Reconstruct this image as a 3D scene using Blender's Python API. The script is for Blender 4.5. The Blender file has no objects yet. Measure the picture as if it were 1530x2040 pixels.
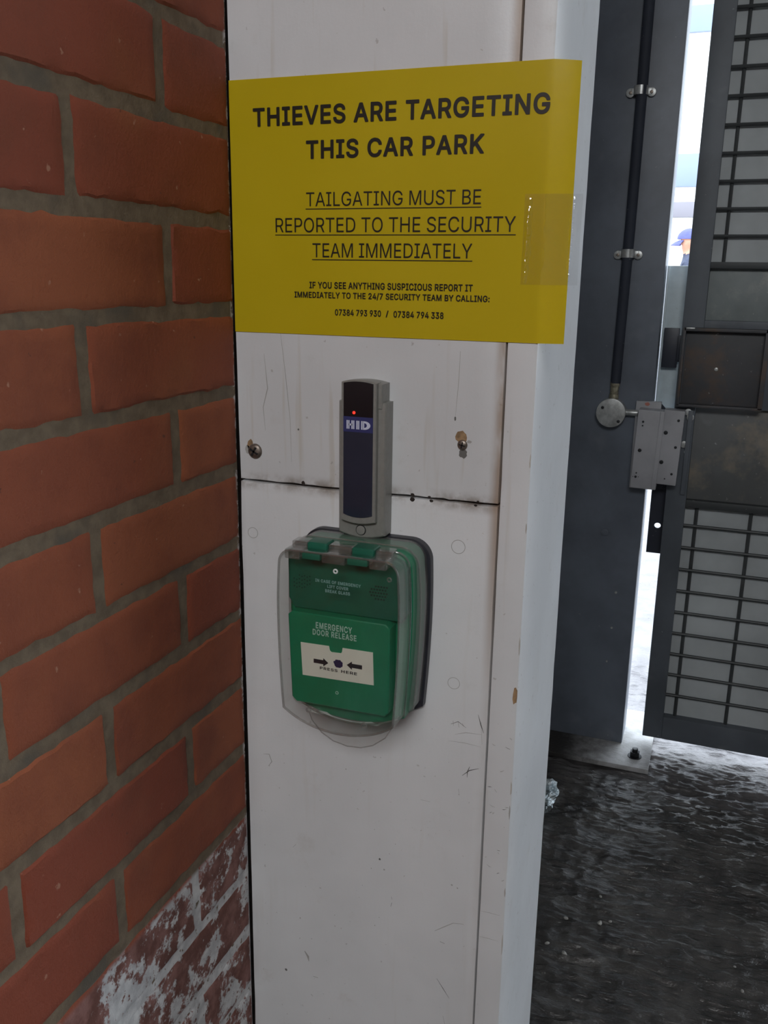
import bpy, bmesh, math, random
import numpy as np
from mathutils import Vector, Matrix, noise as mnoise

random.seed(7)
SC = bpy.context.scene
COL = SC.collection
H0 = 1.278                      # floor sits 1278 mm below the survey datum used for the mm numbers below


def V(x, y, z):
    """survey millimetres (x right along the white boards, y away from the viewer, z up) -> world metres"""
    return Vector((x / 1000.0, y / 1000.0, z / 1000.0 + H0))


# ------------------------------------------------------------------ camera
cam_d = bpy.data.cameras.new('camera')
cam = bpy.data.objects.new('camera', cam_d)
COL.objects.link(cam)
cam_d.sensor_fit = 'VERTICAL'
cam_d.sensor_height = 24.0
cam_d.lens = 24.0 * 1780.0 / 2040.0
cam_d.clip_start = 0.02
cam_d.clip_end = 200
right = Vector((0.93686287, 0.34937879, 0.01491364))
up = Vector((-0.10265926, 0.23401295, 0.96679833))
fwd = Vector((-0.33428884, 0.90728849, -0.25510502))
M = Matrix((right, up, -fwd)).transposed().to_4x4()
M.translation = V(425.76, -746.30, -119.08)
cam.matrix_world = M
SC.camera = cam

# ------------------------------------------------------------------ light
wd = bpy.data.worlds.new('overcast_sky')
SC.world = wd
wd.use_nodes = True
wn = wd.node_tree
bg = wn.nodes['Background']
bg.inputs['Color'].default_value = (0.82, 0.91, 1.0, 1)
bg.inputs['Strength'].default_value = 5.0

def area(name, loc, target, sx, sy, power, col):
    d = bpy.data.lights.new(name, 'AREA')
    d.shape = 'RECTANGLE'
    d.size, d.size_y, d.energy, d.color = sx, sy, power, col
    o = bpy.data.objects.new(name, d)
    COL.objects.link(o)
    o.location = loc
    o.rotation_euler = (Vector(target) - Vector(loc)).to_track_quat('-Z', 'Y').to_euler()
    return o

area('front_fill_light', (0.65, -2.4, 2.45), (0.15, 0.0, 0.95), 1.3, 0.6, 40, (0.965, 0.985, 1.0))  # unseen area light added for front fill and the box's shadow, no fixture

SC.cycles.transparent_max_bounces = 32
vs = SC.view_settings
vs.view_transform = 'Standard'
vs.look = 'None'
vs.gamma = 1.0
vs.use_curve_mapping = False
vs.exposure = 0.0


# ------------------------------------------------------------------ material helpers
class NT:
    def __init__(self, name):
        self.m = bpy.data.materials.new(name)
        self.m.use_nodes = True
        self.t = self.m.node_tree
        self.b = self.t.nodes['Principled BSDF']
        self.out = self.t.nodes['Material Output']

    def n(self, typ, **kw):
        nd = self.t.nodes.new(typ)
        for k, v in kw.items():
            if k in nd.inputs and not hasattr(nd, k):
                nd.inputs[k].default_value = v
            else:
                setattr(nd, k, v)
        return nd

    def l(self, a, b):
        self.t.links.new(a, b)

    def pos(self):
        if not hasattr(self, '_p'):
            self._p = self.n('ShaderNodeNewGeometry').outputs['Position']
        return self._p

    def noise(self, scale, detail=4, rough=0.6, stretch=None, dist=0.0):
        nz = self.n('ShaderNodeTexNoise')
        nz.inputs['Scale'].default_value = scale
        nz.inputs['Detail'].default_value = detail
        nz.inputs['Roughness'].default_value = rough
        nz.inputs['Distortion'].default_value = dist
        if stretch:
            mp = self.n('ShaderNodeMapping')
            mp.inputs['Scale'].default_value = stretch
            self.l(self.pos(), mp.inputs['Vector'])
            self.l(mp.outputs[0], nz.inputs['Vector'])
        else:
            self.l(self.pos(), nz.inputs['Vector'])
        return nz.outputs['Fac']

    def ramp(self, fac, lo, hi, a=0.0, b=1.0):
        r = self.n('ShaderNodeMapRange')
        r.interpolation_type = 'SMOOTHSTEP'
        r.inputs['From Min'].default_value = lo
        r.inputs['From Max'].default_value = hi
        r.inputs['To Min'].default_value = a
        r.inputs['To Max'].default_value = b
        self.l(fac, r.inputs['Value'])
        return r.outputs['Result']

    def math(self, op, a, b):
        nd = self.n('ShaderNodeMath', operation=op)
        for i, v in enumerate((a, b)):
            if isinstance(v, (int, float)):
                nd.inputs[i].default_value = v
            else:
                self.l(v, nd.inputs[i])
        return nd.outputs[0]

    def mix(self, fac, a, b):
        nd = self.n('ShaderNodeMix', data_type='RGBA')
        for i, v in ((0, fac), (6, a), (7, b)):
            if isinstance(v, (int, float)):
                nd.inputs[i].default_value = v
            elif isinstance(v, tuple):
                nd.inputs[i].default_value = v if len(v) == 4 else v + (1,)
            else:
                self.l(v, nd.inputs[i])
        return nd.outputs[2]

    def xyz(self):
        if not hasattr(self, '_x'):
            s = self.n('ShaderNodeSeparateXYZ')
            self.l(self.pos(), s.inputs[0])
            self._x = s.outputs
        return self._x

    def color(self, c):
        self.l(c, self.b.inputs['Base Color'])

    def bump(self, h, strength=0.5, dist=0.002, prev=None):
        bp = self.n('ShaderNodeBump')
        bp.inputs['Strength'].default_value = strength
        bp.inputs['Distance'].default_value = dist
        self.l(h, bp.inputs['Height'])
        if prev is not None:
            self.l(prev, bp.inputs['Normal'])
        self.l(bp.outputs[0], self.b.inputs['Normal'])
        return bp.outputs[0]


def plain(name, col, rough=0.5, metal=0.0, var=0.12, scale=30, bump=0.0, bscale=200, spec=0.5, coat=0.0):
    t = NT(name)
    t.b.inputs['Roughness'].default_value = rough
    t.b.inputs['Metallic'].default_value = metal
    t.b.inputs['Specular IOR Level'].default_value = spec
    t.b.inputs['Coat Weight'].default_value = coat
    f = t.noise(scale)
    lo = tuple(max(0, c * (1 - var)) for c in col)
    hi = tuple(min(1, c * (1 + var)) for c in col)
    t.color(t.mix(t.ramp(f, 0.3, 0.7), lo, hi))
    if bump:
        t.bump(t.noise(bscale), bump, 0.001)
    return t.m


def clear_mat(name, tint=0.93, gloss=0.06, milky=0.0, rough=0.06):
    t = NT(name)
    tr = t.n('ShaderNodeBsdfTransparent')
    tr.inputs[0].default_value = (tint, tint, tint * 0.995, 1)
    gl = t.n('ShaderNodeBsdfGlossy')
    gl.inputs['Roughness'].default_value = rough
    gl.inputs['Color'].default_value = (1, 1, 1, 1)
    lw = t.n('ShaderNodeLayerWeight')
    lw.inputs['Blend'].default_value = 0.5
    fr = t.math('ADD', t.math('MULTIPLY', t.math('POWER', lw.outputs['Facing'], 4.0), 0.55), gloss * 0.12)
    mx = t.n('ShaderNodeMixShader')
    t.l(fr, mx.inputs[0])
    t.l(tr.outputs[0], mx.inputs[1])
    t.l(gl.outputs[0], mx.inputs[2])
    last = mx
    if milky:
        df = t.n('ShaderNodeBsdfDiffuse')
        df.inputs[0].default_value = (0.75, 0.75, 0.72, 1)
        m2 = t.n('ShaderNodeMixShader')
        m2.inputs[0].default_value = milky
        t.l(mx.outputs[0], m2.inputs[1])
        t.l(df.outputs[0], m2.inputs[2])
        last = m2
    t.l(last.outputs[0], t.out.inputs['Surface'])
    t.t.nodes.remove(t.b)
    return t.m


# ------------------------------------------------------------------ mesh helpers (mm in)
def merge(dst, src, mi=0):
    for f in src.faces:
        f.material_index = mi
    me = bpy.data.meshes.new('tmp')
    src.to_mesh(me)
    src.free()
    dst.from_mesh(me)
    bpy.data.meshes.remove(me)


def bevel(b, w, seg=2, edges=None):
    if w > 0:
        bmesh.ops.bevel(b, geom=edges or list(b.edges), offset=w / 1000.0, segments=seg, profile=0.6, affect='EDGES', clamp_overlap=True)


def box(bm, x0, x1, y0, y1, z0, z1, bev=0.0, seg=2, mi=0, rot=None):
    b = bmesh.new()
    c = V((x0 + x1) / 2, (y0 + y1) / 2, (z0 + z1) / 2)
    bmesh.ops.create_cube(b, size=1.0)
    bmesh.ops.scale(b, vec=(abs(x1 - x0) / 1000, abs(y1 - y0) / 1000, abs(z1 - z0) / 1000), verts=b.verts)
    bevel(b, bev, seg)
    if rot is not None:
        bmesh.ops.rotate(b, verts=b.verts, cent=(0, 0, 0), matrix=rot)
    bmesh.ops.translate(b, vec=c, verts=b.verts)
    merge(bm, b, mi)


def prism(bm, pts, y0, y1, bev=0.0, seg=2, mi=0, front_only=True):
    """outline pts [(x,z)] in mm extruded from y0 (front) to y1 (back)"""
    b = bmesh.new()
    fr = [b.verts.new(V(x, y0, z)) for x, z in pts]
    bk = [b.verts.new(V(x, y1, z)) for x, z in pts]
    n = len(pts)
    f1 = b.faces.new(fr)
    b.faces.new(list(reversed(bk)))
    for i in range(n):
        b.faces.new((fr[i], bk[i], bk[(i + 1) % n], fr[(i + 1) % n]))
    bmesh.ops.recalc_face_normals(b, faces=b.faces)
    if bev:
        f1 = [f for f in b.faces if all(abs(v.co.y - y0 / 1000) < 1e-7 for v in f.verts)][0]
        bevel(b, bev, seg, list(f1.edges))
    merge(bm, b, mi)


def ring(bm, outer, inner, y0, y1, mi=0):
    """wall between two outlines with the same number of points"""
    b = bmesh.new()
    n = len(outer)
    L = [[b.verts.new(V(x, y, z)) for x, z in o] for o, y in ((outer, y0), (outer, y1), (inner, y1), (inner, y0))]
    for a in range(4):
        A, B = L[a], L[(a + 1) % 4]
        for i in range(n):
            b.faces.new((A[i], A[(i + 1) % n], B[(i + 1) % n], B[i]))
    bmesh.ops.recalc_face_normals(b, faces=b.faces)
    merge(bm, b, mi)


def cyl(bm, p0, p1, r, seg=24, bev=0.0, mi=0, r2=None):
    b = bmesh.new()
    a, c = V(*p0), V(*p1)
    d = c - a
    bmesh.ops.create_cone(b, cap_ends=True, cap_tris=False, segments=seg, radius1=r / 1000, radius2=(r if r2 is None else r2) / 1000, depth=d.length)
    if bev:
        ed = [e for e in b.edges if len(e.link_faces) == 2 and abs(e.link_faces[0].normal.dot(e.link_faces[1].normal)) < 0.3]
        bevel(b, bev, 2, ed)
    q = d.to_track_quat('Z', 'Y').to_matrix()
    bmesh.ops.rotate(b, verts=b.verts, cent=(0, 0, 0), matrix=q)
    bmesh.ops.translate(b, vec=(a + c) / 2, verts=b.verts)
    merge(bm, b, mi)


def tube(bm, pts, r, seg=8, closed=False, mi=0):
    b = bmesh.new()
    P = [V(*p) for p in pts]
    n = len(P)
    rings = []
    ref = Vector((0, 1, 0))
    for i in range(n):
        if closed:
            t = (P[(i + 1) % n] - P[i - 1]).normalized()
        else:
            t = (P[min(i + 1, n - 1)] - P[max(i - 1, 0)]).normalized()
        u = t.cross(ref)
        if u.length < 1e-4:
            u = t.cross(Vector((1, 0, 0)))
        u.normalize()
        w = t.cross(u).normalized()
        rr = r[i] if isinstance(r, (list, tuple)) else r
        rings.append([b.verts.new(P[i] + (u * math.cos(k * 2 * math.pi / seg) + w * math.sin(k * 2 * math.pi / seg)) * rr / 1000) for k in range(seg)])
    for i in range(n if closed else n - 1):
        A, B = rings[i], rings[(i + 1) % n]
        for k in range(seg):
            b.faces.new((A[k], A[(k + 1) % seg], B[(k + 1) % seg], B[k]))
    if not closed:
        b.faces.new(list(reversed(rings[0])))
        b.faces.new(rings[-1])
    bmesh.ops.recalc_face_normals(b, faces=b.faces)
    merge(bm, b, mi)


def root_of(o):
    while o.parent:
        o = o.parent
    return o


def obj(name, bm, mat, parent=None, smooth=True, label=None):
    """link bm (world metres) as one mesh object; origin at the parent's origin or at its own base"""
    me = bpy.data.meshes.new(name)
    if parent is not None:
        off = root_of(parent).location.copy()
    else:
        lo = [min(v.co[i] for v in bm.verts) for i in range(3)]
        hi = [max(v.co[i] for v in bm.verts) for i in range(3)]
        off = Vector(((lo[0] + hi[0]) / 2, (lo[1] + hi[1]) / 2, lo[2]))
    bmesh.ops.translate(bm, vec=-off, verts=bm.verts)
    if smooth:
        for f in bm.faces:
            f.smooth = True
        for e in bm.edges:
            if len(e.link_faces) == 2:
                e.smooth = e.calc_face_angle(0) < math.radians(32)
    bm.to_mesh(me)
    bm.free()
    for m in (mat if isinstance(mat, (list, tuple)) else [mat]):
        me.materials.append(m)
    o = bpy.data.objects.new(name, me)
    COL.objects.link(o)
    if parent is not None:
        o.parent = parent
    else:
        o.location = off
    if label:
        o['label'] = label
    return o


def tag(o, label, cat, group=None):
    o['label'] = label
    o['category'] = cat
    if group:
        o['group'] = group
    return o


def thing(name, loc, label, cat, group=None):
    o = bpy.data.objects.new(name, None)
    o.empty_display_size = 0.05
    COL.objects.link(o)
    o.location = V(*loc)
    return tag(o, label, cat, group)


def struct(name, bm, mat, **kw):
    o = obj(name, bm, mat, **kw)
    o['kind'] = 'structure'
    return o


def dup(o, dx, dy, dz, **props):
    c = o.copy()
    COL.objects.link(c)
    c.location = o.location + Vector((dx, dy, dz)) / 1000
    for ch in o.children:
        k = ch.copy()
        COL.objects.link(k)
        k.parent = c
    for a, b in props.items():
        c[a] = b
    return c


# plain grotesque capitals, bold and regular: glyph -> [advance, outline points, triangles], thousandths of an em
BOLD = {"A":[480,[12,-23,90,-23,95,-22,104,-14,108,-9,114,14,118,19,124,42,128,48,136,76,139,81,152,118,327,118,333,106,338,88,341,82,346,64,349,59,354,41,358,36,363,18,366,12,369,-1,373,-9,380,-18,390,-23,467,-23,477,-18,484,-9,486,8,483,18,479,22,476,36,456,86,453,99,449,104,446,118,426,168,423,181,419,186,416,199,396,249,393,262,384,281,381,294,378,299,374,312,354,362,344,394,324,444,303,508,296,521,285,530,280,532,197,532,187,527,178,516,-7,6,-6,-9,2,-18,188,222,224,326,224,331,238,373,273,269,276,264,288,228,291,222],[52,53,54,52,54,55,51,52,55,51,55,56,50,51,56,50,56,57,49,50,63,63,50,57,48,49,63,47,48,63,47,63,64,62,63,57,46,47,64,61,62,57,60,61,57,45,46,64,44,45,64,43,44,64,42,43,64,42,64,65,42,65,66,41,42,66,40,41,66,40,66,67,40,67,60,40,60,11,11,60,57,39,40,11,38,39,11,37,38,11,36,37,11,35,36,12,12,36,11,35,12,13,10,11,57,35,13,14,34,35,14,33,34,14,33,14,15,32,33,15,32,15,16,9,10,57,8,9,57,32,16,17,32,17,18,7,8,57,6,7,57,32,18,19,31,32,19,31,19,20,30,31,20,5,6,57,29,30,20,29,20,21,4,5,57,29,21,22,28,29,22,4,57,58,28,22,23,27,28,23,27,23,24,3,4,58,3,58,59,2,3,59,26,27,24,26,24,25,2,59,0,1,2,0]],
"B":[456,[56,-23,266,-23,268,-22,291,-22,311,-17,319,-17,339,-8,352,-5,382,12,408,38,423,59,432,78,440,106,442,146,440,148,440,166,435,182,435,189,423,214,412,232,392,253,372,268,405,304,412,316,420,344,420,358,422,359,420,402,412,432,398,459,388,472,364,497,339,513,309,525,302,525,284,530,271,530,269,532,56,532,46,527,38,518,37,512,37,-4,42,-14,51,-22,149,80,149,208,244,208,246,207,261,207,262,205,279,203,304,192,318,178,328,159,330,146,332,144,330,121,323,108,312,97,299,88,279,83,248,82,246,80,149,308,149,428,246,428,248,427,262,427,288,418,305,401,312,379,312,358,303,339,289,323,274,317,268,317,236,308],[36,37,38,36,38,39,34,35,36,34,36,39,34,39,40,32,33,34,32,34,40,32,40,41,31,32,41,31,41,65,65,41,42,30,31,65,29,30,65,28,29,65,27,28,68,68,28,66,66,28,65,68,66,67,64,65,42,27,68,69,27,69,70,26,27,70,26,70,71,26,71,72,25,26,72,24,25,72,24,72,73,23,24,73,23,73,74,23,74,75,23,75,76,23,76,77,22,23,77,22,77,64,22,64,46,46,64,42,21,22,46,20,21,46,19,20,46,18,19,46,17,18,49,49,18,47,47,18,46,49,47,48,45,46,42,17,49,50,17,50,51,17,51,52,17,52,53,16,17,53,15,16,53,15,53,54,14,15,54,14,54,55,13,14,55,12,13,55,12,55,56,12,56,57,12,57,58,12,58,59,11,12,59,11,59,60,11,60,61,11,61,62,11,62,63,11,63,45,11,45,42,10,11,42,9,10,42,8,9,42,7,8,42,7,42,43,6,7,43,5,6,43,5,43,4,4,43,44,3,4,44,2,3,44,1,2,44,1,44,0]],
"C":[510,[254,-30,292,-30,294,-29,306,-29,308,-27,316,-27,336,-22,374,-9,392,1,416,18,447,47,470,80,485,112,497,154,495,169,488,178,478,183,404,183,399,181,385,167,370,129,342,100,309,83,279,80,268,76,238,80,231,83,219,85,196,96,181,108,160,130,147,154,135,186,130,219,128,220,128,242,127,244,128,287,130,289,135,324,143,347,152,364,168,387,182,401,201,415,218,423,251,431,276,431,278,430,308,426,344,408,350,402,368,382,383,344,388,336,394,330,404,325,478,325,488,330,495,339,497,344,497,354,493,362,492,376,482,406,472,426,453,454,418,490,394,506,364,521,344,528,326,530,324,531,316,531,314,533,306,533,304,535,296,535,274,540,222,536,176,523,141,506,98,472,73,444,48,404,42,389,28,354,27,337,20,310,18,270,17,269,17,239,18,237,20,197,22,196,28,156,47,107,73,64,111,25,142,1,181,-17,221,-27,252,-29],[77,78,79,77,79,80,75,76,77,75,77,80,73,74,75,73,75,80,71,72,73,71,73,80,70,71,80,69,70,80,69,80,81,68,69,81,67,68,81,67,81,82,66,67,82,66,82,83,65,66,83,65,83,47,47,83,46,46,83,84,65,47,48,45,46,84,65,48,49,64,65,49,64,49,50,44,45,84,43,44,84,64,50,51,63,64,51,43,84,85,63,51,52,42,43,85,42,85,86,41,42,86,63,52,53,62,63,53,40,41,86,61,62,53,60,61,53,40,86,87,39,40,87,59,60,53,59,53,54,58,59,54,39,87,88,58,54,55,57,58,55,57,55,56,38,39,88,38,88,89,37,38,89,36,37,89,36,89,90,36,90,91,35,36,91,34,35,91,34,91,92,34,92,93,33,34,93,32,33,93,32,93,94,32,94,95,31,32,95,15,16,17,15,17,18,15,18,19,14,15,19,13,14,19,13,19,20,31,95,96,12,13,20,30,31,96,29,30,96,12,20,21,11,12,21,28,29,96,28,96,97,11,21,22,27,28,97,26,27,97,11,22,23,25,26,97,10,11,23,10,23,24,24,25,97,10,24,97,10,97,98,9,10,98,9,98,99,8,9,99,7,8,99,7,99,100,6,7,100,6,100,101,5,6,101,4,5,101,3,4,101,3,101,102,2,3,102,1,2,102,1,102,0]],
"D":[502,[56,-23,238,-23,239,-22,278,-20,311,-12,362,10,394,32,432,71,453,106,473,156,473,162,482,198,483,234,485,236,483,296,482,298,482,312,480,314,473,354,457,398,432,439,394,478,366,498,316,520,302,522,281,528,249,530,248,532,56,532,46,527,38,518,37,512,37,-4,42,-14,51,-22,149,80,148,428,229,428,231,427,251,427,292,415,309,407,328,393,345,374,358,349,367,326,372,296,373,294,373,281,375,279,375,231,373,229,373,216,372,214,368,191,358,161,345,138,326,115,309,103,284,92,252,83,239,83,238,82,218,82,216,80],[26,27,28,26,28,29,25,26,29,24,25,29,24,29,30,23,24,30,22,23,30,22,30,31,22,31,36,36,31,32,21,22,36,20,21,36,19,20,39,39,20,37,37,20,36,39,37,38,35,36,32,19,39,40,19,40,41,19,41,42,18,19,42,18,42,43,18,43,44,17,18,44,17,44,45,17,45,46,16,17,46,15,16,46,14,15,46,13,14,46,13,46,47,13,47,48,13,48,49,13,49,50,12,13,50,11,12,50,11,50,51,11,51,52,11,52,53,11,53,54,10,11,54,10,54,55,9,10,55,9,55,56,8,9,56,8,56,57,8,57,58,7,8,58,7,58,59,7,59,60,7,60,61,7,61,62,7,62,63,7,63,64,7,64,35,7,35,32,6,7,32,5,6,32,4,5,32,4,32,33,3,4,33,3,33,34,2,3,34,1,2,34,1,34,0]],
"E":[419,[56,-23,379,-23,389,-18,397,-9,398,-4,398,61,393,71,384,78,379,80,148,81,149,205,359,205,369,210,377,219,378,224,378,291,373,301,364,308,359,310,149,310,148,428,376,428,381,430,390,438,395,448,395,512,390,522,381,530,376,532,56,532,46,527,38,518,37,512,37,-4,42,-14,51,-22],[27,28,29,27,29,30,26,27,30,26,30,31,25,26,31,25,31,32,24,25,32,24,32,20,20,32,33,23,24,20,22,23,20,21,22,20,19,20,33,17,18,19,17,19,10,10,19,33,16,17,10,15,16,10,14,15,10,13,14,10,12,13,10,11,12,10,9,10,33,8,9,33,7,8,33,6,7,33,5,6,33,4,5,33,3,4,33,3,33,34,2,3,34,2,34,35,1,2,35,1,35,0]],
"F":[410,[56,-23,129,-23,139,-18,147,-9,148,-4,149,198,351,198,361,203,368,212,370,218,370,282,365,292,356,300,351,302,149,302,148,428,372,428,378,430,387,438,392,448,392,512,387,522,378,530,372,532,56,532,46,527,38,518,37,512,37,-4,42,-14,51,-22],[22,23,24,22,24,25,21,22,25,21,25,26,20,21,26,20,26,27,19,20,27,19,27,15,15,27,28,18,19,15,17,18,15,16,17,15,14,15,28,12,13,14,12,14,5,5,14,28,11,12,5,10,11,5,9,10,5,8,9,5,7,8,5,6,7,5,4,5,28,3,4,28,3,28,29,2,3,29,2,29,30,1,2,30,1,30,0]],
"G":[520,[256,-30,306,-29,308,-27,318,-27,344,-20,389,-2,419,18,450,47,472,79,480,96,480,99,490,119,498,152,500,187,502,189,502,260,497,270,488,278,482,280,279,280,269,275,262,266,260,260,260,196,262,190,269,181,279,176,388,176,388,169,385,156,373,130,367,120,346,100,326,88,322,88,314,83,301,81,292,78,266,76,264,78,239,80,219,85,196,96,178,111,160,130,147,154,135,186,130,219,128,220,128,242,127,244,128,287,130,289,135,324,143,347,152,364,162,380,172,392,194,411,218,423,249,431,272,431,274,430,309,425,339,410,355,394,367,380,388,336,398,328,402,326,478,326,488,331,495,340,497,346,497,359,492,379,483,402,472,426,455,450,428,480,389,508,354,525,318,535,308,535,296,538,278,538,276,540,221,536,174,523,139,506,104,480,95,470,73,446,48,406,42,390,40,382,28,354,28,347,25,339,25,332,20,314,18,274,17,272,18,207,20,206,20,194,25,177,28,156,45,110,75,60,106,28,139,3,181,-17,221,-27,254,-29],[85,86,87,83,84,85,83,85,87,83,87,88,81,82,83,81,83,88,80,81,88,80,88,89,79,80,89,79,89,90,78,79,90,78,90,91,78,91,92,77,78,92,77,92,61,61,92,60,60,92,93,77,61,62,59,60,93,77,62,63,76,77,63,76,63,64,58,59,93,57,58,93,76,64,65,57,93,94,75,76,65,75,65,66,56,57,94,56,94,95,56,95,96,75,66,67,55,56,96,74,75,67,54,55,96,73,74,67,54,96,97,53,54,97,53,97,98,72,73,67,71,72,67,53,98,99,71,67,68,53,99,100,70,71,68,70,68,69,52,53,100,52,100,101,51,52,101,50,51,101,17,18,19,17,19,20,16,17,20,16,20,21,50,101,102,50,102,103,15,16,21,15,21,22,14,15,22,14,22,23,49,50,103,48,49,103,47,48,103,46,47,103,46,103,104,46,104,105,14,23,24,46,105,106,14,24,25,13,14,25,12,13,27,27,13,25,45,46,106,27,25,26,45,106,107,12,27,28,12,28,29,12,29,30,45,107,108,44,45,108,11,12,30,11,30,31,43,44,108,11,31,32,10,11,32,42,43,108,42,108,109,10,32,33,9,10,33,8,9,33,41,42,109,8,33,34,8,34,35,40,41,109,8,35,36,8,36,37,39,40,109,7,8,37,7,37,38,38,39,109,7,38,109,7,109,110,6,7,110,6,110,111,5,6,111,5,111,112,4,5,112,4,112,113,3,4,113,2,3,113,1,2,113,1,113,114,0,1,114]],
"H":[517,[56,-23,129,-23,139,-18,147,-9,148,-4,149,208,368,208,368,-4,370,-9,378,-18,388,-23,461,-23,466,-22,475,-14,480,-4,480,512,478,518,471,527,461,532,388,532,378,527,370,518,368,512,368,312,149,312,148,512,147,518,139,527,129,532,56,532,51,530,42,522,37,512,37,-4,42,-14,51,-22],[17,18,19,17,19,20,27,28,29,27,29,30,27,30,31,16,17,20,16,20,21,26,27,31,26,31,32,15,16,21,15,21,22,25,26,32,14,15,22,14,22,23,24,25,32,24,32,33,14,23,6,6,23,24,6,24,5,5,24,33,14,6,7,4,5,33,13,14,7,13,7,8,3,4,33,3,33,34,13,8,9,2,3,34,12,13,9,2,34,35,12,9,10,1,2,35,11,12,10,1,35,0]],
"I":[300,[27,-23,274,-23,284,-18,291,-9,293,-4,293,61,288,71,278,78,274,80,206,81,206,428,274,428,278,430,288,438,293,448,293,512,288,522,278,530,274,532,27,532,17,527,9,518,8,512,8,448,13,438,22,430,27,428,94,428,94,81,27,80,17,75,9,66,8,61,8,-4,13,-14,22,-22],[17,18,19,17,19,20,16,17,20,16,20,21,15,16,21,15,21,22,14,15,22,14,22,23,13,14,23,13,23,24,12,13,24,12,24,25,11,12,25,11,25,26,10,11,26,9,10,27,27,10,26,9,27,28,8,9,28,8,28,29,7,8,29,7,29,30,6,7,30,6,30,31,5,6,31,5,31,32,4,5,32,4,32,33,3,4,33,3,33,34,2,3,34,2,34,35,1,2,35,1,35,0]],
"J":[396,[174,-30,196,-30,197,-29,234,-25,270,-12,289,0,307,13,336,47,341,56,343,64,356,97,356,116,358,117,358,134,360,136,360,514,355,524,346,531,340,533,267,533,257,528,250,519,248,514,248,137,246,136,246,122,241,107,235,96,220,83,197,75,164,76,159,80,150,81,144,86,131,100,125,116,123,137,121,139,121,177,116,187,107,195,102,196,29,196,19,191,11,182,10,177,10,134,11,132,15,94,26,66,28,57,46,30,64,11,92,-9,102,-14,137,-25,172,-29],[17,18,19,17,19,20,16,17,20,16,20,21,15,16,21,15,21,22,14,15,22,14,22,23,40,41,42,40,42,43,39,40,43,39,43,44,38,39,44,38,44,45,37,38,45,37,45,46,36,37,46,14,23,24,35,36,46,13,14,24,13,24,25,12,13,25,35,46,47,35,47,48,12,25,26,11,12,26,10,11,26,34,35,48,10,26,27,33,34,48,9,10,27,9,27,28,33,48,49,32,33,49,9,28,29,31,32,49,30,31,49,29,30,49,9,29,49,9,49,50,8,9,50,8,50,51,7,8,51,6,7,51,6,51,52,5,6,52,5,52,53,4,5,53,4,53,54,3,4,54,3,54,55,2,3,55,2,55,56,1,2,56,1,56,0]],
"K":[467,[56,-23,129,-23,139,-18,147,-9,148,-4,148,158,194,207,203,198,288,76,327,24,333,12,350,-11,358,-18,368,-23,452,-23,458,-22,467,-14,472,-4,472,6,468,14,273,286,465,492,470,502,470,512,468,518,461,527,451,532,359,532,349,527,327,504,149,310,148,512,147,518,139,527,129,532,56,532,51,530,42,522,37,512,37,-4,42,-14,51,-22],[25,26,27,25,27,28,33,34,35,33,35,36,33,36,37,24,25,28,24,28,29,32,33,37,32,37,38,23,24,29,31,32,38,22,23,29,30,31,38,30,38,39,22,29,30,21,22,30,20,21,30,20,30,6,6,30,5,5,30,39,19,20,6,19,6,7,19,7,8,4,5,39,19,8,9,19,9,10,18,19,10,18,10,11,17,18,11,16,17,11,3,4,39,3,39,40,2,3,40,16,11,12,15,16,12,2,40,41,15,12,13,1,2,41,14,15,13,1,41,0]],
"L":[393,[56,-23,366,-23,376,-18,383,-9,385,-4,385,61,380,71,371,78,366,80,148,81,148,512,143,522,134,530,129,532,56,532,46,527,38,518,37,512,37,-4,42,-14,51,-22],[12,13,14,12,14,15,11,12,15,11,15,16,10,11,16,10,16,17,9,10,17,9,17,18,8,9,18,7,8,18,6,7,18,5,6,18,4,5,18,3,4,18,3,18,19,2,3,19,2,19,20,1,2,20,1,20,0]],
"M":[628,[56,-23,126,-23,136,-18,143,-9,145,-4,146,288,263,-9,271,-18,281,-23,346,-23,356,-18,365,-8,479,285,480,-4,482,-9,489,-18,499,-23,572,-23,578,-22,587,-14,592,-4,592,512,590,518,582,527,572,532,471,532,466,530,457,522,452,514,450,506,443,492,442,484,435,471,433,462,427,449,425,441,418,428,417,419,410,406,408,398,402,384,400,376,393,362,375,311,332,202,317,156,314,153,297,204,287,226,285,234,275,256,265,286,255,308,253,316,243,338,242,346,232,368,230,376,220,398,210,428,172,522,162,530,158,532,56,532,51,530,42,522,37,512,37,-4,42,-14,51,-22],[23,24,25,23,25,26,61,62,63,61,63,64,23,26,27,60,61,64,60,64,65,22,23,27,22,27,28,59,60,65,59,65,66,21,22,28,21,28,29,20,21,29,59,66,5,5,66,67,20,29,30,20,30,31,20,31,32,20,32,33,20,33,34,20,34,35,20,35,12,12,35,36,12,36,37,58,59,5,12,37,38,12,38,39,12,39,40,57,58,5,12,40,41,12,41,42,56,57,5,55,56,5,12,42,43,54,55,5,53,54,5,52,53,5,12,43,44,51,52,5,51,5,6,4,5,67,50,51,6,20,12,13,11,12,44,49,50,6,48,49,6,47,48,6,46,47,6,11,44,45,11,45,46,11,46,6,19,20,13,19,13,14,3,4,67,3,67,68,10,11,6,19,14,15,10,6,7,2,3,68,18,19,15,2,68,69,18,15,16,9,10,7,9,7,8,1,2,69,17,18,16,1,69,0]],
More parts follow.
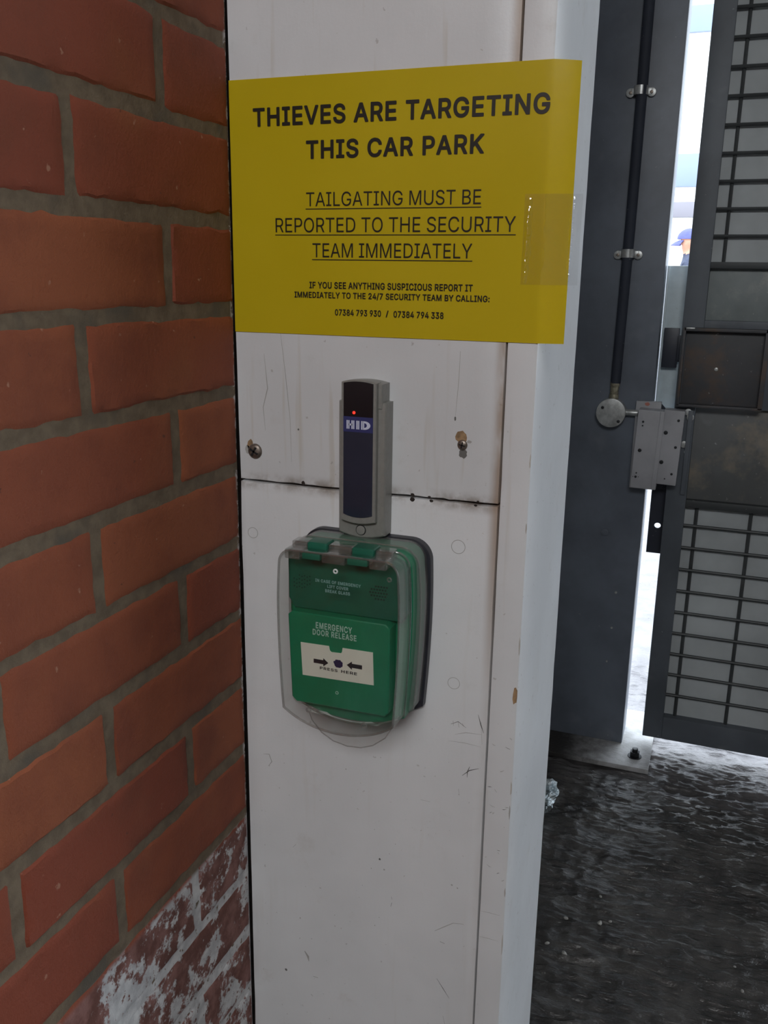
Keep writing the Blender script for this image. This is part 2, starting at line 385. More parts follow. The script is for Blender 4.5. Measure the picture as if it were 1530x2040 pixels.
"N":[523,[56,-23,129,-23,139,-18,147,-9,148,-4,148,335,183,274,367,-12,372,-18,382,-23,468,-23,472,-22,482,-14,487,-4,487,512,485,518,478,527,468,532,394,532,384,527,377,518,375,512,374,178,157,521,151,527,141,532,56,532,51,530,42,522,37,512,37,-4,42,-14,51,-22],[16,17,18,16,18,19,24,25,26,24,26,27,24,27,28,15,16,19,15,19,20,23,24,28,23,28,29,22,23,29,14,15,20,14,20,21,13,14,21,13,21,22,22,29,5,5,29,30,22,5,6,4,5,30,22,6,7,13,22,7,12,13,7,3,4,30,3,30,31,2,3,31,12,7,8,11,12,8,2,31,32,11,8,9,1,2,32,10,11,9,1,32,0]],
"O":[533,[254,-30,279,-30,281,-29,314,-27,358,-15,399,6,428,28,440,40,462,66,487,106,493,127,500,140,507,164,508,179,513,196,515,239,517,240,513,314,510,322,503,359,492,386,487,402,457,449,426,481,394,506,391,506,362,521,319,535,296,536,294,538,278,538,276,540,222,536,176,523,141,506,98,472,73,444,48,404,42,389,28,354,27,337,20,310,18,270,17,269,17,239,18,237,20,197,22,196,28,156,47,107,73,64,111,25,142,1,181,-17,221,-27,252,-29,261,76,259,78,241,78,234,81,229,81,196,96,181,108,160,132,145,157,135,184,135,192,128,220,127,264,128,266,128,287,130,289,133,316,138,334,150,360,160,377,175,396,196,413,199,413,218,423,251,431,282,431,284,430,294,430,314,425,334,415,354,400,375,376,378,367,387,356,398,322,398,316,405,292,407,242,405,240,405,217,393,170,378,139,363,119,338,96,314,85,292,78],[30,31,32,28,29,30,28,30,32,27,28,32,27,32,33,26,27,33,26,33,34,25,26,34,23,24,25,23,25,34,23,34,35,22,23,35,22,35,36,21,22,83,83,22,81,81,22,36,81,36,80,80,36,37,83,81,82,79,80,37,21,83,84,21,84,85,78,79,77,77,79,37,21,85,86,76,77,37,76,37,38,20,21,86,20,86,87,75,76,38,75,38,39,19,20,87,74,75,39,19,87,88,19,88,89,73,74,39,18,19,89,18,89,90,73,39,40,73,40,41,72,73,41,17,18,90,17,90,91,17,91,92,71,72,41,16,17,92,71,41,42,16,92,93,70,71,42,69,70,42,69,42,43,69,43,44,68,69,44,67,68,44,16,93,94,15,16,94,15,94,95,14,15,95,67,44,45,67,45,46,66,67,46,14,95,96,66,46,47,13,14,96,66,47,48,65,66,48,64,65,48,12,13,96,12,96,97,11,12,97,63,64,48,63,48,49,10,11,97,10,97,98,62,63,49,9,10,98,9,98,99,61,62,49,61,49,50,8,9,99,8,99,100,60,61,50,8,100,101,58,59,60,58,60,50,8,101,56,56,57,58,56,58,50,8,56,50,7,8,50,7,50,51,6,7,51,5,6,51,5,51,52,4,5,52,4,52,53,3,4,53,3,53,54,2,3,54,2,54,55,1,2,55,1,55,0]],
"P":[445,[56,-23,129,-23,139,-18,147,-9,148,-4,149,163,268,163,269,165,282,165,316,173,342,185,368,202,393,228,412,254,423,284,423,289,430,309,430,319,432,321,432,374,430,376,430,386,427,399,413,438,393,468,371,490,341,510,338,510,309,523,286,527,278,530,259,530,258,532,56,532,46,527,38,518,37,512,37,-4,42,-14,51,-22,149,265,149,428,252,428,286,418,308,398,317,379,317,372,320,364,320,331,310,301,305,292,294,282,271,270,262,270,252,267,234,267,232,265],[31,32,33,31,33,34,29,30,31,29,31,34,28,29,34,28,34,35,27,28,35,27,35,36,27,36,41,41,36,37,25,26,27,25,27,41,24,25,41,23,24,41,22,23,42,42,23,41,22,42,43,40,41,37,22,43,44,21,22,44,21,44,45,20,21,45,20,45,46,19,20,46,18,19,46,18,46,47,18,47,48,18,48,49,17,18,49,16,17,49,15,16,49,15,49,50,15,50,51,14,15,51,13,14,51,13,51,52,13,52,53,13,53,54,13,54,55,13,55,56,13,56,40,13,40,5,5,40,37,12,13,5,11,12,5,10,11,5,9,10,5,8,9,7,7,9,5,6,7,5,4,5,37,3,4,37,3,37,38,2,3,38,2,38,39,1,2,39,1,39,0]],
"R":[449,[56,-23,129,-23,139,-18,147,-9,148,-4,149,175,231,175,235,171,328,-6,344,-22,349,-23,432,-23,442,-18,450,-9,452,-4,450,11,447,14,440,29,437,32,430,48,427,51,420,66,417,69,410,84,407,88,400,102,397,106,390,121,387,124,347,198,369,212,397,238,410,258,423,286,430,314,430,324,432,326,432,378,430,379,430,391,420,426,412,444,397,468,369,493,342,512,304,525,279,528,278,530,261,530,259,532,56,532,46,527,38,518,37,512,37,-4,42,-14,51,-22,149,278,149,428,252,428,289,418,308,402,313,394,320,372,322,342,313,311,299,295,276,283,262,282,261,280,249,280,248,278],[48,49,50,48,50,51,46,47,48,46,48,51,45,46,51,45,51,52,44,45,52,44,52,53,43,44,53,43,53,58,58,53,54,42,43,58,41,42,58,40,41,59,59,41,58,40,59,60,57,58,54,39,40,60,39,60,61,39,61,62,39,62,63,38,39,63,37,38,63,36,37,63,36,63,64,36,64,65,35,36,65,34,35,65,33,34,65,33,65,66,33,66,67,32,33,67,32,67,68,32,68,69,32,69,70,32,70,71,32,71,57,32,57,5,5,57,54,31,32,5,30,31,5,29,30,5,28,29,6,6,29,5,28,6,7,4,5,54,28,7,8,27,28,8,26,27,8,25,26,8,24,25,8,23,24,8,22,23,8,21,22,8,20,21,8,19,20,8,18,19,8,17,18,8,16,17,8,15,16,8,14,15,8,13,14,8,3,4,54,3,54,55,13,8,9,12,13,9,2,3,55,2,55,56,11,12,9,1,2,56,11,9,10,1,56,0]],
"S":[447,[206,-32,267,-31,292,-24,299,-24,322,-14,330,-12,359,3,374,14,393,34,405,48,421,77,430,107,431,162,423,194,413,214,372,258,322,286,297,294,292,294,270,303,222,314,179,329,147,351,141,360,140,365,140,385,143,397,151,408,166,421,179,428,189,431,207,433,209,434,240,434,242,433,250,433,270,428,289,418,308,397,315,368,327,356,332,354,406,354,410,356,420,364,425,374,421,410,411,438,396,464,385,477,356,503,330,518,290,533,284,533,266,538,246,538,244,539,189,538,187,536,152,529,147,526,130,521,106,508,82,491,56,464,40,435,30,402,28,367,30,365,33,334,45,304,65,277,74,268,100,248,139,229,187,213,234,201,284,184,310,166,320,155,321,128,318,118,310,105,299,94,276,81,240,73,224,73,222,74,176,81,162,86,152,93,140,105,135,114,126,147,119,156,109,161,34,161,24,156,16,147,15,142,16,115,28,75,46,44,72,16,100,-4,129,-17,154,-26,162,-26,180,-31,204,-31],[55,56,57,53,54,55,53,55,57,53,57,58,53,58,59,51,52,53,51,53,59,51,59,60,51,60,61,51,61,62,50,51,62,50,62,63,49,50,63,49,63,64,48,49,64,47,48,64,47,64,65,46,47,35,35,47,33,33,47,65,33,65,32,32,65,30,30,65,66,35,33,34,31,32,30,46,35,36,29,30,66,46,36,37,28,29,66,27,28,66,46,37,38,45,46,38,26,27,66,26,66,67,45,38,39,25,26,67,24,25,67,44,45,39,44,39,40,24,67,68,23,24,68,23,68,69,43,44,40,22,23,69,42,43,40,42,40,41,21,22,69,21,69,70,20,21,70,19,20,70,19,70,71,18,19,71,16,17,18,16,18,71,15,16,71,15,71,72,15,72,73,14,15,73,14,73,74,14,74,75,13,14,75,13,75,76,13,76,77,12,13,77,12,77,78,12,78,79,11,12,79,94,95,96,94,96,97,93,94,97,93,97,98,11,79,80,92,93,98,92,98,99,92,99,100,11,80,81,11,81,82,92,100,101,91,92,101,10,11,82,10,82,83,90,91,101,10,83,84,89,90,101,88,89,101,10,84,85,87,88,101,9,10,85,87,101,102,86,87,102,9,85,86,9,86,102,8,9,102,8,102,103,7,8,103,7,103,104,6,7,104,5,6,104,5,104,105,4,5,105,3,4,105,3,105,2,2,105,106,1,2,107,107,2,106,1,107,108,0,1,109,109,1,108]],
"T":[449,[190,-23,261,-23,271,-18,279,-9,280,-4,280,428,421,428,431,433,439,442,440,448,440,512,435,522,426,530,421,532,28,532,18,527,10,518,9,512,9,448,14,438,23,430,28,428,170,428,170,-4,175,-14,184,-22],[12,13,14,12,14,15,11,12,15,11,15,16,10,11,16,10,16,17,9,10,17,9,17,18,8,9,18,8,18,19,7,8,19,7,19,20,6,7,20,6,20,21,5,6,21,4,5,22,22,5,21,4,22,23,3,4,23,3,23,24,2,3,24,2,24,25,1,2,25,1,25,0]],
"U":[517,[239,-31,304,-30,319,-25,332,-23,374,-6,408,15,435,43,455,70,468,98,477,130,478,154,480,156,480,513,475,523,466,530,461,532,389,532,379,527,372,518,370,513,370,178,368,176,368,160,357,124,348,113,332,97,304,82,286,77,276,77,274,75,242,75,241,77,232,77,198,89,170,111,153,143,148,163,148,180,147,181,147,513,145,518,138,527,128,532,56,532,46,527,38,518,37,513,37,160,38,158,40,131,48,100,63,70,83,41,114,12,142,-6,174,-20,214,-30,238,-30],[14,15,16,14,16,17,41,42,43,41,43,44,13,14,17,13,17,18,40,41,44,40,44,45,12,13,18,12,18,19,39,40,45,39,45,46,11,12,19,11,19,20,38,39,46,38,46,47,37,38,47,36,37,47,11,20,21,11,21,22,35,36,47,11,22,23,35,47,48,35,48,49,10,11,23,9,10,23,34,35,49,34,49,50,8,9,23,8,23,24,8,24,25,33,34,50,33,50,51,7,8,25,7,25,26,32,33,51,7,26,27,7,27,28,7,28,29,30,31,32,30,32,51,7,29,30,7,30,51,6,7,51,6,51,52,5,6,52,5,52,53,4,5,53,4,53,54,3,4,54,3,54,55,3,55,56,2,3,56,1,2,56,0,1,57,57,1,56]],
"V":[480,[200,-23,282,-23,292,-18,301,-8,328,69,331,74,334,88,338,92,341,106,344,111,348,124,351,129,354,142,358,148,361,161,364,166,368,179,371,184,374,198,378,202,381,216,384,221,388,234,391,239,394,252,398,258,401,271,404,276,408,289,411,294,414,308,418,312,421,326,424,331,428,344,431,349,434,362,438,368,441,381,444,386,448,399,451,404,454,418,458,422,461,436,464,441,468,454,471,459,474,472,478,478,481,491,486,501,484,518,472,530,467,532,390,532,380,527,373,518,334,404,331,399,319,361,316,356,304,318,301,312,291,279,288,274,276,236,273,231,242,137,239,138,213,221,209,226,203,249,199,254,194,272,191,278,186,296,183,301,178,319,174,324,169,342,166,348,161,366,158,371,153,389,149,394,143,418,139,422,134,441,131,446,126,464,123,469,106,518,98,527,88,532,12,532,2,527,-6,518,-7,502,-4,492,4,474,8,461,16,442,19,429,23,424,31,398,44,366,48,352,51,348,59,321,73,289,76,276,84,258,88,244,91,239,99,212,113,181,116,168,124,149,128,136,136,118,139,104,153,72,178,1,184,-12,190,-18],[53,54,55,53,55,56,93,94,95,93,95,96,52,53,56,52,56,57,92,93,96,92,96,97,51,52,57,51,57,58,91,92,97,91,97,98,91,98,99,50,51,58,91,99,100,49,50,58,48,49,58,91,100,101,47,48,58,90,91,101,89,90,101,89,101,102,46,47,58,45,46,58,88,89,102,88,102,103,44,45,58,87,88,103,43,44,58,87,103,104,87,104,105,42,43,58,86,87,105,41,42,58,85,86,105,40,41,58,40,58,59,39,40,59,39,59,60,85,105,106,84,85,106,83,84,106,38,39,60,37,38,60,82,83,106,36,37,60,81,82,106,81,106,107,35,36,60,35,60,61,35,61,62,81,107,108,34,35,62,80,81,108,80,108,109,33,34,62,79,80,109,32,33,62,31,32,62,78,79,109,78,109,110,77,78,110,31,62,63,30,31,63,30,63,64,29,30,64,76,77,110,75,76,110,28,29,64,27,28,64,75,110,111,27,64,65,74,75,111,26,27,65,74,111,112,26,65,66,73,74,112,25,26,66,24,25,66,73,112,113,72,73,113,23,24,66,71,72,113,71,113,114,22,23,66,71,114,115,22,66,67,21,22,67,21,67,68,70,71,115,20,21,68,69,70,115,19,20,68,69,115,116,18,19,68,17,18,68,16,17,68,69,116,117,15,16,68,69,117,118,14,15,68,13,14,68,69,118,119,12,13,68,11,12,68,68,69,119,11,68,119,11,119,120,10,11,120,9,10,120,9,120,121,8,9,121,7,8,121,7,121,122,6,7,122,5,6,122,4,5,122,4,122,123,3,4,123,3,123,124,2,3,124,2,124,125,1,2,125,1,125,0]],
"Y":[472,[198,-23,272,-23,282,-18,289,-9,291,-4,291,201,474,494,478,502,478,512,473,522,464,530,458,532,375,532,365,527,358,518,314,444,294,414,237,317,234,318,214,354,208,362,114,518,107,527,97,532,14,532,4,527,-4,518,-6,501,-2,492,179,202,179,-4,184,-14,194,-22],[10,11,12,10,12,13,22,23,24,22,24,25,9,10,13,9,13,14,21,22,25,21,25,26,8,9,14,8,14,15,20,21,26,20,26,27,7,8,15,6,7,15,20,27,28,5,6,15,20,28,29,5,15,16,5,16,17,19,20,29,18,19,29,17,18,29,5,17,29,5,29,30,4,5,30,3,4,30,3,30,31,2,3,31,2,31,32,1,2,32,1,32,0]],
"Z":[438,[38,-23,402,-23,408,-22,417,-14,422,-4,422,61,417,71,408,78,402,80,163,81,192,119,208,146,213,151,230,178,235,182,252,209,257,214,418,451,420,456,420,512,418,518,411,527,401,532,36,532,31,530,22,522,17,512,17,448,22,438,31,430,36,428,275,428,253,399,130,216,125,211,105,179,100,174,80,142,22,59,18,51,18,-4,23,-14,32,-22],[21,22,23,21,23,24,21,24,25,20,21,25,20,25,26,19,20,26,18,19,26,18,26,27,17,18,27,16,17,31,31,17,27,31,27,28,31,28,29,31,29,30,16,31,32,16,32,33,16,33,34,15,16,34,15,34,35,14,15,35,13,14,35,13,35,36,12,13,36,12,36,37,11,12,37,10,11,37,10,37,38,9,10,38,8,9,38,7,8,38,6,7,38,5,6,38,4,5,38,4,38,39,4,39,40,3,4,40,3,40,41,2,3,41,2,41,42,1,2,42,1,42,0]],
"0":[453,[216,-30,239,-30,240,-29,267,-27,304,-15,337,5,370,37,388,64,410,114,410,119,420,149,421,169,423,170,425,190,426,192,426,217,428,219,428,289,426,290,426,316,425,317,420,359,405,409,398,420,390,442,370,472,347,495,336,505,307,523,266,536,252,536,250,538,237,538,236,540,189,536,150,525,116,503,83,470,65,444,45,399,45,394,33,357,31,337,30,336,28,316,26,314,26,282,25,280,26,194,30,182,33,150,46,104,63,67,83,37,120,1,149,-15,169,-20,186,-27,199,-27,200,-29,214,-29,227,73,226,75,209,75,192,81,180,90,166,106,155,127,145,154,138,180,136,207,135,209,135,227,133,229,133,279,135,280,135,300,136,302,138,329,145,356,155,382,171,409,186,423,200,431,210,435,222,435,224,436,242,435,260,428,275,417,291,396,300,380,308,357,315,329,315,320,316,319,318,287,320,286,320,222,318,220,316,189,315,187,315,179,308,152,301,132,288,107,272,90,260,81,249,76,229,75],[32,33,34,30,31,32,30,32,34,28,29,30,28,30,34,28,34,35,28,35,36,27,28,36,26,27,36,26,36,37,25,26,37,24,25,37,24,37,38,24,38,86,86,38,84,84,38,39,23,24,87,87,24,86,85,86,84,23,87,88,83,84,39,82,83,39,23,88,89,81,82,39,22,23,89,22,89,90,21,22,90,80,81,39,80,39,40,21,90,91,80,40,41,79,80,41,21,91,92,20,21,92,20,92,93,79,41,42,78,79,42,78,42,43,78,43,44,20,93,94,77,78,44,20,94,95,20,95,96,19,20,96,18,19,96,77,44,45,77,45,46,76,77,46,75,76,46,17,18,96,16,17,97,97,17,96,16,97,98,75,46,47,74,75,47,74,47,48,73,74,48,72,73,48,71,72,48,16,98,99,16,99,100,15,16,100,14,15,100,70,71,48,69,70,48,69,48,49,13,14,100,12,13,100,12,100,101,12,101,102,69,49,50,68,69,50,12,102,103,11,12,103,10,11,103,67,68,50,10,103,104,67,50,51,9,10,104,9,104,105,66,67,51,8,9,105,7,8,105,7,105,106,65,66,51,65,51,52,7,106,107,64,65,52,7,107,108,63,64,52,7,108,109,7,109,61,61,62,63,61,63,52,7,61,52,7,52,53,6,7,53,5,6,53,5,53,54,4,5,54,4,54,55,3,4,55,3,55,56,3,56,57,2,3,58,58,3,57,2,58,59,1,2,60,60,2,59,1,60,0]],
"1":[453,[72,-23,395,-23,405,-18,413,-9,414,-4,414,59,413,64,405,73,395,78,299,79,299,512,294,522,285,530,280,532,192,532,187,530,72,447,64,438,63,432,63,354,68,344,77,337,82,335,97,337,180,398,189,402,189,79,72,78,62,73,54,64,53,59,53,-4,58,-14,67,-22],[12,13,14,12,14,15,11,12,15,11,15,16,10,11,16,9,10,25,25,10,16,25,16,17,25,17,18,25,18,19,9,25,26,24,25,19,23,24,19,23,19,20,23,20,21,22,23,21,8,9,26,8,26,27,7,8,27,7,27,28,6,7,28,6,28,29,5,6,29,5,29,30,4,5,30,4,30,31,3,4,31,3,31,32,2,3,32,2,32,33,1,2,33,1,33,0]],
"2":[453,[60,-23,393,-23,403,-18,411,-9,412,-4,412,61,407,71,398,78,393,80,206,81,279,158,352,241,389,301,396,316,399,342,404,361,404,391,402,392,402,406,394,432,382,456,366,479,342,502,310,522,283,532,276,532,260,537,233,538,232,540,190,537,188,535,166,532,133,518,105,500,81,476,62,449,49,416,44,396,44,376,42,374,42,358,44,352,56,340,62,338,132,338,136,340,149,352,151,358,151,376,154,389,164,409,183,427,186,427,195,432,208,435,220,435,222,437,265,427,273,422,287,408,292,398,296,386,296,368,289,342,289,336,266,299,42,58,41,52,41,-4,46,-14,55,-22],[27,28,29,26,27,29,25,26,29,25,29,30,25,30,31,23,24,25,23,25,31,23,31,32,22,23,32,22,32,33,21,22,33,21,33,34,20,21,34,20,34,35,19,20,35,19,35,56,56,35,36,19,56,57,55,56,54,54,56,36,53,54,36,18,19,57,52,53,51,51,53,36,18,57,58,50,51,36,18,58,59,50,36,37,49,50,37,18,59,60,17,18,60,17,60,61,49,37,38,16,17,61,15,16,61,48,49,38,15,61,62,47,48,38,47,38,39,47,39,40,15,62,63,14,15,63,46,47,40,46,40,41,45,46,41,45,41,42,13,14,63,13,63,64,44,45,42,44,42,43,13,64,65,12,13,65,11,12,65,11,65,66,10,11,66,9,10,66,8,9,66,7,8,66,6,7,66,5,6,66,4,5,66,4,66,67,4,67,68,3,4,68,3,68,69,2,3,69,2,69,70,1,2,70,1,70,0]],
"3":[453,[202,-30,256,-29,285,-22,322,-9,348,8,377,36,394,59,409,92,411,104,414,110,414,124,416,126,416,170,406,207,394,230,376,256,352,278,318,298,285,310,275,310,272,312,394,450,396,456,396,514,391,524,382,531,376,533,66,533,56,528,49,519,47,514,47,447,52,437,62,430,66,428,237,427,137,312,134,304,134,244,139,234,148,226,153,225,226,223,265,213,280,203,294,187,299,177,306,154,304,126,301,116,292,102,282,91,266,83,260,83,225,75,212,75,210,76,173,81,155,91,144,102,137,114,131,140,123,150,113,155,40,155,30,150,22,140,21,136,24,99,29,89,34,70,52,40,76,16,98,0,126,-14,156,-24,163,-24,182,-29,200,-29],[25,26,27,25,27,28,24,25,28,24,28,29,23,24,29,23,29,30,22,23,30,22,30,31,21,22,31,20,21,35,35,21,31,35,31,32,35,32,33,35,33,34,20,35,36,19,20,36,19,36,37,17,18,19,17,19,37,17,37,38,16,17,38,15,16,38,14,15,38,14,38,39,14,39,40,13,14,42,42,14,40,42,40,41,13,42,43,13,43,44,12,13,44,12,44,45,12,45,46,12,46,47,11,12,47,62,63,64,62,64,65,11,47,48,61,62,65,61,65,66,60,61,66,60,66,67,60,67,68,10,11,48,10,48,49,9,10,49,9,49,50,59,60,68,8,9,50,7,8,50,7,50,51,58,59,68,58,68,69,6,7,51,6,51,52,57,58,69,57,69,70,6,52,53,6,53,54,56,57,70,55,56,70,6,54,55,6,55,70,6,70,71,5,6,71,5,71,72,4,5,72,4,72,73,3,4,73,3,73,74,2,3,74,2,74,75,1,2,76,76,2,75,1,76,77,0,1,78,78,1,77]],
"4":[453,[278,-23,348,-23,358,-18,365,-9,367,-4,367,81,418,82,428,87,435,96,437,101,437,168,432,178,422,185,418,187,367,188,367,322,362,332,352,340,348,342,278,342,268,337,260,328,258,322,258,187,150,188,153,196,167,216,170,224,183,244,187,252,205,281,208,289,222,309,225,318,238,338,242,346,255,366,258,374,277,402,280,411,332,498,333,502,332,518,324,527,314,532,242,532,232,527,225,519,17,164,17,101,22,91,31,83,36,82,258,82,258,-4,263,-14,272,-22],[43,44,45,43,45,46,42,43,46,42,46,47,42,47,48,41,42,48,40,41,48,39,40,48,38,39,48,37,38,48,36,37,48,35,36,48,34,35,48,17,18,19,17,19,20,16,17,20,33,34,48,16,20,21,15,16,21,15,21,22,14,15,22,14,22,23,32,33,48,31,32,48,30,31,48,29,30,48,28,29,48,27,28,48,26,27,48,25,26,48,24,25,48,13,14,23,23,24,48,12,13,23,12,23,48,11,12,48,10,11,48,9,10,48,9,48,49,8,9,49,8,49,50,7,8,50,7,50,51,6,7,51,6,51,52,5,6,53,53,6,52,5,53,54,4,5,54,3,4,54,3,54,55,2,3,55,2,55,56,1,2,56,1,56,0]],
"5":[453,[204,-30,252,-29,298,-17,319,-7,342,10,373,40,392,67,405,97,407,110,412,126,413,156,415,157,413,196,412,197,408,220,402,240,393,256,392,262,378,282,356,308,342,320,318,336,281,351,256,355,254,356,238,356,236,358,224,358,222,356,204,355,194,351,186,351,164,345,163,356,165,357,165,370,167,372,172,427,371,428,376,430,385,437,390,447,390,514,385,524,376,531,371,533,92,533,82,528,77,522,72,512,72,499,70,497,67,454,65,452,65,440,63,439,57,366,55,364,55,352,53,350,47,277,45,276,45,264,43,262,43,249,48,239,58,231,71,228,112,225,114,223,134,223,178,246,186,246,188,248,214,251,216,253,236,251,249,248,264,241,285,222,293,210,303,177,303,164,305,162,303,160,303,146,300,137,300,130,292,112,282,99,268,86,251,78,239,75,228,75,224,73,208,78,184,81,155,106,148,119,145,137,136,148,126,153,56,153,46,148,38,139,37,119,38,117,40,97,48,74,57,57,73,34,102,6,136,-14,162,-24,169,-24,186,-29,202,-29],[44,45,46,44,46,47,43,44,47,43,47,48,42,43,48,42,48,49,41,42,49,41,49,50,41,50,51,41,51,52,41,52,53,41,53,54,40,41,54,40,54,55,40,55,37,37,55,56,39,40,37,38,39,37,36,37,56,35,36,56,34,35,56,34,56,57,34,57,58,25,26,27,25,27,28,33,34,58,23,24,25,23,25,28,23,28,29,32,33,58,22,23,29,22,29,30,32,58,59,21,22,30,21,30,31,21,31,32,32,59,60,21,32,60,20,21,60,19,20,60,18,19,60,17,18,60,17,60,61,17,61,62,17,62,63,16,17,63,16,63,75,75,63,64,15,16,75,15,75,76,74,75,64,15,76,77,73,74,64,73,64,65,15,77,78,72,73,71,71,73,65,70,71,65,15,78,79,14,15,79,70,65,66,70,66,68,68,66,67,70,68,69,14,79,80,13,14,80,13,80,81,12,13,81,11,12,81,11,81,82,11,82,83,11,83,84,11,84,85,10,11,85,9,10,85,100,101,102,100,102,103,99,100,103,99,103,104,9,85,86,99,104,105,9,86,87,98,99,105,9,87,88,8,9,88,97,98,105,97,105,106,97,106,107,8,88,89,7,8,89,96,97,107,7,89,90,6,7,90,96,107,108,6,90,91,95,96,108,6,91,92,94,95,108,6,92,93,6,93,94,94,108,109,6,94,109,5,6,109,5,109,110,4,5,110,4,110,111,3,4,111,3,111,112,2,3,112,2,112,113,1,2,114,114,2,113,1,114,115,0,1,116,116,1,115]],
"6":[453,[213,-30,256,-29,285,-22,322,-7,348,11,372,37,391,64,391,67,401,87,407,114,411,120,411,139,412,140,411,194,406,214,394,246,371,280,346,303,320,320,275,335,243,336,234,339,344,499,346,504,344,519,336,528,326,533,248,533,238,528,231,520,114,349,57,247,42,197,42,189,41,187,42,124,49,97,59,70,79,39,105,11,132,-7,166,-22,186,-27,212,-29,223,71,222,73,205,75,183,85,164,104,154,124,149,142,149,176,159,204,166,214,183,230,212,241,240,241,266,231,286,214,301,186,304,152,302,150,302,137,297,120,279,92,270,85,253,76,248,76,242,73],[25,26,27,25,27,28,24,25,28,24,28,29,24,29,30,23,24,30,22,23,30,21,22,30,21,30,31,20,21,31,19,20,31,18,19,31,17,18,31,16,17,31,15,16,31,15,31,55,55,31,32,14,15,56,56,15,55,14,56,57,54,55,32,14,57,58,53,54,32,13,14,58,13,58,59,52,53,32,51,52,32,51,32,33,12,13,59,51,33,34,51,34,35,12,59,60,50,51,35,12,60,61,12,61,62,49,50,35,11,12,62,10,11,62,10,62,63,48,49,35,48,35,36,9,10,63,9,63,64,8,9,64,47,48,36,47,36,37,8,64,65,7,8,65,7,65,66,46,47,37,7,66,67,7,67,68,45,46,37,7,68,44,44,45,37,7,44,37,7,37,38,6,7,38,5,6,38,5,38,39,4,5,39,3,4,39,3,39,40,2,3,40,2,40,41,1,2,41,1,41,42,1,42,43,0,1,43]],
"7":[453,[93,-23,170,-23,180,-18,189,-8,412,438,414,442,414,512,409,522,400,530,394,532,58,532,48,527,40,518,39,512,39,448,44,438,53,430,58,428,285,428,75,11,74,6,75,-9,83,-18],[8,9,10,8,10,11,7,8,11,7,11,12,6,7,12,6,12,13,5,6,13,5,13,14,5,14,15,4,5,15,3,4,18,18,4,15,18,15,16,18,16,17,3,18,19,3,19,20,3,20,21,2,3,21,2,21,22,1,2,22,1,22,0]],
"8":[453,[208,-30,266,-29,268,-27,291,-24,324,-12,356,6,384,30,400,52,414,76,419,97,422,104,422,116,424,117,424,156,422,157,419,182,412,199,400,220,387,239,366,260,355,267,377,292,394,319,402,346,404,367,405,369,405,390,404,392,402,414,395,439,370,477,346,501,331,511,310,523,283,533,276,533,260,538,240,538,238,540,193,538,176,533,170,533,146,525,108,503,85,482,67,459,57,439,49,407,49,396,47,394,49,350,60,316,74,294,97,267,88,261,64,237,52,220,40,199,29,157,29,120,30,119,30,104,34,97,34,92,47,60,70,29,96,6,128,-12,161,-24,168,-24,186,-29,206,-29,208,73,176,81,161,91,149,104,142,117,140,132,139,134,139,144,144,164,150,177,160,188,178,201,194,208,201,208,211,211,241,211,266,205,294,186,302,177,309,164,312,152,312,142,314,140,309,114,304,104,291,91,271,80,244,73,221,315,220,316,184,323,169,337,157,362,157,389,165,409,178,423,190,428,218,433,226,436,241,431,268,426,274,423,284,414,292,399,295,387,295,364,287,342,273,326,263,321,240,318,231,315],[37,38,39,35,36,37,35,37,39,35,39,40,33,34,35,33,35,40,33,40,41,33,41,42,33,42,43,32,33,43,31,32,43,31,43,44,30,31,44,30,44,45,29,30,45,29,45,46,28,29,110,110,29,46,110,46,47,28,110,111,109,110,47,108,109,47,28,111,112,107,108,47,28,112,113,28,113,114,106,107,47,27,28,114,27,114,115,105,106,47,105,47,48,27,115,116,105,48,49,105,49,50,26,27,116,25,26,116,104,105,50,25,116,117,24,25,117,23,24,117,23,117,118,103,104,50,103,50,51,22,23,118,22,118,119,102,103,51,22,119,120,101,102,51,22,120,121,21,22,121,21,121,122,100,101,51,100,51,52,21,122,100,21,100,52,21,52,53,20,21,53,19,20,53,19,53,54,19,54,55,18,19,55,17,18,55,17,55,56,16,17,87,87,17,56,87,56,86,86,56,57,16,87,88,85,86,84,84,86,57,83,84,57,16,88,89,82,83,57,15,16,89,82,57,58,81,82,58,15,89,90,14,15,90,14,90,91,80,81,58,14,91,92,79,80,58,13,14,92,79,58,59,12,13,92,12,92,93,78,79,59,12,93,94,12,94,95,77,78,59,76,77,59,76,59,60,76,60,61,11,12,95,75,76,61,10,11,95,10,95,96,9,10,96,9,96,97,74,75,61,74,61,62,8,9,97,74,62,63,74,63,64,8,97,98,73,74,64,72,73,64,8,98,99,7,8,99,7,99,72,7,72,64,7,64,65,6,7,65,5,6,65,5,65,66,4,5,66,4,66,67,3,4,67,3,67,68,2,3,69,69,3,68,2,69,70,1,2,70,0,1,71,71,1,70]],
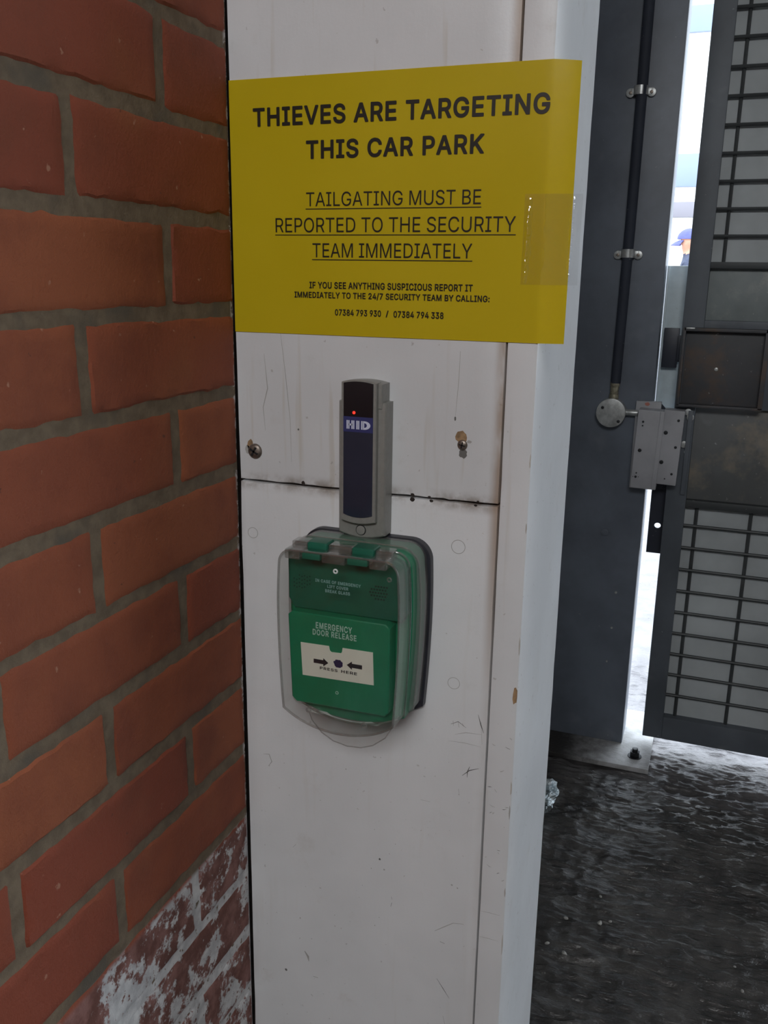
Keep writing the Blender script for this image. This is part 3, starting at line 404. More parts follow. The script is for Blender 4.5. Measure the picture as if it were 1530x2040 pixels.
"9":[453,[126,-23,205,-23,215,-18,221,-12,339,161,364,208,394,258,406,291,409,314,411,316,411,331,412,332,412,364,411,366,411,384,407,392,407,399,397,429,389,446,372,471,348,497,322,515,290,530,262,537,220,540,218,538,190,537,158,528,128,513,108,500,82,474,64,448,49,416,42,388,42,371,41,369,42,314,46,306,47,292,54,274,61,259,74,239,103,208,125,193,145,183,182,173,219,171,109,11,107,6,109,-9,116,-18,222,267,220,268,210,268,203,272,198,272,185,278,164,298,157,309,151,331,149,361,156,389,166,408,176,418,185,425,202,433,215,435,216,437,236,437,255,432,268,425,287,406,301,379,304,346,302,344,302,331,299,318,291,301,278,285,256,272,243,268],[23,24,25,23,25,26,22,23,26,22,26,27,21,22,27,21,27,28,20,21,28,20,28,29,20,29,30,19,20,30,19,30,31,18,19,31,18,31,67,67,31,32,17,18,68,68,18,67,17,68,69,66,67,32,65,66,32,64,65,32,17,69,70,16,17,70,16,70,71,63,64,32,62,63,32,62,32,33,61,62,33,16,71,72,15,16,72,14,15,72,60,61,33,60,33,34,13,14,72,13,72,73,60,34,35,60,35,36,12,13,73,11,12,73,59,60,36,11,73,74,11,74,75,10,11,75,9,10,75,9,75,76,58,59,36,9,76,77,8,9,77,7,8,77,58,36,37,57,58,37,57,37,38,7,77,78,56,57,38,56,38,39,6,7,78,6,78,79,55,56,39,55,39,40,6,79,80,53,54,55,53,55,40,6,80,51,51,52,53,51,53,40,6,51,40,6,40,41,5,6,41,5,41,42,4,5,42,4,42,43,4,43,44,4,44,46,46,44,45,4,46,47,3,4,47,3,47,48,3,48,49,3,49,50,2,3,50,1,2,50,1,50,0]],
"/":[249,[10,-99,75,-99,85,-94,94,-84,109,-24,112,-17,114,-5,117,2,121,20,129,45,132,63,141,88,144,106,152,132,156,150,164,175,167,193,181,236,184,255,192,280,196,298,204,323,207,342,216,366,219,385,227,410,231,428,239,453,242,472,251,496,254,515,257,522,256,542,243,554,238,556,173,556,163,551,156,542,146,502,142,495,141,483,137,476,134,458,131,452,129,440,126,433,124,422,121,415,117,396,114,390,112,378,109,372,106,353,102,346,101,335,97,328,94,310,86,285,82,266,74,242,71,223,62,198,59,180,51,155,47,136,39,112,36,93,27,68,24,50,16,25,12,6,4,-18,1,-37,-9,-68,-8,-85,0,-94],[33,34,35,33,35,36,32,33,36,32,36,37,31,32,37,31,37,38,30,31,38,29,30,38,29,38,39,28,29,39,28,39,40,28,40,41,28,41,42,27,28,42,27,42,43,26,27,43,26,43,44,26,44,45,26,45,46,25,26,46,25,46,47,25,47,48,24,25,48,24,48,49,24,49,50,23,24,50,23,50,51,23,51,52,22,23,52,22,52,53,22,53,54,21,22,54,21,54,55,21,55,56,20,21,56,20,56,57,19,20,57,19,57,58,18,19,58,18,58,59,17,18,59,17,59,60,16,17,60,16,60,61,16,61,62,15,16,62,15,62,63,14,15,63,14,63,64,13,14,64,13,64,65,12,13,65,12,65,66,11,12,66,11,66,67,10,11,67,10,67,68,9,10,68,9,68,69,8,9,69,8,69,70,7,8,70,7,70,71,6,7,71,5,6,71,4,5,71,4,71,72,3,4,72,3,72,73,3,73,74,2,3,74,2,74,75,1,2,75,1,75,0]],
":":[188,[81,-27,109,-27,131,-19,152,0,158,10,163,24,165,47,163,48,163,58,158,72,152,82,136,98,111,109,89,111,88,109,79,109,62,103,40,84,30,67,27,55,27,27,33,8,40,-2,51,-12,62,-21,81,248,109,248,128,254,138,261,150,274,163,298,165,322,163,324,163,334,157,350,148,362,134,374,111,384,89,386,88,384,79,384,62,378,52,371,38,357,30,342,27,330,27,302,33,284,49,264,64,254],[37,38,39,36,37,39,36,39,40,36,40,41,36,41,42,35,36,42,35,42,43,34,35,43,33,34,43,33,43,44,32,33,44,32,44,45,31,32,45,30,31,45,30,45,46,29,30,46,28,29,46,28,46,47,27,28,47,27,47,48,27,48,49,26,27,49,26,49,25,12,13,14,11,12,14,11,14,15,11,15,16,11,16,17,10,11,17,10,17,18,9,10,18,9,18,19,8,9,19,8,19,20,7,8,20,7,20,21,6,7,21,5,6,21,5,21,22,4,5,22,4,22,23,3,4,23,3,23,24,2,3,24,1,2,24,1,24,0]],
" ":[188,[],[]]}
REGULAR = {"A":[480,[17,0,86,1,93,24,96,29,103,52,106,58,114,86,118,91,126,119,135,142,344,142,346,139,351,121,354,116,359,98,363,92,368,74,371,69,394,1,463,1,438,71,434,76,431,89,428,94,424,108,416,126,413,139,404,158,401,171,398,176,394,189,386,208,383,221,374,239,371,252,363,271,353,302,344,321,341,334,333,352,323,384,314,402,311,416,303,434,293,466,284,484,281,498,275,508,202,508,199,506,179,448,176,442,171,424,168,419,164,406,161,401,158,388,154,382,151,369,148,364,144,351,141,346,138,332,134,328,131,314,128,309,124,296,121,291,118,278,114,272,111,259,108,254,104,241,101,236,98,222,94,218,91,204,88,199,84,186,81,181,78,168,74,162,71,149,68,144,64,131,61,126,58,112,54,108,51,94,48,89,44,76,41,71,38,58,34,52,31,39,28,34,24,21,21,16,155,198,201,331,201,336,213,368,213,372,218,384,218,389,223,401,223,406,228,418,228,422,238,457,251,418,251,412,256,401,256,396,263,379,263,374,294,279,298,274,301,261,304,256,309,238,313,232,318,214,324,199],[46,47,48,46,48,49,46,49,50,45,46,50,44,45,50,43,44,109,109,44,50,43,109,110,108,109,50,108,50,51,108,51,52,42,43,110,108,52,53,107,108,53,107,53,54,42,110,111,106,107,54,41,42,111,41,111,112,105,106,54,105,54,55,40,41,112,40,112,113,104,105,55,104,55,56,40,113,114,103,104,56,103,56,57,39,40,114,102,103,57,102,57,58,39,114,115,39,115,116,101,102,58,101,58,59,100,101,59,100,59,60,38,39,116,100,60,61,100,61,62,99,100,62,37,38,116,99,62,63,98,99,63,98,63,64,36,37,116,98,64,65,98,65,66,35,36,116,98,66,67,98,67,68,35,116,117,98,68,69,35,117,118,98,69,70,34,35,118,34,118,119,98,70,71,34,119,120,98,71,72,33,34,120,98,72,73,32,33,120,32,120,121,98,73,74,32,121,122,98,74,75,31,32,122,98,75,76,31,122,123,30,31,123,98,76,77,30,123,98,98,77,78,30,98,78,29,30,78,29,78,79,29,79,80,28,29,80,27,28,80,27,80,81,27,81,82,26,27,10,10,27,82,10,82,83,10,83,9,9,83,84,26,10,11,8,9,84,25,26,11,25,11,12,8,84,85,24,25,12,8,85,86,24,12,13,7,8,86,24,13,14,7,86,87,23,24,14,7,87,88,23,14,15,22,23,15,7,88,89,22,15,16,6,7,89,21,22,16,6,89,90,5,6,90,20,21,16,5,90,91,20,16,17,19,20,17,5,91,92,19,17,18,4,5,92,4,92,93,3,4,93,3,93,94,3,94,95,3,95,96,2,3,96,1,2,96,1,96,97,1,97,0]],
"B":[456,[61,0,261,0,262,2,286,2,306,7,314,7,329,13,342,17,368,30,390,52,402,69,410,88,417,111,418,141,417,142,417,161,412,178,412,184,393,218,378,235,346,255,332,260,315,262,315,266,318,268,354,285,387,319,393,336,397,349,397,362,398,364,397,398,390,422,380,444,370,458,349,478,329,492,304,502,298,502,279,507,266,507,264,508,60,508,126,57,126,232,249,232,251,230,266,230,268,228,284,227,302,220,319,210,337,192,343,182,350,169,355,149,353,114,342,92,326,77,312,68,284,60,252,58,251,57,126,285,126,452,251,452,252,450,268,450,298,440,312,430,325,414,333,394,333,386,335,384,335,374,337,372,335,369,335,352,323,326,299,302,286,295,272,293,241,285],[40,41,42,40,42,64,64,42,0,38,39,40,38,40,64,36,37,38,36,38,64,35,36,64,34,35,64,33,34,65,65,34,64,33,65,67,67,65,66,63,64,0,33,67,68,32,33,68,32,68,69,32,69,70,31,32,70,31,70,71,30,31,71,30,71,72,30,72,73,30,73,74,30,74,75,30,75,76,30,76,77,29,30,77,28,29,77,28,77,78,27,28,78,26,27,78,26,78,79,25,26,79,25,79,80,25,80,81,25,81,82,24,25,82,24,82,63,24,63,44,44,63,0,23,24,44,22,23,44,21,22,44,20,21,44,19,20,44,18,19,45,45,19,44,18,45,47,47,45,46,43,44,0,18,47,49,49,47,48,18,49,50,18,50,51,17,18,51,17,51,52,17,52,53,16,17,53,16,53,54,15,16,54,15,54,55,14,15,55,14,55,56,13,14,56,12,13,56,12,56,57,11,12,57,11,57,58,10,11,58,10,58,59,9,10,59,9,59,60,9,60,61,9,61,62,9,62,43,9,43,0,8,9,0,7,8,0,6,7,0,5,6,4,4,6,0,3,4,2,2,4,0,1,2,0]],
"C":[510,[259,-7,288,-7,289,-5,301,-5,302,-4,311,-4,331,1,364,13,382,23,401,36,428,62,448,90,463,122,473,159,409,160,403,150,390,116,356,80,316,60,284,56,272,53,232,56,226,60,209,63,186,75,166,90,152,104,142,116,125,144,112,180,107,214,105,216,103,269,105,270,105,292,107,294,112,329,122,357,140,390,168,420,191,436,211,446,246,455,269,456,271,455,314,450,358,428,368,417,390,394,405,354,409,348,473,349,460,396,450,416,435,439,402,471,384,485,354,500,331,506,321,506,319,508,311,508,309,510,301,510,299,511,291,511,269,516,246,515,244,513,228,513,186,501,151,485,117,457,85,419,68,390,68,387,53,354,45,307,43,306,42,266,40,264,43,202,45,200,52,160,68,117,92,79,126,43,152,23,186,6,226,-4,258,-5],[65,66,67,65,67,68,65,68,69,65,69,70,63,64,65,63,65,70,61,62,63,61,63,70,59,60,61,59,61,70,57,58,59,57,59,70,57,70,71,56,57,71,55,56,71,55,71,72,54,55,43,43,55,72,43,72,42,42,72,73,54,43,44,54,44,45,41,42,73,54,45,46,40,41,73,53,54,46,39,40,73,53,46,47,38,39,73,38,73,74,53,47,48,52,53,48,51,52,48,51,48,49,37,38,74,37,74,75,37,75,76,36,37,76,51,49,50,36,76,77,35,36,77,35,77,78,35,78,79,34,35,79,33,34,79,32,33,79,31,32,79,31,79,80,31,80,81,30,31,81,29,30,81,29,81,82,29,82,83,28,29,83,13,14,15,28,83,84,12,13,15,12,15,16,27,28,84,11,12,16,27,84,85,11,16,17,26,27,85,25,26,85,10,11,17,24,25,85,10,17,18,24,85,86,23,24,86,22,23,86,9,10,18,9,18,19,21,22,86,9,19,20,20,21,86,9,20,86,9,86,87,8,9,87,7,8,87,7,87,88,6,7,88,6,88,89,5,6,89,4,5,89,3,4,89,3,89,90,2,3,90,1,2,90,1,90,0]],
"D":[502,[61,0,232,0,234,2,272,3,306,12,352,32,379,50,407,78,422,99,435,122,448,156,457,201,458,202,460,239,462,241,462,269,460,271,458,308,457,309,448,354,435,388,417,419,407,432,379,460,356,477,311,497,298,498,276,505,264,505,262,507,244,507,242,508,60,508,126,57,125,451,234,452,236,450,256,450,291,442,299,437,302,437,322,427,342,412,365,388,380,359,390,331,395,301,397,299,397,286,398,284,398,226,397,224,397,211,395,209,392,186,380,151,365,124,341,97,318,80,314,80,286,67,279,67,258,60,222,58,221,57],[30,31,32,30,32,34,34,32,0,28,29,30,28,30,34,26,27,28,26,28,34,25,26,34,24,25,34,23,24,34,22,23,37,37,23,35,35,23,34,37,35,36,33,34,0,22,37,38,22,38,40,40,38,39,22,40,41,21,22,41,21,41,42,20,21,42,20,42,43,19,20,43,19,43,44,19,44,45,18,19,45,18,45,46,17,18,46,16,17,46,16,46,47,16,47,48,16,48,49,16,49,50,15,16,50,14,15,50,13,14,50,12,13,50,12,50,51,12,51,52,12,52,53,12,53,54,11,12,54,10,11,54,10,54,55,9,10,55,9,55,56,9,56,57,8,9,57,7,8,57,7,57,58,7,58,59,7,59,60,6,7,60,6,60,61,6,61,62,6,62,63,6,63,64,6,64,33,6,33,0,5,6,0,4,5,0,3,4,0,2,3,0,1,2,0]],
"E":[419,[61,0,375,1,374,57,125,58,126,228,355,229,354,287,126,287,125,451,371,452,371,508,60,508],[9,10,11,9,11,8,8,11,0,7,8,0,5,6,7,5,7,4,4,7,0,3,4,0,2,3,0,1,2,0]],
"F":[410,[61,0,125,1,126,222,347,222,346,278,125,279,125,451,368,452,368,508,60,508],[7,8,9,7,9,6,6,9,0,5,6,0,4,5,2,2,5,0,3,4,2,1,2,0]],
"G":[520,[261,-7,301,-5,344,5,379,20,404,36,424,55,432,62,450,89,467,124,475,157,477,192,478,194,478,256,284,256,284,200,415,199,412,164,402,134,385,106,361,81,346,71,324,61,298,55,261,53,259,55,234,56,209,63,181,78,162,93,138,120,125,144,120,160,117,166,107,206,105,237,103,239,105,292,107,294,112,329,122,357,130,374,143,396,153,407,179,430,211,446,244,455,268,456,269,455,316,448,354,428,373,409,387,394,408,350,473,350,467,379,450,416,428,446,401,471,379,486,344,503,312,511,302,511,291,515,272,515,271,516,226,513,184,501,149,485,113,456,92,430,70,396,63,380,62,372,52,349,52,342,48,334,48,327,43,309,42,269,40,267,42,212,43,210,43,199,48,182,52,160,67,120,93,76,121,46,144,28,186,6,226,-4,259,-5],[63,64,65,61,62,63,61,63,65,61,65,66,59,60,61,59,61,66,58,59,66,58,66,67,57,58,67,57,67,68,56,57,46,46,57,68,56,46,47,45,46,68,45,68,69,56,47,48,44,45,69,56,48,49,55,56,49,43,44,69,42,43,69,42,69,70,55,49,50,54,55,50,54,50,51,41,42,70,40,41,70,40,70,71,54,51,52,40,71,72,53,54,52,39,40,72,39,72,73,38,39,73,38,73,74,38,74,75,38,75,76,37,38,76,37,76,77,37,77,78,36,37,78,35,36,78,35,78,79,35,79,80,11,12,13,11,13,15,15,13,14,34,35,80,33,34,80,33,80,81,33,81,82,32,33,82,11,15,16,32,82,83,10,11,16,9,10,16,32,83,84,31,32,84,9,16,17,30,31,84,30,84,85,8,9,17,29,30,85,8,17,18,7,8,18,28,29,85,28,85,86,7,18,19,27,28,86,6,7,19,6,19,20,26,27,86,26,86,87,6,20,21,25,26,87,5,6,21,5,21,22,24,25,87,4,5,22,4,22,23,23,24,87,4,23,87,4,87,88,3,4,88,3,88,89,2,3,89,2,89,90,1,2,90,1,90,91,0,1,91]],
"H":[517,[61,0,125,1,126,232,391,232,392,1,457,1,456,508,392,508,391,288,126,288,125,508,60,508],[5,6,7,5,7,8,9,10,11,9,11,0,5,8,3,3,8,9,3,9,2,2,9,0,5,3,4,1,2,0]],
"I":[300,[32,0,269,1,268,57,183,58,183,451,268,452,268,508,31,508,32,452,118,451,118,58,32,57],[5,6,7,5,7,8,4,5,8,4,8,9,3,4,9,3,9,10,2,3,10,2,10,11,1,2,11,1,11,0]],
"J":[396,[179,-7,229,-2,260,10,274,18,292,31,318,62,333,102,333,120,335,122,335,139,336,140,336,510,271,509,271,132,270,130,270,117,263,97,250,76,234,63,216,55,202,51,190,51,189,50,167,51,140,60,118,79,106,96,106,100,100,117,98,172,33,172,33,139,35,137,38,99,51,64,71,37,79,30,102,13,112,8,142,-2,177,-5],[10,11,12,10,12,13,28,29,30,28,30,31,9,10,13,8,9,13,28,31,32,28,32,33,8,13,14,8,14,15,7,8,15,6,7,15,6,15,16,27,28,33,5,6,16,26,27,33,26,33,34,5,16,17,25,26,34,24,25,34,5,17,18,24,34,35,5,18,19,4,5,19,23,24,35,4,19,20,4,20,21,4,21,22,22,23,35,4,22,35,4,35,36,3,4,36,3,36,37,2,3,37,2,37,38,1,2,38,1,38,39,0,1,40,40,1,39]],
"K":[467,[61,0,125,1,125,168,198,243,202,241,217,218,372,0,448,1,243,288,253,301,435,494,446,508,364,508,170,299,126,243,125,508,60,508],[10,11,12,10,12,13,14,15,16,14,16,0,9,10,13,8,9,13,8,13,14,7,8,4,4,8,3,3,8,14,2,3,14,2,14,0,7,4,5,7,5,6,1,2,0]],
"L":[393,[61,0,362,1,361,57,125,58,124,508,60,508],[3,4,5,3,5,0,2,3,0,1,2,0]],
"M":[628,[61,0,122,1,121,432,170,289,237,126,238,118,285,1,341,0,348,14,365,61,382,99,383,108,457,291,462,309,465,314,483,369,487,374,506,433,505,334,503,332,503,1,568,1,568,508,475,508,463,474,457,461,455,452,448,439,447,431,440,418,438,409,432,396,430,388,423,374,422,366,415,352,413,344,407,331,405,322,398,309,397,301,362,214,360,206,353,192,314,73,298,122,298,128,295,132,295,138,290,148,290,152,285,162,280,181,233,298,232,306,222,328,220,336,210,358,208,366,198,388,197,396,178,439,177,448,167,469,165,478,155,499,153,508,60,508],[21,22,17,17,22,23,17,23,24,65,66,67,65,67,2,2,67,0,64,65,2,63,64,2,17,24,25,62,63,2,17,25,26,17,26,27,61,62,2,17,27,28,60,61,2,21,17,18,16,17,28,60,2,3,1,2,0,16,28,29,16,29,30,16,30,31,16,31,32,59,60,3,16,32,33,58,59,3,15,16,33,15,33,34,14,15,34,14,34,35,57,58,3,56,57,3,14,35,36,14,36,37,55,56,3,21,18,19,21,19,20,14,37,38,54,55,3,14,38,39,13,14,39,12,13,39,12,39,40,53,54,3,12,40,41,52,53,3,11,12,41,52,3,4,11,41,42,11,42,43,11,43,44,51,52,4,50,51,4,49,50,4,48,49,4,47,48,4,46,47,4,45,46,4,45,4,5,44,45,5,44,5,6,10,11,44,9,10,44,9,44,6,8,9,6,7,8,6]],
"N":[523,[61,0,125,1,125,321,123,322,121,430,155,368,197,298,385,2,388,0,463,1,462,508,398,508,398,154,400,152,400,112,402,111,402,78,388,108,362,154,138,506,136,508,60,508],[9,10,11,9,11,13,13,11,12,19,20,21,19,21,4,4,21,0,18,19,4,18,4,5,3,4,0,18,5,6,2,3,0,1,2,0,18,6,7,17,18,7,9,13,15,15,13,14,9,15,16,16,17,7,9,16,7,9,7,8]],
"O":[533,[259,-7,309,-4,329,3,348,6,384,25,412,46,422,56,443,80,465,116,472,137,478,150,490,200,492,244,493,246,490,309,487,317,480,354,470,376,465,392,438,434,411,463,384,485,381,485,352,500,314,511,291,513,289,515,272,515,271,516,246,515,244,513,228,513,186,501,151,485,117,457,85,419,68,390,68,387,53,354,45,307,43,306,42,266,40,264,43,202,45,200,52,160,68,117,92,79,126,43,152,23,186,6,226,-4,258,-5,256,53,254,55,236,55,229,58,224,58,209,63,186,75,166,90,142,117,123,147,112,179,112,187,105,216,103,269,105,270,105,292,107,294,112,329,122,357,138,387,157,410,181,431,208,445,236,453,271,456,272,455,299,453,319,448,344,436,369,418,393,390,408,366,422,327,422,320,428,297,430,237,428,236,428,212,427,210,420,174,407,140,393,117,382,104,352,78,321,61,316,61,298,55],[27,28,29,25,26,27,25,27,29,25,29,30,24,25,30,24,30,31,24,31,32,23,24,32,23,32,33,22,23,33,20,21,22,20,22,33,20,33,34,19,20,79,79,20,77,77,20,34,77,34,76,76,34,35,79,77,78,19,79,80,75,76,35,19,80,81,74,75,35,19,81,82,18,19,82,73,74,35,73,35,36,18,82,83,72,73,36,17,18,83,17,83,84,72,36,37,71,72,37,71,37,38,16,17,84,16,84,85,70,71,38,15,16,85,70,38,39,69,70,39,15,85,86,15,86,87,14,15,87,13,14,87,69,39,40,69,40,41,13,87,88,68,69,41,67,68,41,66,67,41,65,66,41,65,41,42,65,42,43,12,13,88,11,12,88,11,88,89,11,89,90,64,65,43,11,90,91,11,91,92,64,43,44,10,11,92,64,44,45,63,64,45,62,63,45,10,92,93,62,45,46,9,10,93,61,62,46,9,93,94,8,9,94,8,94,95,60,61,46,60,46,47,7,8,95,7,95,96,59,60,47,6,7,96,59,47,48,6,96,97,58,59,48,57,58,48,6,97,98,6,98,99,55,56,57,55,57,48,5,6,99,5,99,53,53,54,55,53,55,48,5,53,48,4,5,48,4,48,49,3,4,49,3,49,50,2,3,50,2,50,51,1,2,51,0,1,52,52,1,51]],
"P":[445,[61,0,125,1,126,187,262,187,264,188,278,188,286,192,301,193,332,207,352,220,375,242,390,264,400,289,400,294,407,314,407,324,408,326,408,369,407,371,407,381,403,394,392,428,375,452,356,472,331,488,328,488,304,500,281,503,272,507,254,507,252,508,60,508,126,242,126,452,258,452,272,447,279,447,296,440,312,428,323,418,333,402,343,369,343,326,340,318,340,311,332,291,323,278,309,263,281,248,259,245,258,243,239,243,238,242],[29,30,31,29,31,33,33,31,0,27,28,29,27,29,33,26,27,33,25,26,33,23,24,25,23,25,33,22,23,33,21,22,34,34,22,33,21,34,36,36,34,35,32,33,0,21,36,37,21,37,38,20,21,38,20,38,39,20,39,40,20,40,41,19,20,41,18,19,41,17,18,41,16,17,41,16,41,42,15,16,42,15,42,43,14,15,43,14,43,44,13,14,44,13,44,45,12,13,45,12,45,46,11,12,46,11,46,47,10,11,47,10,47,48,10,48,49,10,49,50,10,50,51,10,51,52,9,10,52,9,52,32,9,32,2,2,32,0,8,9,2,7,8,2,6,7,2,5,6,4,4,6,2,3,4,2,1,2,0]],
"R":[449,[61,0,125,1,126,198,246,198,268,159,302,94,305,91,313,72,317,69,350,4,354,0,428,1,425,4,418,19,415,22,408,38,405,41,398,56,395,59,388,74,385,78,378,92,375,96,368,111,365,114,313,209,336,218,349,228,354,230,378,252,388,268,402,296,402,302,407,319,407,329,408,331,408,372,407,374,407,386,403,394,402,408,392,428,392,431,378,452,354,475,332,490,299,502,274,505,272,507,256,507,254,508,60,508,126,255,126,452,258,452,299,440,318,427,327,418,335,404,343,378,345,338,343,336,343,328,340,314,337,309,335,301,328,291,312,275,286,262,266,257,254,257,252,255],[49,50,51,49,51,53,53,51,0,47,48,49,47,49,53,46,47,53,45,46,53,44,45,53,43,44,53,42,43,54,54,43,53,42,54,55,52,53,0,42,55,56,41,42,56,40,41,56,40,56,57,40,57,58,39,40,58,39,58,59,38,39,59,37,38,59,37,59,60,36,37,60,35,36,60,35,60,61,35,61,62,34,35,62,33,34,62,33,62,63,32,33,63,32,63,64,32,64,65,31,32,65,31,65,66,30,31,66,30,66,67,30,67,68,29,30,68,29,68,69,29,69,70,29,70,71,29,71,52,29,52,2,2,52,0,28,29,2,27,28,2,26,27,2,25,26,2,24,25,3,3,25,2,24,3,4,1,2,0,24,4,5,23,24,5,22,23,5,21,22,5,21,5,6,20,21,6,20,6,7,19,20,7,18,19,7,18,7,8,18,8,9,17,18,9,16,17,9,15,16,9,14,15,9,13,14,9,12,13,9,11,12,9,11,9,10]],
"S":[447,[210,-9,262,-7,287,-1,294,-1,312,8,320,9,349,24,375,48,386,64,400,87,400,92,406,112,406,127,408,128,408,157,398,192,386,208,357,239,312,264,292,271,287,271,266,279,217,291,169,308,132,333,121,345,116,360,115,378,121,407,128,417,144,434,156,443,184,454,192,454,204,458,229,459,230,458,256,456,280,449,302,438,321,420,330,407,333,400,337,378,401,378,398,405,391,425,378,448,357,471,340,484,306,503,286,509,279,509,260,514,240,514,239,516,194,514,192,513,162,508,127,493,97,473,75,448,61,425,53,397,53,375,51,372,53,370,55,345,66,314,83,292,110,269,137,256,162,248,167,244,204,233,239,224,250,219,256,219,260,216,270,214,276,211,294,206,332,179,341,165,345,154,345,144,346,142,345,122,338,105,330,92,314,76,286,59,246,49,219,49,217,51,209,51,207,53,199,53,197,54,164,59,149,66,137,74,121,90,115,100,108,117,104,138,38,137,41,110,50,85,65,58,87,34,110,18,139,4,159,-2,167,-2,186,-7,209,-7],[54,55,56,52,53,54,52,54,56,52,56,57,52,57,58,50,51,52,50,52,58,50,58,59,49,50,59,49,59,60,48,49,60,48,60,61,47,48,35,35,48,34,34,48,61,47,35,36,47,36,37,33,34,32,32,34,61,47,37,38,31,32,61,47,38,39,46,47,39,31,61,62,30,31,62,46,39,40,29,30,62,45,46,40,29,62,63,45,40,41,28,29,63,45,41,42,27,28,63,44,45,42,44,42,43,27,63,64,26,27,64,26,64,65,26,65,66,26,66,67,25,26,67,24,25,67,24,67,68,23,24,68,23,68,69,22,23,69,22,69,70,21,22,70,20,21,70,18,19,20,18,20,70,18,70,71,17,18,71,17,71,72,17,72,73,17,73,74,16,17,74,16,74,75,16,75,77,77,75,76,16,77,78,16,78,79,16,79,80,16,80,81,15,16,81,15,81,82,14,15,82,14,82,83,14,83,84,13,14,84,13,84,85,13,85,86,13,86,87,104,105,106,104,106,107,12,13,87,11,12,87,11,87,88,103,104,107,10,11,88,103,107,108,10,88,89,102,103,108,9,10,89,9,89,90,101,102,108,8,9,90,101,108,109,8,90,91,100,101,109,99,100,109,7,8,91,7,91,92,98,99,109,98,109,110,97,98,110,95,96,97,95,97,110,93,94,95,93,95,110,7,92,93,7,93,110,6,7,110,6,110,111,5,6,111,5,111,112,4,5,112,3,4,112,3,112,2,2,112,113,1,2,114,114,2,113,1,114,115,0,1,116,116,1,115]],
"T":[449,[194,0,257,1,257,451,416,452,416,508,32,508,33,452,194,451],[3,4,5,3,5,6,2,3,6,2,6,7,1,2,7,1,7,0]],
"U":[517,[244,-8,299,-6,314,-1,328,0,364,15,392,34,417,58,433,80,447,108,455,143,455,160,457,161,456,509,393,508,393,173,392,171,392,154,388,148,385,131,378,114,372,104,348,79,332,69,314,60,279,52,238,52,236,54,228,54,208,59,191,67,188,67,172,77,152,96,135,124,125,158,125,174,123,176,123,508,60,508,60,164,62,163,63,136,70,110,85,80,97,63,129,30,152,15,184,2,219,-6,242,-6],[11,12,13,11,13,14,36,37,38,36,38,39,35,36,39,34,35,39,11,14,15,11,15,16,34,39,40,34,40,41,10,11,16,9,10,16,33,34,41,9,16,17,9,17,18,8,9,18,33,41,42,8,18,19,32,33,42,8,19,20,32,42,43,7,8,20,7,20,21,31,32,43,6,7,21,31,43,44,6,21,22,30,31,44,6,22,23,28,29,30,28,30,44,28,44,45,6,23,24,27,28,45,5,6,24,25,26,27,25,27,45,5,24,25,5,25,45,4,5,45,4,45,46,3,4,46,3,46,47,3,47,48,2,3,48,1,2,48,0,1,49,49,1,48]],
"V":[480,[205,0,277,0,279,2,306,79,309,84,313,98,316,102,319,116,323,121,326,134,329,139,333,152,336,158,339,171,343,176,346,189,349,194,353,208,356,212,359,226,363,231,366,244,369,249,373,262,376,268,379,281,383,286,386,299,389,304,393,318,396,322,399,336,403,341,406,354,409,359,413,372,416,378,419,391,423,396,426,409,429,414,433,428,436,432,439,446,443,451,446,464,449,469,453,482,456,488,459,501,463,506,462,508,395,508,393,504,341,351,338,346,326,308,323,302,313,269,309,264,298,226,294,221,263,126,263,121,258,109,258,104,253,92,253,88,242,53,234,72,234,78,226,99,226,104,218,126,218,131,191,211,188,216,181,239,178,244,173,262,169,268,164,286,161,291,156,309,153,314,148,332,144,338,139,356,128,384,121,408,118,412,88,501,84,508,16,508,26,484,29,471,38,452,63,381,66,376,91,304,94,299,121,222,134,191,161,114,174,82,189,38,193,32,203,2],[50,51,52,50,52,53,91,92,93,91,93,94,49,50,53,49,53,54,48,49,54,90,91,94,47,48,54,90,94,95,46,47,54,90,95,96,45,46,54,44,45,54,90,96,97,43,44,54,42,43,54,41,42,54,40,41,54,39,40,54,89,90,97,38,39,54,88,89,97,37,38,54,36,37,54,87,88,97,87,97,98,35,36,54,87,98,99,34,35,54,33,34,54,86,87,99,32,33,54,32,54,55,32,55,56,31,32,56,85,86,99,30,31,56,84,85,99,29,30,56,28,29,56,83,84,99,82,83,99,28,56,57,27,28,57,82,99,100,27,57,58,26,27,58,82,100,101,81,82,101,25,26,58,80,81,101,24,25,58,24,58,59,23,24,59,79,80,101,23,59,60,22,23,60,78,79,101,21,22,60,20,21,60,77,78,101,76,77,101,19,20,60,18,19,60,18,60,61,76,101,102,18,61,62,75,76,102,17,18,62,74,75,102,16,17,62,15,16,62,74,102,103,14,15,62,13,14,62,12,13,62,11,12,62,10,11,62,9,10,62,8,9,62,73,74,103,8,62,63,72,73,103,7,8,63,7,63,64,6,7,64,72,103,104,6,64,65,6,65,66,71,72,104,5,6,66,70,71,104,4,5,66,4,66,67,4,67,68,3,4,68,70,104,105,2,3,68,69,70,105,68,69,105,2,68,105,2,105,106,2,106,107,1,2,107,1,107,0]],
"Y":[472,[204,0,268,1,268,208,409,434,416,448,439,482,446,496,453,504,454,508,379,508,336,434,279,344,261,309,251,294,237,260,218,301,203,324,193,344,186,352,93,508,18,508,33,481,203,209],[7,8,9,7,9,10,18,19,20,18,20,21,6,7,10,5,6,10,4,5,10,18,21,22,3,4,10,2,3,10,2,10,11,17,18,22,2,11,12,16,17,22,15,16,22,2,12,13,14,15,22,2,13,14,2,14,22,2,22,0,1,2,0]],
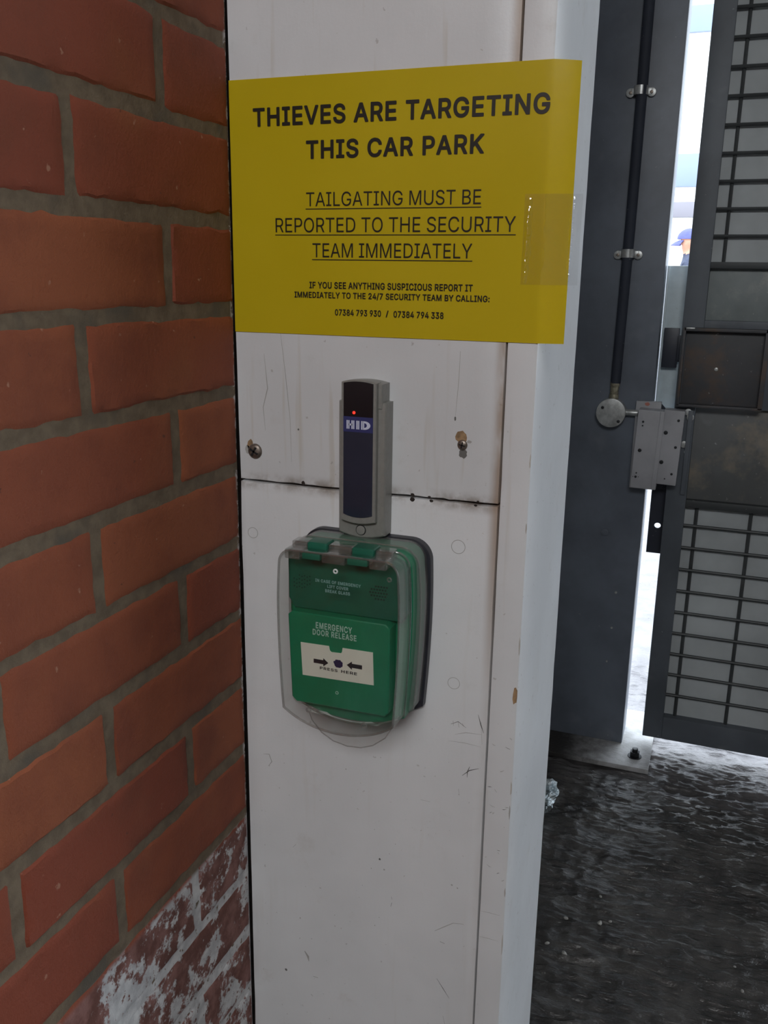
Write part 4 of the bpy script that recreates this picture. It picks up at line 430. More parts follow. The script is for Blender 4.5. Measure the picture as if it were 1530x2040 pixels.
"Z":[438,[42,0,398,1,398,57,115,56,173,134,190,161,195,166,212,192,217,198,233,224,238,229,397,461,396,508,40,508,41,452,323,452,312,439,272,384,148,201,143,196,123,164,43,49,42,46],[11,12,13,11,13,14,10,11,15,15,11,14,10,15,16,10,16,17,10,17,18,9,10,18,8,9,18,8,18,19,7,8,19,7,19,20,6,7,20,5,6,20,5,20,21,4,5,21,3,4,21,1,2,3,1,3,21,1,21,22,1,22,0]],
"0":[453,[220,-7,262,-4,294,6,322,23,351,52,366,74,386,119,386,124,396,154,398,174,400,176,401,196,403,197,403,222,405,224,403,310,401,312,396,354,383,399,376,410,368,432,351,457,332,476,320,486,316,488,297,501,260,513,247,513,246,515,232,515,230,516,194,513,160,503,130,485,101,456,86,434,68,394,68,389,56,352,55,332,53,330,51,310,50,309,50,277,48,276,50,199,53,187,56,156,68,119,68,114,85,77,101,52,130,23,159,6,174,3,190,-4,204,-4,206,-5,219,-5,222,50,220,51,204,51,194,55,182,60,166,71,146,92,133,117,123,142,115,176,115,186,113,187,111,222,110,224,110,284,111,286,111,306,113,307,115,334,121,360,133,392,146,416,164,436,182,450,206,458,236,460,237,458,254,456,270,450,289,436,308,414,318,397,331,362,338,334,340,310,341,309,341,292,343,290,343,259,345,252,343,250,343,217,341,216,338,174,323,122,310,97,298,82,274,61,249,51],[29,30,31,27,28,29,27,29,31,25,26,27,25,27,31,25,31,32,25,32,33,24,25,33,23,24,33,22,23,33,22,33,34,21,22,84,84,22,34,21,84,85,83,84,34,21,85,86,82,83,34,20,21,86,20,86,87,82,34,35,20,87,88,81,82,35,20,88,89,80,81,35,80,35,36,19,20,89,79,80,36,19,89,90,18,19,90,17,18,90,17,90,91,79,36,37,78,79,37,78,37,38,17,91,92,77,78,38,16,17,92,77,38,39,16,92,93,76,77,39,76,39,40,76,40,41,15,16,93,14,15,94,94,15,93,76,41,42,14,94,96,96,94,95,76,42,43,75,76,43,74,75,43,14,96,97,73,74,43,72,73,43,72,43,44,72,44,45,14,97,98,14,98,99,14,99,100,13,14,100,71,72,45,12,13,100,70,71,45,12,100,101,12,101,102,70,45,46,11,12,102,10,11,102,69,70,46,69,46,47,68,69,47,9,10,102,67,68,47,8,9,102,8,102,103,67,47,48,7,8,103,66,67,48,6,7,103,6,103,104,5,6,104,66,48,49,65,66,49,65,49,50,5,104,105,64,65,50,5,105,106,64,50,51,4,5,106,63,64,51,4,106,107,62,63,51,61,62,51,3,4,107,61,51,52,3,107,59,59,60,61,59,61,52,3,59,52,2,3,52,2,52,53,1,2,53,1,53,54,1,54,55,0,1,58,58,1,56,56,1,55,58,56,57]],
"1":[453,[77,0,391,1,390,55,276,56,275,508,197,508,86,428,87,358,208,448,213,448,213,56,77,55],[3,4,9,9,4,5,9,5,8,8,5,6,3,9,10,7,8,6,2,3,10,2,10,11,1,2,11,1,11,0]],
"2":[453,[65,0,389,1,388,57,152,58,166,74,261,172,334,256,372,321,376,348,381,366,379,401,372,422,361,446,347,464,326,483,300,500,278,508,272,508,255,513,228,515,226,517,223,515,195,513,193,512,172,508,143,497,120,482,99,461,84,439,84,436,76,421,67,391,66,362,126,362,127,381,131,389,131,396,146,424,163,442,173,448,190,455,203,458,215,458,216,460,226,460,265,450,272,450,286,442,306,422,316,404,319,391,319,374,321,371,319,369,319,362,317,361,311,326,284,284,224,218,64,48],[19,20,21,18,19,21,18,21,22,17,18,22,17,22,23,17,23,24,15,16,17,15,17,24,15,24,25,14,15,25,14,25,26,13,14,26,13,26,27,12,13,44,44,13,27,44,27,43,43,27,41,41,27,28,12,44,46,46,44,45,42,43,41,40,41,28,39,40,28,12,46,47,38,39,28,11,12,47,11,47,48,37,38,28,37,28,29,37,29,30,36,37,30,10,11,48,10,48,49,36,30,31,10,49,50,9,10,50,35,36,31,9,50,51,35,31,32,34,35,32,33,34,32,9,51,52,9,52,53,9,53,54,8,9,54,8,54,55,8,55,56,7,8,56,7,56,57,6,7,57,6,57,58,5,6,58,5,58,59,4,5,59,3,4,59,2,3,59,1,2,59,1,59,0]],
"3":[453,[206,-7,252,-5,280,1,312,13,333,26,359,50,372,69,386,97,387,109,391,116,391,129,392,130,392,166,391,167,391,176,386,187,384,197,372,220,357,240,336,260,326,266,295,281,268,288,222,290,372,460,372,510,71,509,72,451,287,450,287,447,281,439,159,302,157,299,157,249,212,248,213,246,232,246,240,243,255,241,275,235,295,221,309,207,321,187,329,159,329,129,327,127,327,120,324,114,324,109,311,87,296,73,276,61,216,50,215,51,166,58,152,65,140,73,126,87,119,97,112,112,111,127,108,131,44,130,47,104,51,99,56,80,71,56,92,35,108,21,136,8,162,0,168,0,186,-5,205,-5],[24,25,26,24,26,27,23,24,29,29,24,28,28,24,27,23,29,30,23,30,31,23,31,32,23,32,33,22,23,33,21,22,33,20,21,33,19,20,33,18,19,34,34,19,33,18,34,36,36,34,35,18,36,37,18,37,38,18,38,39,17,18,39,17,39,40,17,40,41,16,17,41,16,41,42,15,16,42,14,15,42,14,42,43,13,14,43,12,13,43,11,12,43,11,43,44,60,61,62,10,11,44,60,62,63,9,10,44,9,44,45,9,45,46,59,60,63,9,46,47,8,9,47,8,47,48,58,59,63,7,8,48,7,48,49,58,63,64,58,64,65,6,7,49,57,58,65,6,49,50,56,57,65,56,65,66,6,50,51,55,56,66,5,6,51,54,55,66,5,51,52,53,54,66,53,66,67,52,53,67,4,5,52,4,52,67,4,67,68,3,4,68,3,68,69,2,3,69,2,69,70,1,2,71,71,2,70,1,71,72,0,1,73,73,1,72]],
"4":[453,[282,0,343,1,344,105,413,106,412,163,343,164,342,318,282,318,281,163,108,164,310,508,248,508,243,504,223,468,205,439,185,402,40,159,40,106,281,105],[9,10,11,9,11,12,9,12,13,9,13,14,9,14,15,9,15,16,5,6,7,5,7,8,4,5,8,8,9,16,3,4,8,3,8,16,3,16,17,2,3,17,2,17,18,1,2,18,1,18,0]],
"5":[453,[209,-7,248,-5,288,5,309,15,328,28,355,56,370,77,382,102,383,116,388,130,390,160,392,162,390,167,390,190,380,230,372,246,370,252,360,267,347,284,328,301,294,321,269,330,229,335,228,333,219,333,218,331,209,331,208,330,178,325,141,303,138,301,133,302,135,304,135,317,137,319,137,330,138,332,138,346,140,347,140,360,142,362,142,376,143,377,150,450,366,451,366,510,98,510,95,507,90,449,88,447,88,436,87,434,87,420,85,419,85,406,83,404,83,390,82,389,82,376,80,374,80,360,78,359,78,347,77,346,77,332,75,330,75,317,73,316,73,302,72,300,72,287,70,286,70,272,68,270,67,254,76,251,88,251,89,250,129,246,166,268,172,270,181,270,182,271,209,275,211,276,232,276,254,271,279,260,303,237,315,220,327,182,327,169,328,167,327,140,322,120,313,102,300,84,282,68,261,56,244,51,219,50,202,55,172,60,137,90,127,109,123,127,121,130,60,129,63,102,70,84,83,59,106,35,118,25,146,8,168,0,174,0,191,-5,208,-5],[44,45,46,44,46,47,44,47,43,43,47,48,42,43,48,42,48,49,42,49,50,42,50,51,42,51,52,42,52,53,42,53,54,42,54,55,42,55,56,42,56,57,42,57,58,41,42,58,40,41,58,40,58,59,40,59,60,39,40,60,38,39,60,38,60,61,38,61,62,37,38,62,37,62,63,36,37,63,36,63,64,21,22,23,21,23,24,21,24,25,35,36,64,35,64,65,21,25,26,21,26,27,20,21,27,20,27,28,34,35,65,34,65,66,20,28,29,19,20,29,33,34,66,32,33,66,32,66,67,32,67,68,31,32,68,19,29,30,30,31,68,30,68,69,18,19,30,18,30,69,18,69,70,18,70,71,18,71,72,17,18,85,85,18,84,84,18,72,17,85,86,83,84,72,82,83,72,82,72,73,17,86,87,81,82,73,80,81,73,79,80,73,79,73,74,78,79,74,16,17,87,16,87,88,78,74,76,76,74,75,15,16,88,78,76,77,14,15,88,14,88,89,13,14,89,13,89,90,12,13,90,12,90,91,12,91,92,11,12,92,11,92,93,10,11,93,9,10,93,9,93,94,8,9,94,105,106,107,105,107,108,104,105,108,8,94,95,7,8,95,103,104,108,6,7,95,6,95,96,103,108,109,102,103,109,6,96,97,102,109,110,5,6,97,5,97,98,101,102,110,101,110,111,4,5,98,4,98,99,100,101,111,4,99,100,4,100,111,4,111,112,3,4,112,3,112,113,2,3,113,2,113,114,1,2,115,115,2,114,1,115,116,0,1,117,117,1,116]],
"6":[453,[218,-7,252,-5,280,1,312,15,333,30,354,52,369,74,369,77,379,97,384,119,387,126,387,144,389,146,387,189,379,219,369,242,359,257,332,285,310,298,288,306,262,313,238,313,235,315,215,310,206,310,205,308,198,308,180,296,174,296,312,494,322,510,253,510,249,506,136,339,79,237,66,192,66,184,64,182,66,129,72,102,81,80,97,54,120,30,142,15,172,1,192,-4,216,-5,218,48,216,50,200,51,173,63,162,71,146,89,132,114,126,137,126,180,137,214,147,229,162,243,175,253,206,265,245,265,258,260,263,260,286,246,304,229,314,214,321,200,326,182,326,169,327,167,326,132,322,119,314,100,292,71,280,63,258,53,253,53,246,50],[29,30,31,29,31,32,29,32,33,28,29,33,28,33,34,21,22,23,19,20,21,19,21,23,19,23,24,19,24,25,19,25,26,19,26,27,18,19,27,17,18,27,17,27,28,17,28,60,60,28,34,16,17,61,61,17,60,16,61,63,63,61,62,59,60,34,16,63,64,15,16,64,58,59,34,15,64,65,57,58,34,14,15,65,57,34,35,14,65,66,56,57,35,13,14,66,13,66,67,55,56,35,13,67,68,55,35,36,12,13,68,55,36,37,12,68,69,55,37,38,54,55,38,12,69,70,12,70,71,11,12,71,10,11,71,53,54,38,10,71,72,53,38,39,9,10,72,8,9,72,8,72,73,52,53,39,52,39,40,8,73,74,7,8,74,51,52,40,51,40,41,6,7,74,5,6,74,5,74,75,50,51,41,5,75,76,49,50,41,49,41,42,5,76,77,5,77,78,4,5,78,48,49,42,4,78,47,47,48,42,4,47,42,3,4,42,3,42,43,2,3,43,2,43,44,1,2,44,1,44,45,1,45,46,0,1,46]],
"7":[453,[98,0,164,0,167,2,390,448,390,508,62,508,63,452,324,451],[3,4,5,3,5,7,7,5,6,3,7,0,2,3,0,1,2,0]],
"8":[453,[213,-7,261,-5,263,-4,286,0,314,10,341,25,358,38,379,62,392,86,392,90,399,109,399,120,400,122,400,150,399,152,395,177,379,210,369,224,351,241,340,250,321,260,304,263,300,266,301,268,321,275,340,286,359,307,372,329,379,350,380,372,382,374,380,400,374,429,352,462,331,483,321,490,300,501,278,510,271,510,254,515,234,515,233,516,198,515,181,510,174,510,136,493,123,485,104,467,89,449,79,429,72,402,72,390,70,389,72,356,75,349,79,332,92,309,110,288,128,276,148,270,154,266,136,261,118,253,103,243,82,222,62,189,52,152,54,109,60,87,74,62,93,40,111,25,138,10,166,0,173,0,191,-5,211,-5,203,50,166,60,140,78,129,90,120,107,115,129,115,149,122,174,130,190,137,199,144,206,171,225,180,226,190,231,196,231,206,235,246,235,268,230,286,221,301,211,314,200,324,187,334,164,335,147,337,146,337,132,335,130,335,120,332,107,322,89,306,73,281,58,250,50,224,290,223,291,178,300,164,308,150,322,137,346,137,350,134,357,134,394,144,419,150,429,164,443,178,450,213,456,221,460,231,460,246,455,274,450,290,441,302,429,314,409,319,392,319,359,309,332,300,320,288,308,274,300],[40,41,42,38,39,40,38,40,42,38,42,43,36,37,38,36,38,43,36,43,44,36,44,45,35,36,45,35,45,46,34,35,46,34,46,47,33,34,47,33,47,124,124,47,48,32,33,125,125,33,124,32,125,127,127,125,126,123,124,48,122,123,48,32,127,128,121,122,48,121,48,49,120,121,49,32,128,129,31,32,129,31,129,130,119,120,49,119,49,50,118,119,50,31,130,131,118,50,51,30,31,131,117,118,51,30,131,132,117,51,52,117,52,53,29,30,132,28,29,132,28,132,133,116,117,53,116,53,54,27,28,133,115,116,54,115,54,55,114,115,55,27,133,134,114,55,56,26,27,134,113,114,56,26,134,135,113,56,57,26,135,136,112,113,57,25,26,136,25,136,110,111,112,57,110,111,57,25,110,57,25,57,58,24,25,58,24,58,59,23,24,59,23,59,60,22,23,60,21,22,60,21,60,61,20,21,61,20,61,62,19,20,62,19,62,63,18,19,63,18,63,92,92,63,64,17,18,93,93,18,92,17,93,94,91,92,90,90,92,64,89,90,64,17,94,95,88,89,64,87,88,64,16,17,95,87,64,65,16,95,96,16,96,97,15,16,97,86,87,65,15,97,98,85,86,65,84,85,65,84,65,66,15,98,99,14,15,99,83,84,66,14,99,100,13,14,100,83,66,67,12,13,100,82,83,67,12,100,101,12,101,102,12,102,103,12,103,104,81,82,67,11,12,104,10,11,104,10,104,105,9,10,105,81,67,68,9,105,106,80,81,68,8,9,106,79,80,68,8,106,107,79,68,69,7,8,107,78,79,69,7,107,108,6,7,108,78,69,70,77,78,70,6,108,109,6,109,77,6,77,70,6,70,71,5,6,71,4,5,71,4,71,72,3,4,72,3,72,73,2,3,74,74,3,73,2,74,75,1,2,75,0,1,76,76,1,75]],
"9":[453,[132,0,200,0,202,2,317,171,342,218,372,268,382,296,386,319,387,321,389,359,387,361,387,379,384,388,381,408,376,416,376,419,367,436,354,456,333,478,312,493,285,507,256,513,228,515,226,517,223,515,195,513,168,507,138,492,123,482,96,452,86,438,72,411,66,382,66,366,64,364,64,339,66,338,66,319,69,311,69,304,82,269,97,248,118,227,135,215,155,205,186,197,205,197,206,195,222,195,223,197,256,202,277,214,144,19,139,14,216,243,215,245,205,245,198,248,193,248,172,258,146,282,136,299,127,326,126,366,127,368,131,391,141,412,147,422,162,437,175,447,196,457,210,458,212,460,242,460,262,455,278,447,292,437,307,419,322,391,324,378,326,376,326,361,327,359,326,326,321,308,312,291,307,282,293,267,276,255,263,248,256,248,248,245,238,245,236,243],[22,23,24,21,22,24,21,24,25,20,21,25,20,25,26,19,20,26,19,26,27,18,19,27,18,27,28,18,28,29,17,18,73,73,18,72,72,18,29,17,73,74,71,72,29,70,71,29,69,70,29,16,17,74,16,74,75,69,29,30,16,75,76,68,69,30,68,30,31,16,76,77,67,68,31,15,16,77,66,67,31,14,15,77,14,77,78,13,14,78,65,66,31,65,31,32,12,13,78,12,78,79,64,65,32,11,12,79,64,32,33,10,11,79,10,79,80,10,80,81,63,64,33,62,63,33,62,33,34,62,34,35,9,10,81,9,81,82,8,9,82,8,82,83,62,35,36,62,36,37,8,83,84,61,62,37,7,8,84,6,7,84,61,37,38,61,38,39,6,84,85,61,39,40,60,61,40,5,6,85,5,85,86,5,86,87,59,60,40,59,40,41,4,5,87,4,87,88,58,59,41,4,88,89,4,89,90,4,90,91,56,57,58,56,58,41,56,41,42,4,91,92,4,92,93,54,55,56,54,56,42,4,93,54,4,54,42,4,42,43,3,4,51,51,4,43,51,43,44,3,51,52,50,51,44,50,44,45,49,50,45,48,49,46,46,49,45,48,46,47,2,3,52,2,52,53,2,53,0,1,2,0]],
"/":[249,[15,-76,70,-76,72,-74,86,-18,94,6,97,25,106,50,109,68,117,93,121,112,129,136,132,155,141,180,144,198,147,205,161,260,169,285,172,303,181,328,184,346,192,372,196,390,204,415,207,433,216,458,219,476,227,502,231,520,234,526,233,532,177,532,164,478,161,472,157,453,154,446,152,435,149,428,147,416,144,410,141,392,132,366,129,348,121,323,117,305,109,280,106,262,97,236,94,218,86,193,82,175,74,150,71,132,62,106,59,88,51,63,47,45,39,20,36,2,27,-24,24,-42,16,-67],[28,29,30,28,30,31,27,28,31,26,27,31,25,26,31,25,31,32,24,25,32,24,32,33,23,24,33,23,33,34,23,34,35,23,35,36,22,23,36,22,36,37,22,37,38,21,22,38,21,38,39,21,39,40,20,21,40,19,20,40,19,40,41,19,41,42,18,19,42,17,18,42,17,42,43,17,43,44,16,17,44,15,16,44,15,44,45,15,45,46,14,15,46,14,46,47,14,47,48,13,14,48,12,13,48,12,48,49,11,12,49,11,49,50,10,11,50,10,50,51,9,10,51,9,51,52,8,9,52,8,52,53,7,8,53,7,53,54,6,7,54,6,54,55,5,6,55,5,55,56,4,5,56,4,56,57,3,4,57,3,57,58,2,3,58,2,58,59,2,59,60,2,60,0,1,2,0]],
":":[188,[86,-4,104,-4,121,3,137,20,142,40,140,54,133,67,121,79,111,84,98,86,96,88,84,86,66,76,55,64,50,50,50,32,55,18,72,1,86,271,104,271,122,279,135,294,140,304,140,314,142,315,138,334,130,347,119,356,96,363,84,361,68,353,57,342,50,325,50,307,55,294,64,283],[27,28,29,26,27,29,26,29,30,25,26,30,24,25,30,24,30,31,23,24,31,23,31,32,22,23,32,22,32,33,21,22,33,21,33,34,20,21,34,20,34,35,19,20,35,19,35,18,9,10,11,9,11,12,8,9,12,8,12,13,7,8,13,7,13,14,6,7,14,6,14,15,5,6,15,4,5,15,4,15,16,3,4,16,2,3,16,2,16,17,2,17,0,1,2,0]],
" ":[188,[],[]]}


def text_into(bm, s, x0, x1, zb, zt, y, bold=True, spacing=1.0, mi=0):
    """flat lettering fitted to the box x0..x1, zb..zt (mm) on the plane y"""
    pen = 0.0
    Vs, Fs = [], []
    for ch in s:
        adv, vs_, fs_ = (BOLD if bold else REGULAR)[ch]
        k = len(Vs)
        Vs += [(vs_[i] / 1000 + pen, vs_[i + 1] / 1000) for i in range(0, len(vs_), 2)]
        Fs += [(fs_[i] + k, fs_[i + 1] + k, fs_[i + 2] + k) for i in range(0, len(fs_), 3)]
        pen += adv / 1000 + (spacing - 1.0) * 0.5 + (0.028 if bold else 0)
    ax, bx = min(v[0] for v in Vs), max(v[0] for v in Vs)
    ay, by = min(v[1] for v in Vs), max(v[1] for v in Vs)
    b = bmesh.new()
    bv = [b.verts.new(V(x0 + (u - ax) / (bx - ax) * (x1 - x0), y, zb + (w - ay) / (by - ay) * (zt - zb))) for u, w in Vs]
    for t in Fs:
        f = b.faces.new([bv[i] for i in t])
        f.normal_update()
        if f.normal.y > 0:
            f.normal_flip()
    merge(bm, b, mi)


# ------------------------------------------------------------------ materials
def m_brick(name, mortar=False):
    t = NT(name)
    X = t.xyz()
    if mortar:
        base = t.mix(t.ramp(t.noise(60), 0.3, 0.7), (0.15, 0.11, 0.072), (0.215, 0.162, 0.108))
        base = t.mix(t.ramp(t.noise(14), 0.52, 0.7), base, (0.12, 0.10, 0.075))
        t.b.inputs['Roughness'].default_value = 0.95
    else:
        at = t.n('ShaderNodeAttribute', attribute_name='tone')
        tone = at.outputs['Fac']
        base = t.mix(tone, (0.26, 0.052, 0.023), (0.335, 0.092, 0.034))
        base = t.mix(t.ramp(t.noise(9, 5), 0.42, 0.72), base, (0.21, 0.048, 0.020))
        base = t.mix(t.ramp(t.noise(5, 3), 0.55, 0.75, 0, 0.6), base, (0.33, 0.105, 0.038))
        spk = t.ramp(t.noise(95, 3, 0.5), 0.70, 0.76, 0, 0.55)
        base = t.mix(spk, base, (0.55, 0.30, 0.20))
        pit = t.ramp(t.noise(120, 2, 0.5), 0.27, 0.22, 0, 0.7)
        base = t.mix(pit, base, (0.10, 0.035, 0.02))
        t.b.inputs['Roughness'].default_value = 0.75
    # weathered purple courses with flaking white paint near the ground
    low = t.ramp(X[2], 1.278 - 0.680, 1.278 - 0.688)
    if not mortar:
        base = t.mix(low, base, t.mix(t.ramp(t.noise(40), 0.4, 0.65), (0.16, 0.060, 0.045), (0.30, 0.14, 0.12)))
    big = t.ramp(t.noise(16, 6, 0.7), (0.30 if mortar else 0.50), (0.36 if mortar else 0.545))
    chip = t.ramp(t.noise(110, 3, 0.6), 0.33, 0.40)
    w = t.math('MULTIPLY', t.math('MULTIPLY', low, big), chip)
    base = t.mix(w, base, t.mix(t.ramp(t.noise(50), 0.35, 0.65), (0.52, 0.52, 0.53), (0.74, 0.74, 0.74)))
    # paint splashes where the painter met the boards
    edge = t.ramp(X[1], -0.007, -0.0015)
    es = t.math('MULTIPLY', edge, t.ramp(t.noise(85, 4, 0.7), 0.50, 0.58))
    base = t.mix(es, base, (0.62, 0.58, 0.56))
    t.color(base)
    t.bump(t.noise(260 if not mortar else 180, 5, 0.7), 0.5, 0.0025)
    return t.m


def m_paint(name, board=False):
    t = NT(name)
    X = t.xyz()
    c = t.mix(t.ramp(t.noise(7, 3), 0.3, 0.7), (0.67, 0.67, 0.675), (0.73, 0.73, 0.735))
    # faint dirt mottling and runs
    c = t.mix(t.ramp(t.noise(22, 6, 0.7), 0.56, 0.8, 0, 0.35), c, (0.48, 0.44, 0.39))
    run = t.math('MULTIPLY', t.ramp(t.noise(6, 2, 0.5, stretch=(14, 1, 0.9)), 0.60, 0.72, 0, 0.40), t.ramp(X[2], H0 - 0.45, H0 - 0.30, 0.2, 1.0))
    c = t.mix(run, c, (0.52, 0.46, 0.37))
    fleck = t.ramp(t.noise(170, 2, 0.5), 0.70, 0.75, 0, 0.5)
    c = t.mix(fleck, c, (0.36, 0.33, 0.30))
    if board:
        # grime along the horizontal joint and the right-hand joint
        dz = t.math('ABSOLUTE', t.math('SUBTRACT', X[2], H0 - 0.312), 0)
        gz = t.ramp(dz, 0.012, 0.0005)
        gz = t.math('MULTIPLY', gz, t.ramp(t.noise(40, 4), 0.36, 0.66, 0, 0.8))
        c = t.mix(gz, c, (0.20, 0.15, 0.11))
        dx = t.math('ABSOLUTE', t.math('SUBTRACT', X[0], 0.2575), 0)
        gx = t.ramp(dx, 0.011, 0.001)
        above = t.ramp(X[2], H0 - 0.55, H0 - 0.30, 0.12, 0.85)
        gx = t.math('MULTIPLY', t.math('MULTIPLY', gx, above), t.ramp(t.noise(26, 4, stretch=(1, 1, 0.35)), 0.25, 0.5))
        c = t.mix(gx, c, (0.36, 0.26, 0.19))
    t.color(c)
    t.b.inputs['Roughness'].default_value = 0.42
    h = t.noise(45, 4, 0.6, stretch=(1, 1, 0.3))
    nb = t.bump(h, 0.25, 0.0015)
    t.bump(t.noise(420, 2), 0.10, 0.0006, nb)
    return t.m


def m_concrete():
    t = NT('wet_ribbed_concrete')
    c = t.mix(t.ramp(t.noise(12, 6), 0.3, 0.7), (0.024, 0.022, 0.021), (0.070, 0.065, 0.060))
    c = t.mix(t.ramp(t.noise(150, 3), 0.68, 0.75, 0, 0.6), c, (0.22, 0.21, 0.20))
    Y = t.xyz()[1]
    # paler yard concrete, begun inside the gate to paint in sky reflected there
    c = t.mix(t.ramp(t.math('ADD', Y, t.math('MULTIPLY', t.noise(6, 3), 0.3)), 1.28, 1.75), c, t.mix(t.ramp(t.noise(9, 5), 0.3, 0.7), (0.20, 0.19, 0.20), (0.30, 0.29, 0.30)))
    t.color(c)
    t.b.inputs['Specular IOR Level'].default_value = 0.6
    t.l(t.ramp(t.noise(20, 4), 0.3, 0.7, 0.08, 0.24), t.b.inputs['Roughness'])
    h1 = t.noise(1.0, 4, 0.6, stretch=(30, 150, 1), dist=0.35)
    nb = t.bump(h1, 0.6, 0.005)
    t.bump(t.noise(260, 3, 0.6), 0.4, 0.003, nb)
    return t.m


def m_steel(name, col, rough=0.5, stain=None, stain_amt=0.5, metal=0.0, dust=0.15, dscale=6):
    t = NT(name)
    lo = tuple(c * 0.8 for c in col)
    hi = tuple(c * 1.2 for c in col)
    c = t.mix(t.ramp(t.noise(dscale, 5), 0.3, 0.7), lo, hi)
    c = t.mix(t.ramp(t.noise(dscale * 1.7, 3), 0.60, 0.72, 0, dust), c, (0.40, 0.41, 0.42))
    if stain:
        c = t.mix(t.ramp(t.noise(8, 5, 0.65), 0.48, 0.66, 0, stain_amt), c, stain)
    spk = t.ramp(t.noise(120, 2), 0.72, 0.76, 0, 0.5)
    c = t.mix(spk, c, (0.45, 0.45, 0.44))
    t.color(c)
    t.b.inputs['Roughness'].default_value = rough
    t.b.inputs['Metallic'].default_value = metal
    t.bump(t.noise(140, 4), 0.12, 0.001)
    return t.m


M_BRICK = m_brick('red_brick')
M_MORTAR = m_brick('grey_mortar', True)
M_PAINT = m_paint('white_gloss_paint')
M_BOARD = m_paint('white_painted_board', True)
M_SCUFF = plain('black_scuff', (0.13, 0.125, 0.12), 0.6)
M_SCUFF2 = plain('grey_scuff', (0.40, 0.39, 0.37), 0.6)
M_GAP = plain('dark_joint_dirt', (0.03, 0.022, 0.018), 0.95, var=0.4, scale=60)
M_WOOD = plain('bare_timber', (0.30, 0.19, 0.10), 0.9, var=0.4, scale=120)
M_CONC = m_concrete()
M_CEIL = plain('dull_ceiling', (0.42, 0.41, 0.40), 0.9)
M_DULL = plain('dull_render', (0.45, 0.44, 0.42), 0.9)
M_POST = m_steel('grey_painted_steel', (0.135, 0.155, 0.19), 0.42, dust=0.10)
M_GATE = m_steel('dark_gate_steel', (0.095, 0.108, 0.125), 0.5, dust=0.12)
M_RODS = m_steel('dark_rod_steel', (0.045, 0.05, 0.052), 0.5, dust=0.05)
M_INFILL = m_steel('dull_infill_sheet', (0.42, 0.45, 0.46), 0.55, dust=0.2, dscale=3)
M_GALV = m_steel('galvanised_plate', (0.20, 0.225, 0.225), 0.45, stain=(0.42, 0.42, 0.39), stain_amt=0.75)
M_RUST = m_steel('rust_stained_plate', (0.12, 0.125, 0.125), 0.55, stain=(0.25, 0.215, 0.165), stain_amt=0.8)
M_RECESS = m_steel('rust_brown_steel', (0.055, 0.055, 0.06), 0.55, stain=(0.11, 0.072, 0.05), stain_amt=0.8, dust=0.02)
M_GUARD = m_steel('pale_galvanised', (0.66, 0.76, 0.80), 0.4, dust=0.05)
M_BLACKST = m_steel('blue_black_steel', (0.03, 0.034, 0.05), 0.4, dust=0.03)
M_LOCK = m_steel('grey_cast_lock', (0.36, 0.36, 0.38), 0.45, dust=0.1)
M_ZINC = plain('zinc', (0.50, 0.51, 0.50), 0.38, 0.6, var=0.2, scale=80)
M_BRASS = plain('dull_brass', (0.36, 0.33, 0.24), 0.42, 0.6, var=0.3, scale=120)
M_CONDUIT = m_steel('slate_grey_conduit', (0.028, 0.034, 0.052), 0.7, dust=0.03)
tb = NT('shaded_grimy_base_plate')
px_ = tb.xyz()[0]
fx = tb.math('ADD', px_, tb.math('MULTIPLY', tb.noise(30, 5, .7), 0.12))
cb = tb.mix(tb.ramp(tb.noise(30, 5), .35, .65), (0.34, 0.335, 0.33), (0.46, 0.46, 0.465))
tb.color(tb.mix(tb.ramp(fx, 0.20, 0.34), (0.035, 0.032, 0.030), cb))  # left end coloured dark for the shade lying there, plus some grime
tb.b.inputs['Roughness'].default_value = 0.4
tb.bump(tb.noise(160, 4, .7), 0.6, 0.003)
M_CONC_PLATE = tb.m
M_BOLT = plain('black_bolt', (0.03, 0.032, 0.035), 0.4, 0.4)
M_SCREW = plain('tarnished_screw', (0.23, 0.19, 0.16), 0.42, 0.75, var=0.3, scale=300)
M_PLUG = plain('plug_outline', (0.50, 0.47, 0.43), 0.6)
M_YELLOW = plain('yellow_laminated_paper', (0.68, 0.50, 0.012), 0.28, 0, var=0.05, scale=4, spec=0.45)
M_INK = plain('black_ink', (0.018, 0.016, 0.012), 0.3, var=0.1)
M_TAPE = clear_mat('clear_tape', 0.992, 1.1, 0.0, 0.08)
M_READER = plain('champagne_grey_plastic', (0.27, 0.265, 0.245), 0.38, 0.25, var=0.06, scale=200)
M_READERD = plain('darker_grey_plastic', (0.17, 0.17, 0.16), 0.4, 0.2, var=0.06, scale=200)
M_LENS = plain('navy_lens', (0.023, 0.027, 0.046), 0.22, var=0.08)
M_LENSB = plain('black_lens', (0.012, 0.011, 0.014), 0.22, var=0.08)
M_LENSL = plain('blue_band', (0.040, 0.046, 0.15), 0.25, var=0.06)
M_LOGO = plain('pale_print', (0.62, 0.64, 0.78), 0.4, var=0.03)
M_BACKPL = plain('black_gasket', (0.022, 0.022, 0.03), 0.42, var=0.2)
M_GREEN = plain('green_plastic', (0.008, 0.20, 0.095), 0.35, var=0.08)
M_GREEND = plain('dark_green_plastic', (0.010, 0.115, 0.070), 0.38, var=0.1)
M_GREENI = plain('pale_green_print', (0.42, 0.60, 0.50), 0.5, var=0.03)
M_GREENF = plain('faint_raised_print', (0.20, 0.34, 0.31), 0.5, var=0.03)
M_HOLE = plain('speaker_hole', (0.006, 0.035, 0.022), 0.6)
M_GLASS = plain('white_breakglass', (0.78, 0.77, 0.66), 0.3, var=0.03)
M_BLACK = plain('black_print', (0.015, 0.015, 0.02), 0.4)
M_BLUEDOT = plain('navy_print', (0.02, 0.02, 0.075), 0.4)
M_CLEAR = clear_mat('clear_polycarbonate', 0.955, 0.22, 0.0, 0.07)
